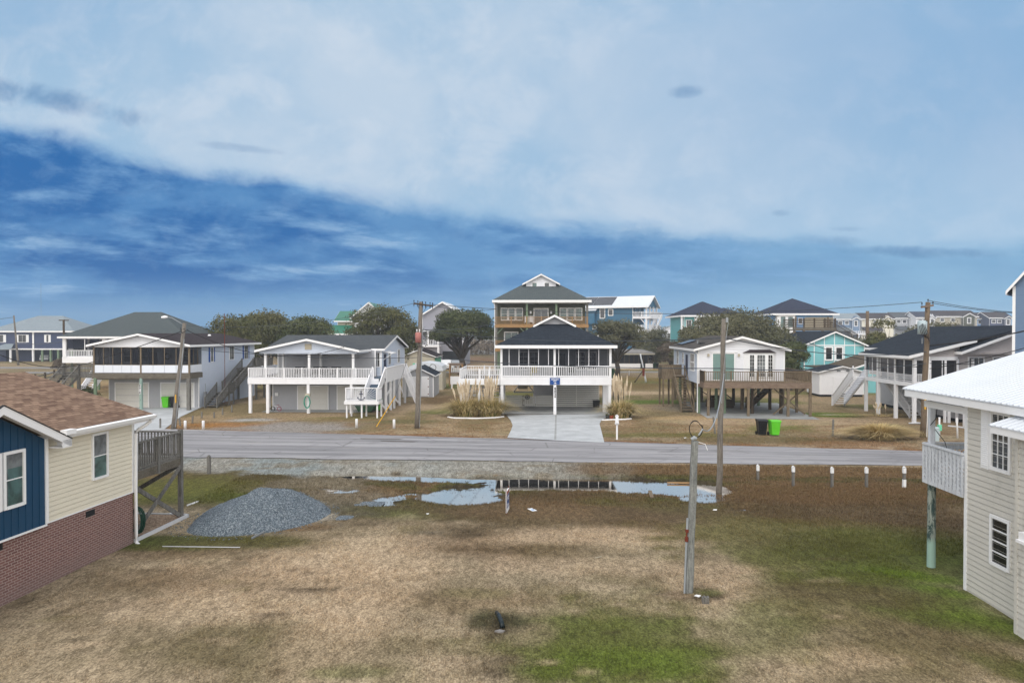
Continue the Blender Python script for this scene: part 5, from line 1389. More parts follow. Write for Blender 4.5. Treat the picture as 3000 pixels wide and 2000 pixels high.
body(t, -w + .15, w - .15, 2.3, 17, zf1, ze + .2, 'olive_siding', .2, trim=None)
mb = MB(); mb.box(-w, w, .0, .12, ze - .12, ze + .1); mb.build('header', M['white_trim'], t)
for zf in (zf2, zf1):
    d = MB(); d.box(-w, w, 0, 2.3, zf - .06, zf); d.box(-w - .06, w + .06, -.06, 0, zf - .34, zf + .02); d = d.build('balcony', M['new_wood'], t)
    railing(d, (-w + .1, .02), (w - .1, .02), zf, zf + 1.12, .16, 'new_wood', .05, .1, post=w / 3)
posts(t, [(-w + .12, .15), (w - .12, .15)], 0, ze, .3, 'grey_wood', 'corner_post')
posts(t, [(-w / 3 + .1, .15), (w / 3 - .1, .15)], 0, ze, .26, 'green_post', 'balcony_post')
posts(t, [(-w + .3, 2.2), (-w + .3, 8), (w - .3, 8)], 0, zf1, .3, 'green_post', 'piling')
for xx in (-w + .12, -w / 3 + .1, w / 3 - .1, w - .12):
    for s in (-1, 1):
        if abs(xx + s * .8) > w: continue
        for zf in (zf2, zf1):
            mb = MB(); mb.beam((xx + s * .05, .1, zf - 1.25), (xx + s * .95, .1, zf - .34), .09, .14, (0, 1, 0)); mb.build('brace', M['green_post'], t)
fw = front(0, 2.3)
sc = Dg * 1.025 / F
def xx_(zp): return (1300 + zp / 3.016 - (1451 + 1722.7) / 2) * sc
for a, c in ((513, 563), (580, 630), (645, 697), (1033, 1086), (1102, 1153), (1170, 1221)):
    window(t, fw, xx_(a), zf2 + .75, xx_(c) - xx_(a), 1.55, 1, 2, gm='glass_teal', fr=.1)
window(t, fw, xx_(805), zf2 + .08, xx_(922) - xx_(805), 2.15, 2, 1, gm='glass', fr=.14, name='sliding_door')
window(t, fw, xx_(545), zf1 + .1, xx_(655) - xx_(545), 2.1, 2, 1, gm='glass_teal', fr=.14, name='sliding_door')
for a in (772, 953):
    mb = MB(); fbox(mb, fw, xx_(a) - .12, xx_(a) + .12, zf2 + 1.6, zf2 + 1.95, 0, .14); mb.build('wall_lamp', M['white_trim'], t)
for a in (740, 770):
    mb = MB(); cx_ = xx_(a); mb.box(cx_ - .35, cx_ + .35, 1.0, 1.6, zf2 + .4, zf2 + .46); mb.box(cx_ - .35, cx_ + .35, 1.55, 1.65, zf2 + .46, zf2 + 1.25); mb.box(cx_ - .35, cx_ - .28, 1, 1.6, zf2, zf2 + .4); mb.box(cx_ + .28, cx_ + .35, 1, 1.6, zf2, zf2 + .4)
    q = mb.build('balcony_chair', M['white_paint']); q.location = t.location; q.rotation_euler = t.rotation_euler; tag(q, 'white rocking chair on the olive house balcony, ' + ('left of the pair' if a == 740 else 'right of the pair beside the sliding door'), 'chair', 'balcony rocking chairs')
mb = MB(); mb.tube([(-w - .2, .1, ze), (-w - .05, .1, ze - .5), (-w - .05, .1, 0.3)], .08, 6); mb.build('downspout', M['white_trim'], t)

# ============================================================ STILT HOUSE WITH BAY WINDOW
t = thing('bay_window_house', 'white gabled house on wooden pilings with bay window, sliding door and front deck', 'house', 16.6, 60.9, 4)
body(t, 0, 7.55, 0, 12.9, 2.68, 5.8, 'white_siding', .2, trim='white_trim', sides='frb'); 
mb = MB(); siding(mb, left(0.024, 0), .1, 12.8, 2.68, 5.75, .2, .022); mb.build('side_wall', M['blue_white_siding'], t)
mb = MB(); siding(mb, front(0, .02), 0, 7.55, 5.74, 5.76, .2, .022, (3.77, 6.84)); mb.build('gable_wall', M['white_siding'], t); mb = MB(); siding(mb, FR((0, 12.9), (1, 0), (0, 1)), 0, 7.55, 5.74, 5.76, .2, .02, (3.77, 6.84)); mb.build('rear_gable_wall', M['white_siding'], t)
gable_y(t, -.42, 7.97, -.4, 13.3, 5.66, .27, 'shingle_taupe', fh=.22)
mb = MB(); mb.tube([(-.4, .1, 5.6), (-.05, -.05, 5.3), (-.05, -.05, .1)], .05, 6); mb.build('downspout', M['white_trim'], t)
mb = MB(); mb.tube([(1.0, 5.2, 6.0), (1.0, 5.2, 6.5)], .07, 8); mb.build('vent_pipe', M['grey_metal'], t)
mb = MB(); mb.box(.7, 1.2, 2.8, 3.3, 6.0, 6.3); mb.build('roof_vent', M['dark_metal'], t)
mb = MB(); mb.prism([(.1, 8.5, 6.0), (1.5, 8.5, 6.4), (1.5, 8.5, 6.48), (.1, 8.5, 6.08)], (0, 3, 0)); mb.build('solar_panel', M['solar'], t)
fw = front(0, 0)
window(t, fw, 1.3, 3.05, 1.85, 2.3, 2, 1, gm='curtain_green', fr=.09, name='sliding_door')
mb = MB(); fbox(mb, fw, 1.1, 3.4, 5.48, 5.53, 0, .1); mb.build('door_head', M['white_trim'], t)
for x in (.9, 3.55):
    mb = MB(); fbox(mb, fw, x - .08, x + .08, 5.12, 5.35, 0, .16); mb.build('wall_lamp', M['tan_paint'], t)
mb = MB(); mb.prism([(4.0, 0, 2.95), (4.35, -.38, 2.95), (6.4, -.38, 2.95), (6.75, 0, 2.95)], (0, 0, 2.5)); by = mb.build('bay', M['white_trim'], t)
mb = MB(); a = [(3.9, 0, 5.44), (4.3, -.5, 5.44), (6.45, -.5, 5.44), (6.85, 0, 5.44)]; top = [(4.5, 0, 5.72), (6.25, 0, 5.72)]
mb.quad(a[0], a[1], top[0]); mb.quad(a[1], a[2], top[1], top[0]); mb.quad(a[2], a[3], top[1]); mb.quad(*a); mb.build('bay_roof', M['shingle_plum'], by)
window(by, front(0, -.385), 5.05, 3.35, .68, 1.9, 3, 6, gm='glass_curtain', fr=.06, mull=.018)
window(by, front(0, -.385), 6.0 - .0, 3.35, .36, 1.9, 2, 6, gm='glass_dark', fr=.05, mull=.018); window(by, front(0, -.385), 4.42, 3.35, .36, 1.9, 2, 6, gm='glass', fr=.05, mull=.018)
fl_ = left(0, 0)
window(t, fl_, 1.6, 3.75, 1.7, 1.5, 3, 2, gm='glass_dark', fr=.08, mull=.1)
mb = MB(); fbox(mb, fl_, 4.9, 5.8, 3.0, 5.1, 0, .05); mb.build('door', M['navy_dark'], t); window(t, fl_, 6.9, 4.2, .6, 1.0, 1, 2, gm='glass_dark')
window(t, fl_, 9.8, 4.0, 1.0, 1.3, 2, 2, gm='glass_dark')
# deck
d = MB(); d.box(.2, 9.2, -1.75, -.02, 2.78, 2.92); d.box(7.6, 9.2, -.02, 5.5, 2.78, 2.92); d = d.build('deck', M['brown_wood_x'], t)
mb = MB(); mb.box(.2, 9.25, -1.82, -1.76, 2.42, 2.9); mb.box(.14, .2, -1.8, -.05, 2.42, 2.9); mb.box(9.2, 9.26, -1.76, 5.5, 2.42, 2.9); mb.box(0, 7.5, 0, .15, 2.40, 2.66); mb.build('beam', M['brown_wood_x'], d)
railing(d, (.25, -1.72), (9.2, -1.72), 2.92, 3.88, .15, 'brown_wood', .05, .12, post=2.25); railing(d, (.2, -.05), (.2, -1.7), 2.92, 3.88, .12, 'dark_wood', .06, .12, post=1.6); railing(d, (9.2, -1.7), (9.2, 5.4), 2.92, 3.88, .15, 'brown_wood', .05, post=2.3); railing(d, (7.7, 5.45), (9.2, 5.45), 2.92, 3.88, .15, 'brown_wood')
posts(d, [(.55, -1.7), (3.95, -1.7), (7.3, -1.7), (9.15, -1.7)], 0, 2.75, .2, 'brown_wood')
posts(d, [(9.1, 1.5), (9.1, 5.3)], 0, 2.8, .2, 'brown_wood')
for xx in (.15, 2.5, 4.9, 7.3):
    for yy in (.3, 3.6, 7.0, 10.4, 12.6): posts(t, [(xx + rnd.uniform(-.1, .1), yy)], 0, 2.66, .3, rnd.choice(('brown_wood', 'green_post', 'dark_wood')), 'piling', True)
for a, c in (((6.3, -.9, .1), (9.0, -.9, 2.4)), ((9.0, -.85, .1), (6.3, -.85, 2.4)), ((.2, 3.6, 2.2), (2.4, 3.6, .9)), ((2.4, 7, 2.5), (4.8, 7, .6))):
    mb = MB(); mb.beam(a, c, .08, .22, (0, 1, 0)); mb.build('brace', M['brown_wood'] if a[1] < 0 else M['dark_wood'], t)
stairs(t, (5.6, 4.6, 0), (8.4, 4.6, 2.8), 1.1, 11, 'dark_wood')
stairs(t, (-.75, .9, 0), (-.75, 5.6, 3.0), 1.05, 13, 'brown_wood', rails=(1, -1), rsp=9)
d = MB(); d.box(-2.3, 0, 5.6, 8.2, 2.86, 3.0); d = d.build('landing', M['brown_wood'], t); posts(d, [(-2.2, 5.7), (-1.3, 5.7), (-2.2, 8.1), (-1.3, 8.1)], 0, 2.9, .16, 'brown_wood')
mb = MB(); mb.box(-2.3, -1.35, 5.56, 5.6, 2.7, 4.0); mb.box(-2.34, -2.3, 5.56, 8.2, 2.7, 4.0); mb.box(-2.3, 0, 8.16, 8.2, 2.7, 4.0); mb.build('boarded_rail', M['brown_wood'], d)
mb = MB(); mb.box(2.0, 4.4, 5.0, 6.4, 0, .7); mb.box(2.4, 3.6, 5.2, 6.2, .7, 1.1); mb.build('stored_lumber', M['dark_wood'], t)

# ============================================================ RIGHT HOUSE WITH SCREENED SIDE PORCH
t = thing('right_screened_house', 'white house with dark roof and screened side porch on white posts', 'house', 32.3, 54.8, 2.5)
rid = 8.6; 
gable_y(t, 3.1, 14.1, -1.1, 15.0, 5.62, .375, 'shingle_dark', fh=.24)
mb = MB(); mb.prism([(-.62, -.45, 5.28), (7.6, -.45, 5.28 + 8.22 * .25), (7.6, -.45, 5.4 + 8.22 * .25), (-.62, -.45, 5.4)], (0, 8.6, 0)); pr = mb.build('porch_roof', M['shingle_dark'], t)
mb = MB(); mb.prism([(-.66, -.5, 5.14), (4.6, -.5, 5.14 + 5.26 * .25), (4.6, -.5, 5.38 + 5.26 * .25), (-.66, -.5, 5.38)], (0, .05, 0)); mb.box(-.68, -.62, -.5, 8.2, 5.14, 5.36); mb.build('fascia', M['white_trim'], pr)
mb = MB(); mb.tube([(2.9, 4.2, 6.2), (2.9, 4.2, 6.75)], .06, 6); mb.build('vent_pipe', M['grey_metal'], pr)
body(t, 3.3, 14, .2, 14.6, 3.1, 5.6, 'pale_pink_siding', .2, trim='white_trim', sides='flr')
mb = MB(); siding(mb, front(0, -.6), 3.5, 13.7, 5.55, 5.62, .2, .022, (8.6, 7.5)); mb.box(3.4, 13.8, -.58, .2, 5.5, 5.62); mb.build('gable_wall', M['pale_pink_siding'], t)
mb = MB(); siding(mb, front(0, -.02), .1, 3.5, 5.3, 5.32, .2, .02, (3.5, 6.2)); mb.build('gable_wall', M['pale_pink_siding'], t)
d = MB(); d.box(0, 3.4, 0, 8.3, 2.95, 3.15); d.box(-.06, 0, -.06, 8.3, 2.85, 3.2); d.box(0, 5, -.06, 0, 2.85, 3.2); d = d.build('porch_floor', M['white_paint'], t)
mb = MB(); mb.box(-.04, .06, 0, 8.3, 5.02, 5.34); mb.box(0, 3.4, -.03, .06, 5.02, 5.34); mb.build('header', M['white_paint'], t)
cuts = [1.5, 2.85, 4.15, 5.5, 6.9]
screens(t, left(0, 0), .1, 8.2, 3.82, 5.0, cuts, 'insect_screen', 'white_paint', .14)
mb = MB()
for zz in (3.28, 3.45, 3.62, 3.76): mb.box(-.03, .0, .1, 8.2, zz, zz + .06)
for yy in [0.1] + cuts + [8.1]: mb.box(-.02, .02, yy - .05, yy + .05, 3.2, 3.82)
mb.build('rail_boards', M['white_paint'], d)
posts(t, [(.05, .05), (.05, 2.9), (.05, 5.9), (.05, 8.2)], 0, 5.1, .24, 'white_paint', 'porch_post')
posts(t, [(1.25, .05), (2.45, .05), (3.4, .05), (4.6, .05)], 0, 5.1, .16, 'white_paint', 'porch_post')
screens(t, front(0, 0.02), .15, 1.2, 3.9, 5.0, [], 'insect_screen', 'white_paint', .08); screens(t, front(0, 0.02), 1.3, 3.3, 3.2, 5.0, [2.2], 'insect_screen', 'white_paint', .06)
railing(d, (.2, -.02), (1.2, -.02), 3.15, 3.9, .12, 'white_paint')
window(t, front(0, .2), 4.4, 3.9, 1.1, 1.3, 3, 1, gm='glass_curtain', fr=.1); window(t, front(0, .2), 6.3, 3.9, 1.0, 1.3, 2, 1, gm='glass_curtain', fr=.1)
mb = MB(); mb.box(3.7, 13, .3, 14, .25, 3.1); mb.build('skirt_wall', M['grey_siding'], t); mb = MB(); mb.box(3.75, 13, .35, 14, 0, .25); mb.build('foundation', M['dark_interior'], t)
stairs(t, (-.5, 12.8, 0), (-.5, 8.3, 3.1), 1.1, 13, 'white_paint', solid=True); stairs(t, (1.8, 3.0, 0), (1.8, 7.6, 3.0), 1.0, 12, 'old_white_paint')
d = MB(); d.box(2.6, 4.2, -2.2, 0, 2.2, 2.34); d = d.build('front_landing', M['white_paint'], t); posts(d, [(2.7, -2.1), (4.1, -2.1), (2.7, -.1)], 0, 2.2, .16, 'white_paint')
for a, c in (((2.75, -2.1, 1.9), (4.05, -2.1, .2)),):
    mb = MB(); mb.beam(a, c, .05, .14, (0, 1, 0)); mb.build('brace', M['white_paint'], d)
railing(d, (2.65, -2.15), (4.15, -2.15), 2.34, 3.1, .13, 'white_paint'); stairs(t, (6.4, -1.4, 0.3), (4.2, -1.4, 2.3), 1.1, 8, 'white_paint')
# ============================================================ OUTBUILDINGS
def shed(name, label, x, y, yaw, w, d, h, pitch, wall, roof, door, trim='white_trim', zo=0, step=.2, cat='shed'):
    t = thing(name, label, cat, x, y, yaw, 0)
    zr = h + pitch * w / 2
    body(t, 0, w, 0, d, zo, h, wall, step, gf=zr - .03, trim=trim)
    gable_y(t, -.2, w + .2, -.25, d + .25, h - pitch * .2, pitch, roof, th=.08, fh=.16)
    if door:
        a, c, zt, m = door
        mb = MB(); fw = front(0, 0); fbox(mb, fw, a, (a + c) / 2 - .01, zo + .1, zt, .02, .06); fbox(mb, fw, (a + c) / 2 + .01, c, zo + .1, zt, .02, .06); o = mb.build('door', M[m], t)
        q = MB(); fbox(q, fw, a - .08, a, zo + .05, zt + .08, .02, .07); fbox(q, fw, c, c + .08, zo + .05, zt + .08, .02, .07); fbox(q, fw, a, c, zt, zt + .08, .02, .07); q.build('door_frame', M[trim], o)
        q = MB()
        for zz in (zo + .3, (zo + zt) / 2, zt - .25): fbox(q, fw, c - .06, c + .06, zz, zz + .1, .06, .08)
        q.build('hinge', M['rust'], o)
    return t
t = shed('garden_shed', 'grey shed with dark roof and wide white doors right of the anchor deck house', -12.3, 76.6, 0, 3.5, 5.6, 2.45, .5, 'grey_siding', 'shingle_dark', (.75, 2.9, 2.25, 'white_paint'), step=.6)
mb = MB(); mb.tube([(2.0 + .35 * math.cos(i * .314), -.1 + i * .001, 3.05 + .35 * math.sin(i * .314)) for i in range(21)], .03, 5); 
mb = MB(); fbox(mb, front(0, 0), 1.5, 1.85, 2.75, 3.05, .02, .06); mb.build('vent', M['tan_paint'], t)
t = thing('metal_shed', 'low white rounded metal roof showing right behind the grey shed', 'shed', X_(1196, 86), 86, 0, 0)
mb = MB(); w = X_(1298, 86) - X_(1196, 86)
pr = [(0, 0, 2.6), (0.1, 0, 3.0), (w * .25, 0, 3.35), (w * .5, 0, 3.5), (w * .8, 0, 3.35), (w - .15, 0, 3.0), (w, 0, 2.5)]
mb.prism(pr + [(w, 0, 2.4), (0, 0, 2.4)], (0, 5, 0)); mb.build('roof', M['metal_roof'], t, label='white rounded metal roof')
mb = MB(); mb.box(.1, w - .1, .1, 4.9, 0, 2.4); mb.build('wall', M['beige_block'], t)
t = thing('beige_outbuilding', 'beige block cottage with mint shutters and brown-grey roof', 'outbuilding', X_(1176, 105), 105, 0, 0)
w = X_(1274, 105) - X_(1176, 105)
body(t, 0, w, 0, 9, 0, 3.55, 'beige_block', .9, .004, gf=4.5, trim=None); gable_y(t, -.25, w + .25, -.3, 9.3, 3.45, .38, 'shingle_plum', th=.1, fh=.12)
window(t, front(0, 0), 2.2, 1.6, .8, .9, 1, 2, gm='glass_dark', shut='mint_paint', sw=.38)
mb = MB(); mb.box(w - .02, w + .03, .2, 8.8, .4, 3.3); mb.build('side_panel', M['mint_paint'], t)
t = shed('white_shed', 'white wooden double door shed with dark roof beside the brown deck', X_(2402, 77), 77, 2, 4.9, 3.6, 2.8, .26, 'white_paint', 'shingle_dark', (1.6, 3.3, 2.15, 'white_paint'), zo=.25, step=2.4)
for a in (1.9, 2.9):
    mb = MB(); fbox(mb, front(0, 0), a, a + .4, 2.85, 3.0, .02, .05); mb.build('vent', M['grey_metal'], t)
mb = MB(); mb.box(.1, 4.8, .1, 3.5, 0, .24); mb.build('blocks', M['dark_interior'], t)
mb = MB(); mb.prism([(1.7, -1.0, .02), (1.7, 0, .32), (1.7, 0, .38), (1.7, -1.0, .06)], (1.5, 0, 0)); mb.build('ramp', M['grey_wood'], t)

# ============================================================ BACKGROUND HOUSES
D = 150
t = thing('grey_gable_house', 'tall mauve-grey gabled house with white metal roof behind the oaks', 'house', X_(1237, D), D, 3, 0)
w = X_(1358, D) - X_(1237, D); ze = Z_(922, D); zp = Z_(885, D)
body(t, 0, w, 0, 13, 0, ze, 'mauve_grey_siding', .28, trim='white_trim', sides='flr'); mb = MB(); siding(mb, front(0, .0), 0, w, ze - .02, ze, .28, .02, (w / 2, zp)); mb.build('gable_wall', M['mauve_grey_siding'], t)
gable_y(t, -.5, w + .5, -.6, 13.5, ze - .35, (zp - ze) / (w / 2) * 1.0, 'metal_roof', th=.2, fh=.35)
zd = Z_(1011, D)
d = MB(); d.box(-1.6, w * .46, -3, 0, zd - .2, zd); d.box(-1.7, w * .46, -3.1, -3, zd - .35, zd + .1); d = d.build('balcony', M['white_paint'], t)
railing(d, (-1.6, -3), (w * .46, -3), zd, zd + 1.15, .35, 'white_paint', .1, .14, post=2.4); posts(d, [(-1.5, -2.9), (w * .44, -2.9)], 0, zd, .35, 'white_paint')
posts(t, [(w * .44, -2.9), (w * .2, -2.9)], zd, zd + 3, .3, 'white_paint', 'porch_post')
mb = MB(); mb.box(-.5, w * .5, -3.2, 0, zd + 3, zd + 3.3); mb.build('porch_roof', M['metal_roof'], t)
body(t, -.2, w * .46, -2.2, -.05, 0, zd - .3, 'mauve_grey_siding', .28, name='lower_wall')
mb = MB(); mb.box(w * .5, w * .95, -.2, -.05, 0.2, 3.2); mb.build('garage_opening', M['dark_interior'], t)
window(t, front(0, -.05), 1.0, zd + .3, 1.4, 2.0, 2, 1, gm='glass_dark')

D = 140
t = thing('green_roof_house', 'tan house with green metal roofs left of the oak', 'house', X_(983, D), D, 0, 0)
z2 = Z_(941, D); z1 = Z_(978, D)
body(t, .4, 7, 0, 9, 0, z2, 'tan_paint', .3, sides='flr'); gable_x(t, -.2, 7.5, -.5, 9.5, z2, .42, 'green_metal', fh=.3)
mb = MB(); mb.prism([(-2.6, -2.6, z1), (5, -2.6, z1), (3.6, 0, z1 + 1.7), (-.6, 0, z1 + 1.7)], (0, 0, .12)); r = mb.build('porch_roof', M['green_metal'], t)
mb = MB(); mb.box(-2.6, 5, -2.7, -2.6, z1 - .3, z1 + .1); mb.build('fascia', M['white_trim'], r)
body(t, -2.2, 6, -2.2, 0, 0, z1 - .1, 'white_siding', .3, name='porch_wall')
body(t, 4.2, 10, -1, 8, 0, z2 + 1.2, 'white_siding', .3, gf=z2 + 4.0, name='front_wing'); gable_y(t, 3.4, 10.8, -1.7, 8.5, z2 + .6, .85, 'green_metal', fh=.4)

# blue house with solar panels
D = 150
t = thing('blue_balcony_house', 'long blue house on white stilts with metal roof and corner balconies', 'house', X_(1893, D), D, 0, 0)
t.rotation_euler = (0, 0, R(-27))
Lh, Wg = 17.2, 8.6; ze = Z_(897, D); z2 = Z_(928, D); z1 = Z_(967, D)
f27 = front(0, 0)
body(t, -Lh, -3.0, 0, Wg, 0, ze, 'blue_siding', .26, trim='white_trim')
zr = ze + 2.5
mb = MB(); mb.prism([(0.05, 0, ze), (0.05, Wg, ze), (.05, Wg / 2, zr - .15)], (-.12, 0, 0)); mb.box(-3.0, 0, .1, Wg - .1, ze - .1, ze); mb.build('gable_wall', M['blue_siding'], t)
gable_x(t, -Lh - .8, .7, -.7, Wg + .7, ze - .1, .50, 'metal_roof', th=.15, fh=.35)
for i in range(2):
    mb = MB(); s = .5; a, c = .7, 3.9
    mb.prism([(-Lh + .2 + i * 4.6, a - .7, ze - .1 + a * s + .16), (-Lh + .2 + i * 4.6, c, ze - .1 + (c + .7) * s + .16), (-Lh + .2 + i * 4.6, c, ze - .1 + (c + .7) * s + .24), (-Lh + .2 + i * 4.6, a - .7, ze - .1 + a * s + .24)], (4.5, 0, 0)); mb.build('solar_panel', M['solar'], t)
for zf in (z2, z1):
    d = MB(); d.box(-3, 1.0, 0, Wg, zf - .35, zf); d = d.build('balcony', M['white_paint'], t)
    railing(d, (-3, .05), (.95, .05), zf, zf + 1.15, .25, 'white_paint', .09, .12, post=2); railing(d, (.95, 0), (.95, Wg), zf, zf + 1.15, .25, 'white_paint', .09, .12, post=2.8)
    for yy in (.15, 2.9, 5.7, Wg - .15):
        for s in (-1, 1):
            if 0 < yy + s < Wg:
                mb = MB(); mb.beam((.1, yy, zf - 1.6), (.1, yy + s * 1.1, zf - .35), .14, .18, (1, 0, 0)); mb.build('brace', M['white_paint'], d)
    mb = MB(); mb.beam((-.2, .15, zf - 1.6), (-1.3, .15, zf - .35), .14, .18, (0, 1, 0)); mb.build('brace', M['white_paint'], d)
for yy in (.15, 2.9, 5.7, Wg - .15): posts(t, [(0, yy)], 0, ze, .36, 'white_paint')
mb = MB(); mb.box(-3.02, -2.95, 1.2, 2.6, z2, z2 + 2.3); mb.box(-3.02, -2.95, 4.2, 5.6, z2, z2 + 2.3); mb.build('door', M['glass_dark'], t)
stairs(t, (1.5, .8, z1), (1.5, 5.5, z2), 1.1, 14, 'white_paint')
for a, zz, w_, h_ in ((-15.9, 10.6, 1.1, 2.2), (-10.6, 10.6, 1.0, 2.2), (-8.6, 11.2, .9, 1.2), (-9.9, 7.6, .9, 1.4), (-12.3, 8.1, .7, .6), (-4.6, 6.2, 1.1, 1.9)):
    window(t, f27, a, zz, w_, h_, 1, 1, gm='glass_dark', fr=.16)
mb = MB(); mb.box(-14.6, -11.6, -1.1, 0, 9.2, 12.2); bb = mb.build('bump_out', M['blue_siding'], t); mb = MB(); mb.prism([(-15, -1.5, 12.2), (-15, 0, 12.7), (-15, 0, 12.8), (-15, -1.5, 12.3)], (3.8, 0, 0)); mb.build('bump_out_roof', M['metal_roof'], bb)
d = MB(); d.box(-Lh - 5.5, -Lh, 0, 5, z2 - .3, z2); d = d.build('balcony', M['white_paint'], t); railing(d, (-Lh - 5.4, .05), (-Lh - .1, .05), z2, z2 + 1.15, .25, 'white_paint', .09, .12, post=2.6); posts(d, [(-Lh - 5.3, .2), (-Lh - .2, .2)], 0, ze - .2, .36, 'white_paint')
# mint and white house left of it
D = 175
t = thing('mint_house', 'mint green and white house glimpsed left of the long blue house', 'house', X_(1726, D), D, 0, 0)
body(t, 0, 6, 0, 8, 0, 12, 'mint_paint', .3); hip(t, -.5, 6.5, -.5, 8.5, 12, .4, 'metal_roof')
for zz in (4.5, 8.2, 11.0):
    d = MB(); d.box(-1, 6.4, -1.8, 0, zz - .4, zz); d = d.build('balcony', M['white_paint'], t); railing(d, (-1, -1.7), (6.4, -1.7), zz, zz + 1.1, .35, 'white_paint', .12, .16)
posts(t, [(-.9, -1.6), (2.6, -1.6), (6.2, -1.6)], 0, 12, .4, 'white_paint')
# low screened building across the back street
D = 137
t = thing('screened_cottage', 'low screened building with pale metal roof and white skirt wall', 'house', X_(1788, D), D, 0, 0)
w = X_(1913, D) - X_(1788, D)
mb = MB(); mb.prism([(-.5, -.6, 3.1), (w + .4, -.6, 3.1), (w - 1.6, 3.0, 3.75), (2, 3.0, 3.75)], (0, 0, .12)); mb.prism([(2, 3.0, 3.75), (w - 1.6, 3.0, 3.75), (w + .4, 6, 3.1), (-.5, 6, 3.1)], (0, 0, .12)); mb.build('roof', M['old_road'], t)
mb = MB(); mb.box(-.4, w + .3, -.55, -.45, 2.85, 3.15); mb.build('fascia', M['beige_block'], t)
mb = MB(); mb.box(0, w - 2.5, 0, .15, 0, 1.05); mb.box(w - 1.5, w, 0, .15, 0, 1.05); mb.build('skirt_wall', M['white_paint'], t)
screens(t, front(0, .05), 0, w, 1.1, 2.9, [w * i / 9 for i in range(10)], 'insect_screen', 'dark_wood', .14)
mb = MB(); mb.box(.2, w - .2, 4, 4.1, 0, 3); mb.build('rear_backing', M['interior_wall'], t)
# teal and light blue hip roof houses
D = 130
t = thing('teal_house', 'teal house with navy hip roof mostly hidden by the big oak', 'house', X_(2003, D), D, 0, 0)
ze = Z_(925, D)
hip(t, -.8, 10.8, -.8, 12, ze, .49, 'shingle_navy', fh=.3); body(t, 0, 10, 0, 11, 0, ze, 'teal_siding', .3, trim='white_trim')
hip(t, 6, 13.2, 3, 10, ze + .2, .42, 'shingle_navy')
window(t, front(0, 0), .5, 7.6, .9, 2.0, 2, 1, gm='glass_dark', fr=.12); window(t, front(0, 0), 7.2, 7.6, 2.0, 2.2, 2, 1, gm='glass_dark', fr=.14); window(t, front(0, 0), .9, 4.2, 1.2, 1.8, 2, 1, gm='glass_dark', fr=.12)
mb = MB(); mb.box(2.0, 6.6, -.3, 0, 7.2, 10.2); mb.build('porch_panel', M['white_trim'], t)
posts(t, [(-.5, -.4)], 0, ze, .3, 'white_paint')
D = 122
t = thing('light_blue_house', 'light blue house with navy hip roof above the aqua cottage', 'house', X_(2272, D), D, 0, 0)
ze = Z_(920, D)
hip(t, -.9, 11.0, -.8, 11, ze, .50, 'shingle_navy', fh=.3); body(t, 0, 10.3, 0, 10.5, 0, ze, 'sky_siding', .3, trim='white_trim')
hip(t, 4.5, 11.1, 2.2, 9.5, ze + .2, .48, 'shingle_navy')
mb = MB(); mb.box(.1, 3.3, -.5, 0, 3, ze - .1); ww = mb.build('white_bay', M['white_trim'], t)
window(ww, front(0, -.5), .7, 8.2, .85, 1.9, 1, 1, gm='glass_teal', fr=.1); window(ww, front(0, -.5), 2.0, 8.2, .85, 1.9, 1, 1, gm='glass_teal', fr=.1); window(ww, front(0, -.5), .7, 4.8, .85, 1.9, 1, 1, gm='glass', fr=.1); window(ww, front(0, -.5), 2.0, 4.8, .85, 1.9, 1, 1, gm='glass', fr=.1)
window(t, left(0, 0), 4.0, 8.1, 1.6, 1.6, 2, 1, gm='glass', fr=.1); window(t, front(0, 0), 4.1, 8.9, .6, .9, 1, 1, gm='glass_dark', fr=.1)
mb = MB(); mb.box(5.2, 10.2, -.1, 0, 7.6, 10.0); mb.build('porch_recess', M['tan_paint'], t)
# raised wooden deck with stair
D = 104
t = thing('raised_wood_deck', 'weathered raised wood deck with horizontal rails and long stair above the aqua roof', 'deck', X_(2325, D), D, 0, 0)
w = X_(2447, D) - X_(2325, D); zf = Z_(966, D)
mb = MB(); mb.box(0, w, 0, 4, zf - .1, zf + .1); mb.box(-.1, w + .1, -.1, 0, zf - .15, zf + .35); d = mb.build('platform', M['old_beam'], t)
mb = MB()
for i in range(5): mb.box(0, w, -.04, 0.02, zf + .42 + i * .27, zf + .42 + i * .27 + .15)
for i in range(5): mb.box(w * i / 4 - .1, w * i / 4 + .1, -.02, .1, zf, zf + 1.75)
for i in range(5): mb.box(-.03, .03, 0, 4, zf + .42 + i * .27, zf + .57 + i * .27); mb.box(w - .03, w + .03, 0, 4, zf + .42 + i * .27, zf + .57 + i * .27)
mb.build('railing', M['dark_wood'], d)
posts(t, [(.15, .1), (w * .23, -.2), (w - .1, .1), (.2, 3.8), (w - .2, 3.8)], 0, zf, .3, 'brown_wood'); 
for x in (w * .18, w - .2): posts(t, [(x, 2.0)], zf, Z_(927, D), .2, 'brown_wood', 'upper_post')
stairs(t, (w + 3.4, .9, Z_(995, D) - .6), (w, .9, zf), 1.6, 16, 'dark_wood', rsp=.12, rh=1.4)
mb = MB(); mb.box(w + 3.4, w + 5.6, 0, 2, Z_(995, D) - .8, Z_(995, D) - .6); d = mb.build('lower_platform', M['grey_wood'], t); railing(d, (w + 3.4, 0), (w + 5.6, 0), Z_(995, D) - .6, Z_(995, D) + .6, .4, 'grey_wood', .08, .14); posts(d, [(w + 3.5, .1), (w + 5.5, .1)], 0, Z_(995, D) - .7, .25, 'grey_wood')
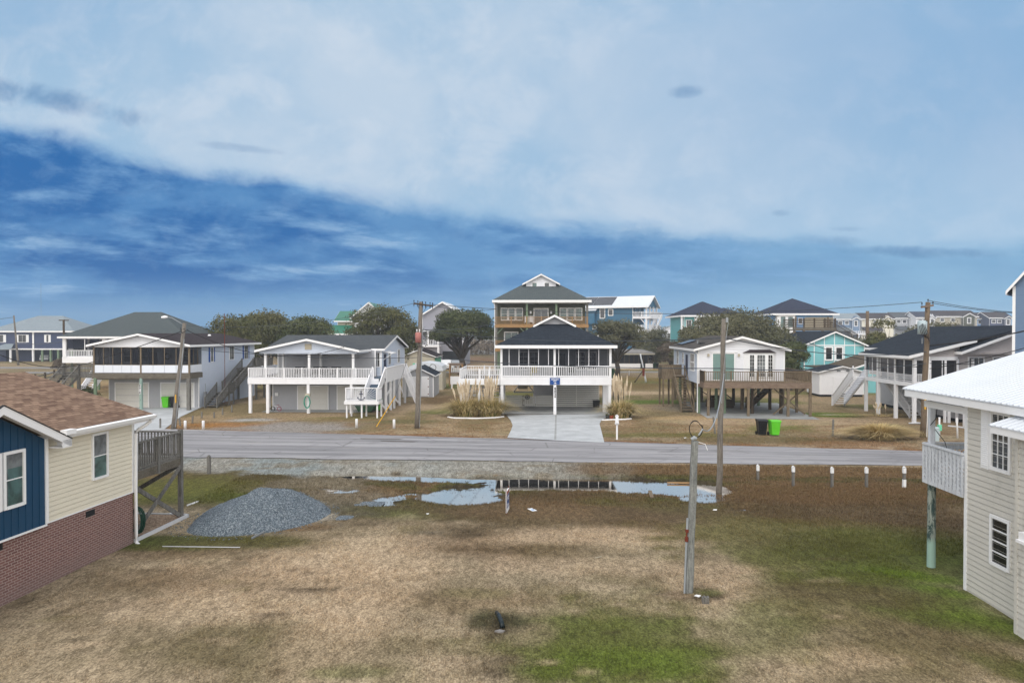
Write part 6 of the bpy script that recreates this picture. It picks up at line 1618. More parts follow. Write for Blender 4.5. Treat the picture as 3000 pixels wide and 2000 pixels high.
# aqua cottage
D = 92
t = thing('aqua_cottage', 'aqua batten-sided gabled cottage on short piers with dark roof', 'house', X_(2356, D), D, 1, 0)
w = X_(2532, D) - X_(2356, D); ze = Z_(1011, D); zp = Z_(973, D)
body(t, 0, w, 0, 13, 2.0, ze, 'aqua_board', 3, .004, trim='white_trim'); mb = MB(); mb.prism([(0, 0, ze), (w, 0, ze), (w / 2, 0, zp - .05)], (0, .1, 0)); gw = mb.build('gable_wall', M['aqua_board'], t)
gable_y(t, -.45, w + .45, -.4, 13.4, ze - .18, (zp - ze) / (w / 2), 'shingle_dark', fh=.22)
mb = MB(); mb.box(0, w, -.03, -.01, ze - .08, ze + .06)
for i in range(1, 6):
    x = w * i / 6 + (.0); mb.box(x - .05, x + .05, -.028, -.008, 2.0, ze + (zp - ze) * (1 - abs(x - w / 2) / (w / 2)) - .1)
mb.build('batten', M['white_trim'], t)
for a in (2416, 2446): window(t, front(0, -.01), (a - 2353) / F * D, Z_(1052, D), .78, 1.55, 1, 2, gm='glass_dark', fr=.2)
for x in (.3, 2.0, 3.8, 5.6, 7.6): posts(t, [(x, .3)], 0, 2.0, .4, 'brown_wood', 'pier')
mb = MB(); mb.box(.5, w - .5, 3, 3.1, 0, 2); mb.build('skirt_board', M['new_wood'], t)
D = 82
t = thing('aqua_annex', 'low aqua annex with soil-brown roof behind the white shed', 'outbuilding', X_(2492, D), D, 1, 0)
body(t, .3, 8, 0, 6.5, 0, 2.85, 'aqua_board', 3, .004, gf=4.2, trim='white_trim'); gable_y(t, 0, 8.3, -.4, 7, 2.85, .34, 'shingle_soil', fh=.2)
mb = MB(); mb.prism([(-3.2, .5, 2.9), (0, .5, 3.0), (0, 6, 3.0), (-3.2, 6, 2.9)], (0, 0, .12)); le = mb.build('lean_to_roof', M['shingle_soil'], t); posts(t, [(-3.1, .6), (-2.2, .6), (-1.2, .6)], 0, 2.9, .14, 'dark_wood')

# tall house at the right edge
D = 46
t = thing('tall_blue_house', 'tall slate-blue sided house corner cut off by the right edge', 'house', X_(2968, D), D, 45, 0)
ze = Z_(838, D); mb = MB(); siding(mb, front(0, 0), 0, 7, 5.5, ze, .17, .022, (3.5, ze + 4.5)); mb.box(.02, 7, .02, 8, 0, ze); ww = mb.build('wall', M['slate_siding'], t)
mb = MB(); mb.box(-.05, .12, -.04, .1, 0, ze); mb.build('corner_board', M['white_trim'], ww)
gable_y(t, -.35, 7.35, -.35, 8.3, ze - .45, 1.3, 'shingle_grey', fh=.3)

# row of far townhouses
spec = [(2448, 2520, 972, 'slate_siding', 'shingle_light', 'wide pale grey townhouse with light roof, leftmost of the far row'), (2524, 2618, 971, 'cream_siding', 'shingle_plum', 'cream townhouse with dark brown roof and blue gable end in the far row'),
        (2620, 2684, 968, 'grey_siding', 'shingle_grey', 'grey townhouse between cream one and transformer pole in the far row'), (2684, 2738, 966, 'white_siding', 'shingle_navy', 'white townhouse directly behind the transformer pole in the far row'),
        (2740, 2862, 963, 'tan_paint', 'shingle_plum', 'widest tan townhouse with long brown roof right of the transformer pole'), (2862, 2898, 969, 'sky_siding', 'shingle_plum', 'narrow pale blue townhouse between tan and navy ones'), (2898, 2962, 967, 'navy_siding', 'shingle_plum', 'dark navy townhouse at the right end of the far row')]
D = 330
for i, (a, c, yy, wm, rm, lb) in enumerate(spec):
    Dd = D + (i % 3) * 3
    t = thing('townhouse', lb, 'townhouse', X_(a, Dd), Dd, 0, 0, 'far row of coloured townhouses')
    w = X_(c, Dd) - X_(a, Dd); top = {0: 918, 1: 917, 2: 915, 3: 913, 4: 910, 5: 916, 6: 914}[i]
    zr = Z_(top, Dd); ze = zr - 2.6
    body(t, 0, w, 0, 11, 0, ze, wm, .5, .03, gs=zr - .2, trim='white_trim'); gable_x(t, -.6, w + .6, -.7, 11.7, ze - .3, .47, rm, th=.25, fh=.5)
    gw = min(w * .28, 7)
    body(t, w * .62, w * .62 + gw, -1.5, 0, 0, ze - .3, wm if i != 4 else 'olive_siding', .5, .03, gf=ze + 1.6, trim='white_trim', name='bay_wall'); gable_y(t, w * .62 - .5, w * .62 + gw + .5, -2.0, 4, ze - .6, .55, rm, th=.25, fh=.45)
    mb = MB(); mb.prism([(0, -2.6, ze - 6.0), (0, 0, ze - 4.4), (0, 0, ze - 4.1), (0, -2.6, ze - 5.7)], (w * .60, 0, 0)); mb.build('porch_roof', M[rm], t)
    window(t, front(0, 0), w * .12, ze - 2.6, 1.7, 1.4, 1, 1, gm='glass_dark', fr=.25); window(t, front(0, 0), w * .38, ze - 2.6, 1.7, 1.4, 1, 1, gm='glass_dark', fr=.25); window(t, front(0, -1.5), w * .62 + gw / 2 - .7, ze - 3.4, 1.4, 2.4, 1, 1, gm='glass_dark', fr=.3)
    if i in (0, 5, 6): 
        d = MB(); d.box(w * .5, w + 1, -3.5, -1.6, ze - 7.6, ze - 7.2); d = d.build('balcony', M['white_paint'], t); railing(d, (w * .5, -3.4), (w + 1, -3.4), ze - 7.2, ze - 5.8, .8, 'white_paint', .3, .3); posts(d, [(w * .52, -3.3), (w * .8, -3.3), (w + .9, -3.3)], 0, ze - 7.4, .5, 'white_paint')
for i, (a, c, yy) in enumerate(((1955, 1966, 960), (1300, 1318, 1000))):
    if i: break
    Dd = 260; t = thing('white_condo', 'tiny white condo block seen between the long blue and teal houses', 'building', X_(a - 4, Dd), Dd, 0, 0)
    body(t, 0, 4, 0, 6, 0, Z_(960, Dd), 'white_siding', .5); hip(t, -.3, 4.3, -.3, 6.3, Z_(960, Dd), .3, 'shingle_light')
    for zz in (2.0, 5.4): window(t, front(0, 0), .8, zz, 1.2, 1.6, 2, 1, gm='glass_dark', fr=.2)

# ============================================================ POLES AND WIRES
def pole(name, label, base, top, r0, r1, mat='pole_wood', cat='utility pole', group=None):
    t = thing(name, label, cat, base[0], base[1], 0, gz1(base[0], base[1]) - .05, group)
    v = Vector(top) - Vector((base[0], base[1], t.location.z))
    n = 7; pts = [v * (i / n) + Vector((.03 * math.sin(i * 1.7), 0, 0)) * (1 if 0 < i < n else 0) for i in range(n + 1)]
    mb = MB(); mb.tube(pts, [r0 + (r1 - r0) * i / n for i in range(n + 1)], 12); mb.build('pole', M[mat], t, True)
    return t, v
def wire(label, p, q, sag, r=.014, mat='wire', cat='power line'):
    p = Vector(p); q = Vector(q); n = 20; mb = MB()
    pts = [p.lerp(q, i / n) - Vector((0, 0, sag * 4 * (i / n) * (1 - i / n))) for i in range(n + 1)]
    mb.tube(pts, r * 1.5, 5); o = mb.build('power_line', M[mat]); tag(o, label, cat, 'overhead lines')
    return o
def insul(mb, x, y, z, h=.14): mb.tube([(x, y, z), (x, y, z + h * .5), (x, y, z + h * .55), (x, y, z + h)], [.02, .02, .05, .03], 8)
# street lamp pole, leaning
b = GP(506, 1258); D = b[1] + .3; tp = (X_(541, D), D, Z_(946, D))
t, v = pole('utility_pole', 'leaning grey utility pole with street lamp arm beside the left driveway', b, tp, .19, .13)
mb = MB(); pts = [v + Vector((-.05, 0, -.15)), v + Vector((-.45, -.1, .12)), v + Vector((-.85, -.2, .38)), v + Vector((-1.15, -.3, .44))]
mb.tube(pts, .03, 6); a = mb.build('lamp_arm', M['galvanised'], t, True); mb = MB(); mb.tube([v + Vector((-1.12, -.29, .44)), v + Vector((-1.3, -.35, .44)), v + Vector((-1.52, -.42, .41))], [.06, .11, .07], 8); mb.build('lamp_head', M['white_trim'], a)
mb = MB(); mb.tube([v * .03 + Vector((.17, -.08, 0)), v * .85 + Vector((.14, -.1, 0))], .03, 6); mb.build('conduit', M['galvanised'], t)
mb = MB(); 
for i in range(3): mb.tube([v + Vector((.3 * math.cos(i * 2), -.1, -.5 - i * .08)), v + Vector((-.1, -.2, -.75)), v + Vector((-.35, .1, -.55 + i * .1)), v + Vector((.1, -.22, -.45))], .022, 5)
mb.build('cable_bundle', M['cable_black'], t)
mb = MB(); mb.box(-.0, .08, -.2, -.17, 1.9, 2.5); q = mb.build('pole_tag', M['yellow'], t); q.location = v * .02 + Vector((.22, -.0, 0))
P1 = t.location + v
# transformer pole beside the anchor house
b = GP(1221, 1254); D = b[1]; tp = (X_(1234, D), D, Z_(884, D))
t, v = pole('utility_pole', 'grey utility pole with crossarm and pinkish transformer left of the pampas grass', b, tp, .2, .15)
mb = MB(); mb.beam(v + Vector((-.55, -.15, -.12)), v + Vector((.9, -.05, -.32)), .11, .12); ca_ = mb.build('crossarm', M['dark_wood'], t)
mb = MB()
for f in (.02, .22, .45, .62, .85, .98): p = (v + Vector((-.55, -.15, -.12))).lerp(v + Vector((.9, -.05, -.32)), f); insul(mb, p.x, p.y, p.z + .05, .2); insul(mb, p.x, p.y - .02, p.z - .25, .2)
mb.tube([v + Vector((-.3, 0, -.1)), v + Vector((-.02, -.12, -.9))], .015, 5); mb.tube([v + Vector((.5, 0, -.25)), v + Vector((.1, -.12, -.9))], .015, 5); mb.build('insulator', M['dark_metal'], ca_)
mb = MB(); c = Vector((v.x * .8 - .12, -.28, Z_(985, D))); mb.tube([c + Vector((0, 0, -.42)), c + Vector((0, 0, .30)), c + Vector((0, 0, .36))], [.22, .23, .12], 14); tr = mb.build('transformer', M['transformer_red'], t, True)
mb = MB(); insul(mb, c.x - .1, c.y, c.z + .34, .25); insul(mb, c.x + .1, c.y, c.z + .34, .25); mb.build('bushing', M['white_trim'], tr)
mb = MB(); mb.tube([(.19, -.05, .1), v * .78 + Vector((.18, -.05, 0))], .035, 6); mb.build('conduit', M['galvanised'], t)
mb = MB(); mb.tube([v * .62 + Vector((.1 + .35 * math.cos(i * .5), -.2, .3 * math.sin(i * .5))) for i in range(8)], .02, 5); mb.build('cable_loop', M['cable_black'], t)
P2 = t.location + v
q = thing('cable_coil', 'black cable coil hanging in the air before the grey shed roof', 'cable coil', X_(1268, 58.5), 58.5, 0, Z_(1076, 58.5))
mb = MB(); mb.tube([(.27 * math.cos(i * .314), 0, .27 * math.sin(i * .314)) for i in range(21)], .022, 6); mb.build('coil', M['cable_black'], q, True)
mb = MB(); mb.tube([(.0, 0, .27), (-.2, 0, .32)], .01, 5); mb.build('tie', M['cable_black'], q)
t = thing('guy_wire_guard', 'yellow plastic guard on the slanted guy wire before the deck stairs', 'guy wire', GP(1102, 1250)[0], GP(1102, 1250)[1], 0, 0)
e_ = Vector((X_(1158, 53.4), 53.4, Z_(1160, 53.4))) - t.location; mb = MB(); mb.tube([(0, 0, 0), e_], .035, 6); mb.build('guard', M['yellow'], t)
mb = MB(); mb.tube([e_ * .98, P2 - t.location - Vector((0, 0, 1.2))], .012, 5); mb.build('wire', M['wire'], t)
# pole before the bay window house
b = GP(2107, 1431); D = b[1]; tp = (X_(2121, D), D, Z_(934, D))
t, v = pole('utility_pole', 'plain grey utility pole in the ditch before the bay window house', b, tp, .145, .11, 'pole_wood')
mb = MB(); mb.tube([v + Vector((.08, -.1, .06)), v + Vector((.16, -.12, -.2)), v + Vector((.05, -.16, -.9)), v + Vector((-.02, -.18, -2.0)), v + Vector((-.15, -.16, -4.0))], .012, 5); mb.box(v.x + .05, v.x + .15, v.y - .16, v.y - .1, v.z - .16, v.z + .06); mb.build('service_cable', M['galvanised'], t)
P3 = t.location + v
# pole with transformer at right
b = GP(2706, 1281); D = b[1]; tp = (X_(2718, D), D, Z_(885, D))
t, v = pole('utility_pole', 'brown utility pole with white cylindrical transformer before the right house', b, tp, .2, .15, 'pole_brown')
mb = MB(); mb.beam(v + Vector((-.55, -.14, -.35)), v + Vector((.3, -.1, -.22)), .12, .13); ca_ = mb.build('crossarm', M['brown_wood_x'], t)
mb = MB(); insul(mb, v.x - .5, v.y - .14, v.z - .28, .25); insul(mb, v.x, v.y, v.z + .0, .22); insul(mb, v.x + .28, v.y - .1, v.z - .16, .2); mb.tube([v + Vector((-.3, -.12, -.35)), v + Vector((-.03, -.1, -.9))], .015, 5); mb.build('insulator', M['dark_metal'], ca_)
c = Vector((X_(2698, D) - t.location.x, -.15, Z_(960, D) - t.location.z)); mb = MB(); mb.tube([c + Vector((0, 0, -.45)), c + Vector((0, 0, .42)), c + Vector((0, 0, .5))], [.29, .30, .2], 16); tr = mb.build('transformer', M['transformer_grey'], t, True)
mb = MB()
for i in range(5): mb.tube([c + Vector((.2, -.2, .5)), c + Vector((-.4 + .1 * i, -.32, .1)), c + Vector((-.25 + .12 * i, -.34, -.5)), c + Vector((.35, -.2, -.75 - .05 * i))], .02, 5)
mb.build('cable_bundle', M['cable_black'], tr)
mb = MB(); mb.tube([(.18, -.1, .1), v * .6 + Vector((.19, -.06, 0))], .04, 6); mb.build('conduit', M['white_trim'], t)
mb = MB(); mb.box(-.04, .06, -.24, -.2, 2.0, 2.9); mb.build('pole_tag', M['yellow'], t)
P4 = t.location + v
# left background poles
b = GP(53, 1069.5); D = b[1]; t, v = pole('utility_pole', 'slim leaning grey pole standing before the navy house', b, (X_(41, D), D, Z_(924, D)), .24, .15, 'pole_wood'); P5 = t.location + v
b = GP(187, 1100); D = 100; t, v = pole('utility_pole', 'dark wooden pole with plain crossarm before the pale grey roof', (X_(189, D), D), (X_(187, D), D, Z_(936, D)), .16, .14, 'dark_wood'); P6 = t.location + v
mb = MB(); mb.beam(v + Vector((-.7, 0, -.1)), v + Vector((.75, 0, -.1)), .12, .14); mb.build('crossarm', M['dark_wood'], t)
D = 118; t, v = pole('utility_pole', 'dark wooden pole rising right of the aqua cottage', (X_(2540, D), D), (X_(2541, D), D, Z_(911, D)), .3, .26, 'pole_brown'); P7 = t.location + v
# braced pole in the right middle ground
b = GP(1893, 1120); D = b[1]; t, v = pole('braced_pole', 'leaning whitish pole with red box and timber prop on the back lawn', b, (X_(1876, D), D, Z_(1036, D)), .14, .1, 'old_white_wood')
mb = MB(); e_ = Vector((X_(1858, D) - b[0], -.3, .05)); mb.tube([e_, v * .45], [.09, .08], 8); mb.build('prop', M['dark_wood'], t); mb = MB(); mb.box(-.55, -.25, -.25, -.05, 1.0, 2.1); mb.build('meter_box', M['rust'], t)
# thin metal mast by the blue shutter house
D = 69.5; t = thing('antenna_mast', 'thin rusty antenna mast rising beside the blue shutter house', 'antenna', X_(658, D), D, 0, .0)
mb = MB(); mb.tube([(0, 0, 0), (0, 0, Z_(918, D))], .03, 6); mb.build('mast', M['rust'], t)
mb = MB(); mb.tube([(-.3, 0, Z_(925, D)), (.3, 0, Z_(925, D))], .012, 5); mb.build('element', M['grey_metal'], t)
D = 800; t = thing('radio_mast', 'hair-thin distant radio mast above the navy house roof', 'radio mast', X_(121, D), D, 0, 0)
mb = MB(); mb.tube([(0, 0, 0), (0, 0, Z_(830, D))], .14, 4); mb.build('mast', M['grey_metal'], t)

# power lines
wire('high line from the transformer pole towards the right house pole', P2 + Vector((.8, 0, -.2)), P4 + Vector((-.4, 0, .0)), .75)
wire('lower service line from pinkish transformer pole to bare pole', P2 + Vector((.1, 0, -2.1)), P3 + Vector((0, 0, -.9)), .45)
wire('low telephone line crossing the middle house porch', P2 + Vector((.1, 0, -4.1)), P3 + Vector((0, 0, -2.35)), .25, .016)
wire('line sagging right from the bare pole towards the right transformer pole', P3 + Vector((0, 0, -.9)), P4 + Vector((0, 0, -3.4)), .5, .016)
wire('telephone line from bare pole past the aqua cottage', P3 + Vector((0, 0, -2.35)), P4 + Vector((0, 0, -4.2)), .25, .014)
wire('dark cable from leaning lamp pole over the screened porch', P1 + Vector((-.2, 0, -.6)), (X_(300, 50), 50, Z_(1050, 50)), .05, .02, 'cable_black')
wire('low cable continuing left across the green roof house', (X_(300, 50), 50, Z_(1050, 50)), (X_(-60, 45), 45, Z_(1010, 45)), 1.0, .016, 'cable_black')
wire('cable from leaning lamp pole to the anchor house', P1 + Vector((.2, 0, -.55)), (X_(1010, 60.6), 60.6, Z_(1015, 60.6)), 1.35, .016, 'cable_black')
wire('second cable dipping before the anchor deck house gable', P1 + Vector((.2, 0, -1.9)), P2 + Vector((0, 0, -4.2)), .3, .014)
wire('top wire left from the pinkish transformer pole', P2 + Vector((-.5, 0, -.1)), P1 + Vector((0, 0, -.2)), .7, .010)
wire('line from the slim pole leaving the left frame', P5 + Vector((0, 0, -.4)), (-150, 120, 4.5), .6, .03)
wire('thin line past the navy house windows', P5 + Vector((0, 0, -6.2)), P6 + Vector((0, 0, -3.2)), .3, .03)
wire('upper line right from the right transformer pole', P4 + Vector((0, 0, .12)), (40.0, 47, Z_(918, 47)), .35)
wire('second upper line right from the right transformer pole', P4 + Vector((.2, 0, -.05)), (42.0, 47, Z_(912, 47)), .45)
wire('thick dark cable across the dark porch roof', P4 + Vector((0, 0, -3.0)), (X_(3050, 44), 44, Z_(958, 44)), .15, .03, 'cable_black')
wire('cable rising right over the pink gable', P4 + Vector((0, 0, -4.6)), (X_(3050, 44), 44, Z_(1005, 44)), .15, .018, 'cable_black')
wire('cable falling right behind the white metal roof', P4 + Vector((0, 0, -4.2)), (X_(2950, 52), 52, Z_(1062, 52)), .1, .018, 'cable_black')
wire('long black cable from the bay house towards the right pole', (X_(2330, 70), 70, Z_(985, 70)), P4 + Vector((-.1, 0, -4.5)), .6, .02, 'cable_black')
wire('thin grey service wire above the roofs left of the olive house', P2 + Vector((.9, 0, -.3)), (X_(1452, 92), 92, Z_(905, 92)), .3, .016)
wire('service wire from pinkish transformer pole to the olive house', P2 + Vector((.1, 0, -2.1)), (X_(1452, 92), 92, Z_(945, 92)), .3, .016)

# meter pole in the near lot
b = GP(2020, 1737); D = b[1]; tp = (X_(2037, D), D, Z_(1292, D))
t = thing('meter_pole', 'weathered square service post with cable loop on top in the near lot', 'post', b[0], b[1], 0, gz1(*b) - .05)
v = Vector(tp) - t.location
mb = MB(); mb.prism([(-.15, -.13, 0), (.15, -.13, 0), (.15, .13, 0), (-.15, .13, 0)], (0, 0, .01)); 
mb = MB(); s0, s1 = .105, .088
def ring(p, s): return [tuple(p + Vector((a * s, c * s * .9, 0))) for a, c in ((-1, -.7), (-.7, -1), (.7, -1), (1, -.7), (1, .7), (.7, 1), (-.7, 1), (-1, .7))]
rs_ = [ring(v * (i / 6) + Vector((.012 * math.sin(i * 2.1), 0, 0)), s0 + (s1 - s0) * i / 6) for i in range(7)]
for i in range(6):
    for j in range(8): mb.quad(rs_[i][j], rs_[i][(j + 1) % 8], rs_[i + 1][(j + 1) % 8], rs_[i + 1][j])
mb.quad(*rs_[6]); mb.build('post', M['meter_pole_wood'], t)
mb = MB(); mb.tube([(-.14, -.07, .02), v * .27 + Vector((-.145, -.07, 0)), v * .345 + Vector((-.145, -.07, 0))], .028, 8); mb.tube([v * .42 + Vector((-.14, -.07, 0)), v * .5 + Vector((-.14, -.07, 0))], .032, 8); mb.build('conduit', M['galvanised'], t)
mb = MB(); mb.tube([v * .36 + Vector((-.145, -.07, 0)), v * .43 + Vector((-.14, -.07, 0))], .02, 6)
for f in (.355, .365, .375, .415, .425): p = v * f + Vector((-.145, -.07, 0)); mb.box(p.x - .038, p.x + .038, p.y - .045, p.y + .045, p.z - .02, p.z + .02)
mb.build('meter_bracket', M['rust'], t)
mb = MB(); c = v + Vector((-.02, -.02, .07)); mb.tube([c + Vector((-.09, 0, -.02)), c + Vector((.0, 0, .03)), c + Vector((.06, 0, 0))], [.05, .06, .04], 8); mb.build('weatherhead', M['galvanised'], t)
mb = MB()
for k_ in range(2):
    pts = []
    for i in range(15):
        a = R(-118 - k_ * 4 - i * 20.5); pts.append(c + Vector((.02 + (.17 - .012 * k_) * math.cos(a) + (.05 if i > 10 else 0), .02 * k_, .29 + (.21 + .02 * k_) * math.sin(a) * (1 if math.sin(a) > 0 else 1.15))))
    pts.append(c + Vector((.06, 0, .02)))
    mb.tube([c + Vector((-.08, 0, 0))] + pts, .0095, 6)
mb.build('cable_loop', M['cable_black'], t, True)
mb = MB(); mb.tube([c + Vector((.12, 0, .1)), c + Vector((.24, 0, .28))], .022, 6); mb.build('splice', M['galvanised'], t)
mb = MB(); mb.tube([v + Vector((.1, -.02, -.03)), v + Vector((.28, -.05, -.08)), v + Vector((.34, -.06, -.25))], .008, 5); mb.build('loose_wire', M['white_trim'], t)
wire('frayed grey service cable from meter pole loop up to bare pole', t.location + c + Vector((.22, 0, .28)), P3 + Vector((-.05, -.2, -2.6)), .9, .012, 'galvanised')
q = thing('wood_stump', 'short cut grey post stump beside the near meter pole', 'stump', *GP(2069, 1768), 8, gz1(*GP(2069, 1768)) - .03)
mb = MB()
for i in range(4): mb.box(-.09 + i * .047, -.09 + i * .047 + .043, -.08, .08, 0, .19 + .02 * (i % 2))
mb.build('stump', M['grey_wood'], q)
# ============================================================ TREES
def leafmesh(name, P, Nn, S, T, mat, parent, aspect=.62):
    """one small folded-free leaf clump face per point"""
    rs = np.random.RandomState(len(P) % 9973)
    n = len(P)
    r = rs.normal(size=(n, 3)); u = np.cross(Nn, r); u /= np.linalg.norm(u, axis=1)[:, None] + 1e-9
    v = np.cross(Nn, u); v /= np.linalg.norm(v, axis=1)[:, None] + 1e-9
    S = S[:, None]
    q = np.stack([P - u * S, P - v * S * aspect, P + u * S, P + v * S * aspect], 1).reshape(-1, 3)
    me = bpy.data.meshes.new(name)
    me.vertices.add(4 * n); me.vertices.foreach_set('co', q.ravel())
    me.loops.add(4 * n); me.loops.foreach_set('vertex_index', np.arange(4 * n))
    me.polygons.add(n); me.polygons.foreach_set('loop_start', np.arange(n) * 4); me.polygons.foreach_set('loop_total', np.full(n, 4))
    me.update(); me.validate()
    a = me.attributes.new('tone', 'FLOAT', 'FACE'); a.data.foreach_set('value', np.clip(T, 0, 1).astype(np.float32))
    me.materials.append(M[mat])
    o = bpy.data.objects.new(name, me); C.objects.link(o); o.parent = parent
    return o
def crown_pts(rs, cx, cy, cz, rx, ry, rz, K, lr, n, base=-.25, size=.2):
    P = []; Nn = []; T = []; lob = []
    while len(lob) < K:
        a = rs.uniform(-1, 1, 3); r = np.linalg.norm(a)
        if r > 1 or a[2] < base: continue
        a = a / max(r, .3) * (rs.uniform(.35, 1) ** .5) * .86
        if a[2] < base: a[2] = base + rs.uniform(0, .2)
        lob.append((np.array([cx + a[0] * rx, cy + a[1] * ry, cz + a[2] * rz]), lr * rs.uniform(.6, 1.25), rs.uniform(.2, .8)))
    per = n // K
    for c, r, tn in lob:
        d = rs.normal(size=(per, 3)); d /= np.linalg.norm(d, axis=1)[:, None]
        d[:, 2] = np.where(d[:, 2] < -.3, -d[:, 2] * .6, d[:, 2])
        rr = r * (rs.uniform(.45, 1.0, per) ** .45) * (1 + .28 * np.sin(d[:, 0] * 7 + tn * 20) * np.cos(d[:, 1] * 6))
        P.append(c + d * rr[:, None] * np.array([1, 1, .72]))
        nn = d + rs.normal(size=(per, 3)) * .75; nn /= np.linalg.norm(nn, axis=1)[:, None]; Nn.append(nn)
        T.append(tn * .6 + rs.uniform(.05, .5, per) * .7)
    P = np.concatenate(P); Nn = np.concatenate(Nn); T = np.concatenate(T)
    return P, Nn, size * rs.uniform(.5, 1.3, len(P)), T, lob
def limbs(mb, rs, root, lob, r0, fork=.35, n=9):
    root = Vector(root)
    top = Vector(np.mean([l[0] for l in lob], 0).tolist())
    for c, r, _ in [lob[i] for i in rs.permutation(len(lob))[:n]]:
        c = Vector(c.tolist()); m1 = root.lerp(c, .28) + Vector((0, 0, (c.z - root.z) * .12)); m2 = root.lerp(c, .65) + Vector(rs.uniform(-.5, .5, 3).tolist()) * r * .5
        mb.tube([root, m1, m2, c], [r0, r0 * .62, r0 * .34, r0 * .10], 7)
        for s in range(3):
            e_ = c + Vector(np.clip(rs.normal(size=3), -1, 1).tolist()) * r * .6; mb.tube([m2, m2.lerp(e_, .5) + Vector(rs.uniform(-.2, .2, 3).tolist()), e_], [r0 * .26, r0 * .14, r0 * .04], 5)
def tree(name, label, px0, px1, ytop, ybase, D, mat, seed, n=14000, K=26, ry=None, size=.22, trunk=.3, base=-.25, lrf=.26, zlow=.45, cat='tree', group=None, nl=9, x_off=0, ground=0):
    rs = np.random.RandomState(seed)
    x0, x1 = X_(px0, D), X_(px1, D); zt = Z_(ytop, D) + .1; W = (x1 - x0) / 2
    zl = ground + (zt - ground) * zlow; rz = (zt - zl) * .62; cz = zt - rz * .98
    t = thing(name, label, cat, (x0 + x1) / 2 + x_off, D, 0, ground, group)
    lr = min(W, rz * 1.3) * lrf * 1.5
    size *= .84; n = int(n * 1.35)
    P, Nn, S, T, lob = crown_pts(rs, -x_off, 0, cz, (W - lr * .25) * 1.04, (ry or W * .8) - lr * .3, rz - lr * .2, K, lr, n, base, size)
    ok = P[:, 2] > ground + .2; P, Nn, S, T = P[ok], Nn[ok], S[ok], T[ok]
    leafmesh('crown', P, Nn, S, T, mat, t)
    mb = MB()
    mb.tube([(0, 0, -.1), (.05 * W, 0, (zl - ground) * .35), (0, 0, (zl - ground) * .7)], [trunk * 1.3, trunk, trunk * .85], 9)
    limbs(mb, rs, (0, 0, (zl - ground) * .65), lob, trunk * .75, n=nl)
    mb.build('trunk', M['bark'], t, True)
    return t
tree('oak_tree', 'leftmost rounded live oak of the dense clump behind the white houses', 600, 765, 922, 1090, 96, 'leaf_oak', 1, 24000, 38, zlow=.2, lrf=.3, size=.17, group='dense oak clump')
tree('oak_tree', 'tall middle live oak of the dense clump behind the white houses', 690, 885, 908, 1090, 102, 'leaf_oak', 2, 28000, 44, zlow=.2, lrf=.3, size=.17, group='dense oak clump')
tree('oak_tree', 'right live oak of the dense clump, behind the anchor house roof', 795, 992, 926, 1090, 100, 'leaf_dark', 3, 26000, 42, zlow=.15, lrf=.3, size=.17, group='dense oak clump')
tree('oak_tree', 'low front oak of the dense clump filling the gap between the white houses', 640, 800, 985, 1120, 84, 'leaf_oak', 4, 12000, 24, zlow=.1, lrf=.32, size=.15, group='dense oak clump', base=-.8)
tree('oak_tree', 'large domed live oak between green roofed house and transformer pole', 1008, 1228, 897, 1075, 108, 'leaf_oak', 5, 36000, 54, zlow=.16, trunk=.5, lrf=.25, size=.17, nl=16, base=-.5)
tree('oak_tree', 'spreading live oak with bare twisted limbs in front of the mauve-grey house', 1242, 1462, 912, 1066, 118, 'leaf_dark', 6, 30000, 46, zlow=.36, trunk=.55, lrf=.24, size=.19, nl=22, base=-.3, ry=5.5)
tree('oak_tree', 'grey-green oak in front of the long blue house', 1718, 1895, 942, 1060, 112, 'leaf_oak_grey', 7, 18000, 34, zlow=.4, trunk=.4, lrf=.25, size=.17, nl=18)
tree('oak_tree', 'thin twiggy tree right of the grey-green oak and left of the low screened roof', 1850, 1990, 962, 1090, 146, 'leaf_oak_grey', 8, 12000, 26, zlow=.15, trunk=.3, lrf=.26, size=.17, nl=14, base=-.7)
tree('oak_tree', 'huge wide grey live oak behind the bay window house', 1955, 2345, 908, 1110, 97, 'leaf_oak_grey', 9, 60000, 76, zlow=.12, trunk=.6, lrf=.22, size=.16, nl=34, base=-.55, ry=7)
tree('oak_tree', 'lower right arm of dark oak between bay window house and aqua cottage', 2255, 2368, 985, 1110, 86, 'leaf_dark', 10, 15000, 26, zlow=.22, trunk=.3, lrf=.27, size=.14, nl=14, base=-.6)
tree('bush', 'bare brown thicket right of the low screened cottage', 1918, 2010, 1000, 1085, 134, 'leaf_twig', 11, 15000, 22, zlow=.02, trunk=.15, lrf=.35, size=.13, base=-.9, cat='bush')
tree('oak_tree', 'olive tree top left of the far cream townhouse behind the dark porch roof', 2520, 2680, 938, 1040, 95, 'leaf_oak', 12, 11000, 26, zlow=.2, trunk=.3, lrf=.28, size=.16, nl=16, base=-.6)
tree('oak_tree', 'sparse twiggy tree top right of the transformer pole', 2640, 2860, 936, 1040, 110, 'leaf_oak_grey', 13, 6500, 34, zlow=.3, trunk=.3, lrf=.22, size=.16, nl=30, base=-.4)
tree('bush', 'small bare rounded bush left of the grey porch stairs', 152, 196, 1050, 1092, 118, 'leaf_twig', 14, 3500, 12, zlow=.1, trunk=.12, lrf=.36, size=.09, base=-.6, cat='bush')
tree('bush', 'low green shrub below the left stair landing', 215, 292, 1132, 1185, 64.5, 'leaf_dark', 15, 3500, 12, zlow=.05, trunk=.08, lrf=.34, size=.07, base=-.8, cat='bush')
tree('bush', 'brown bush under the right house porch landing', 2855, 2880, 1170, 1225, 53, 'leaf_palm', 16, 1500, 8, zlow=.2, trunk=.08, lrf=.4, size=.1, base=-.8, cat='bush')
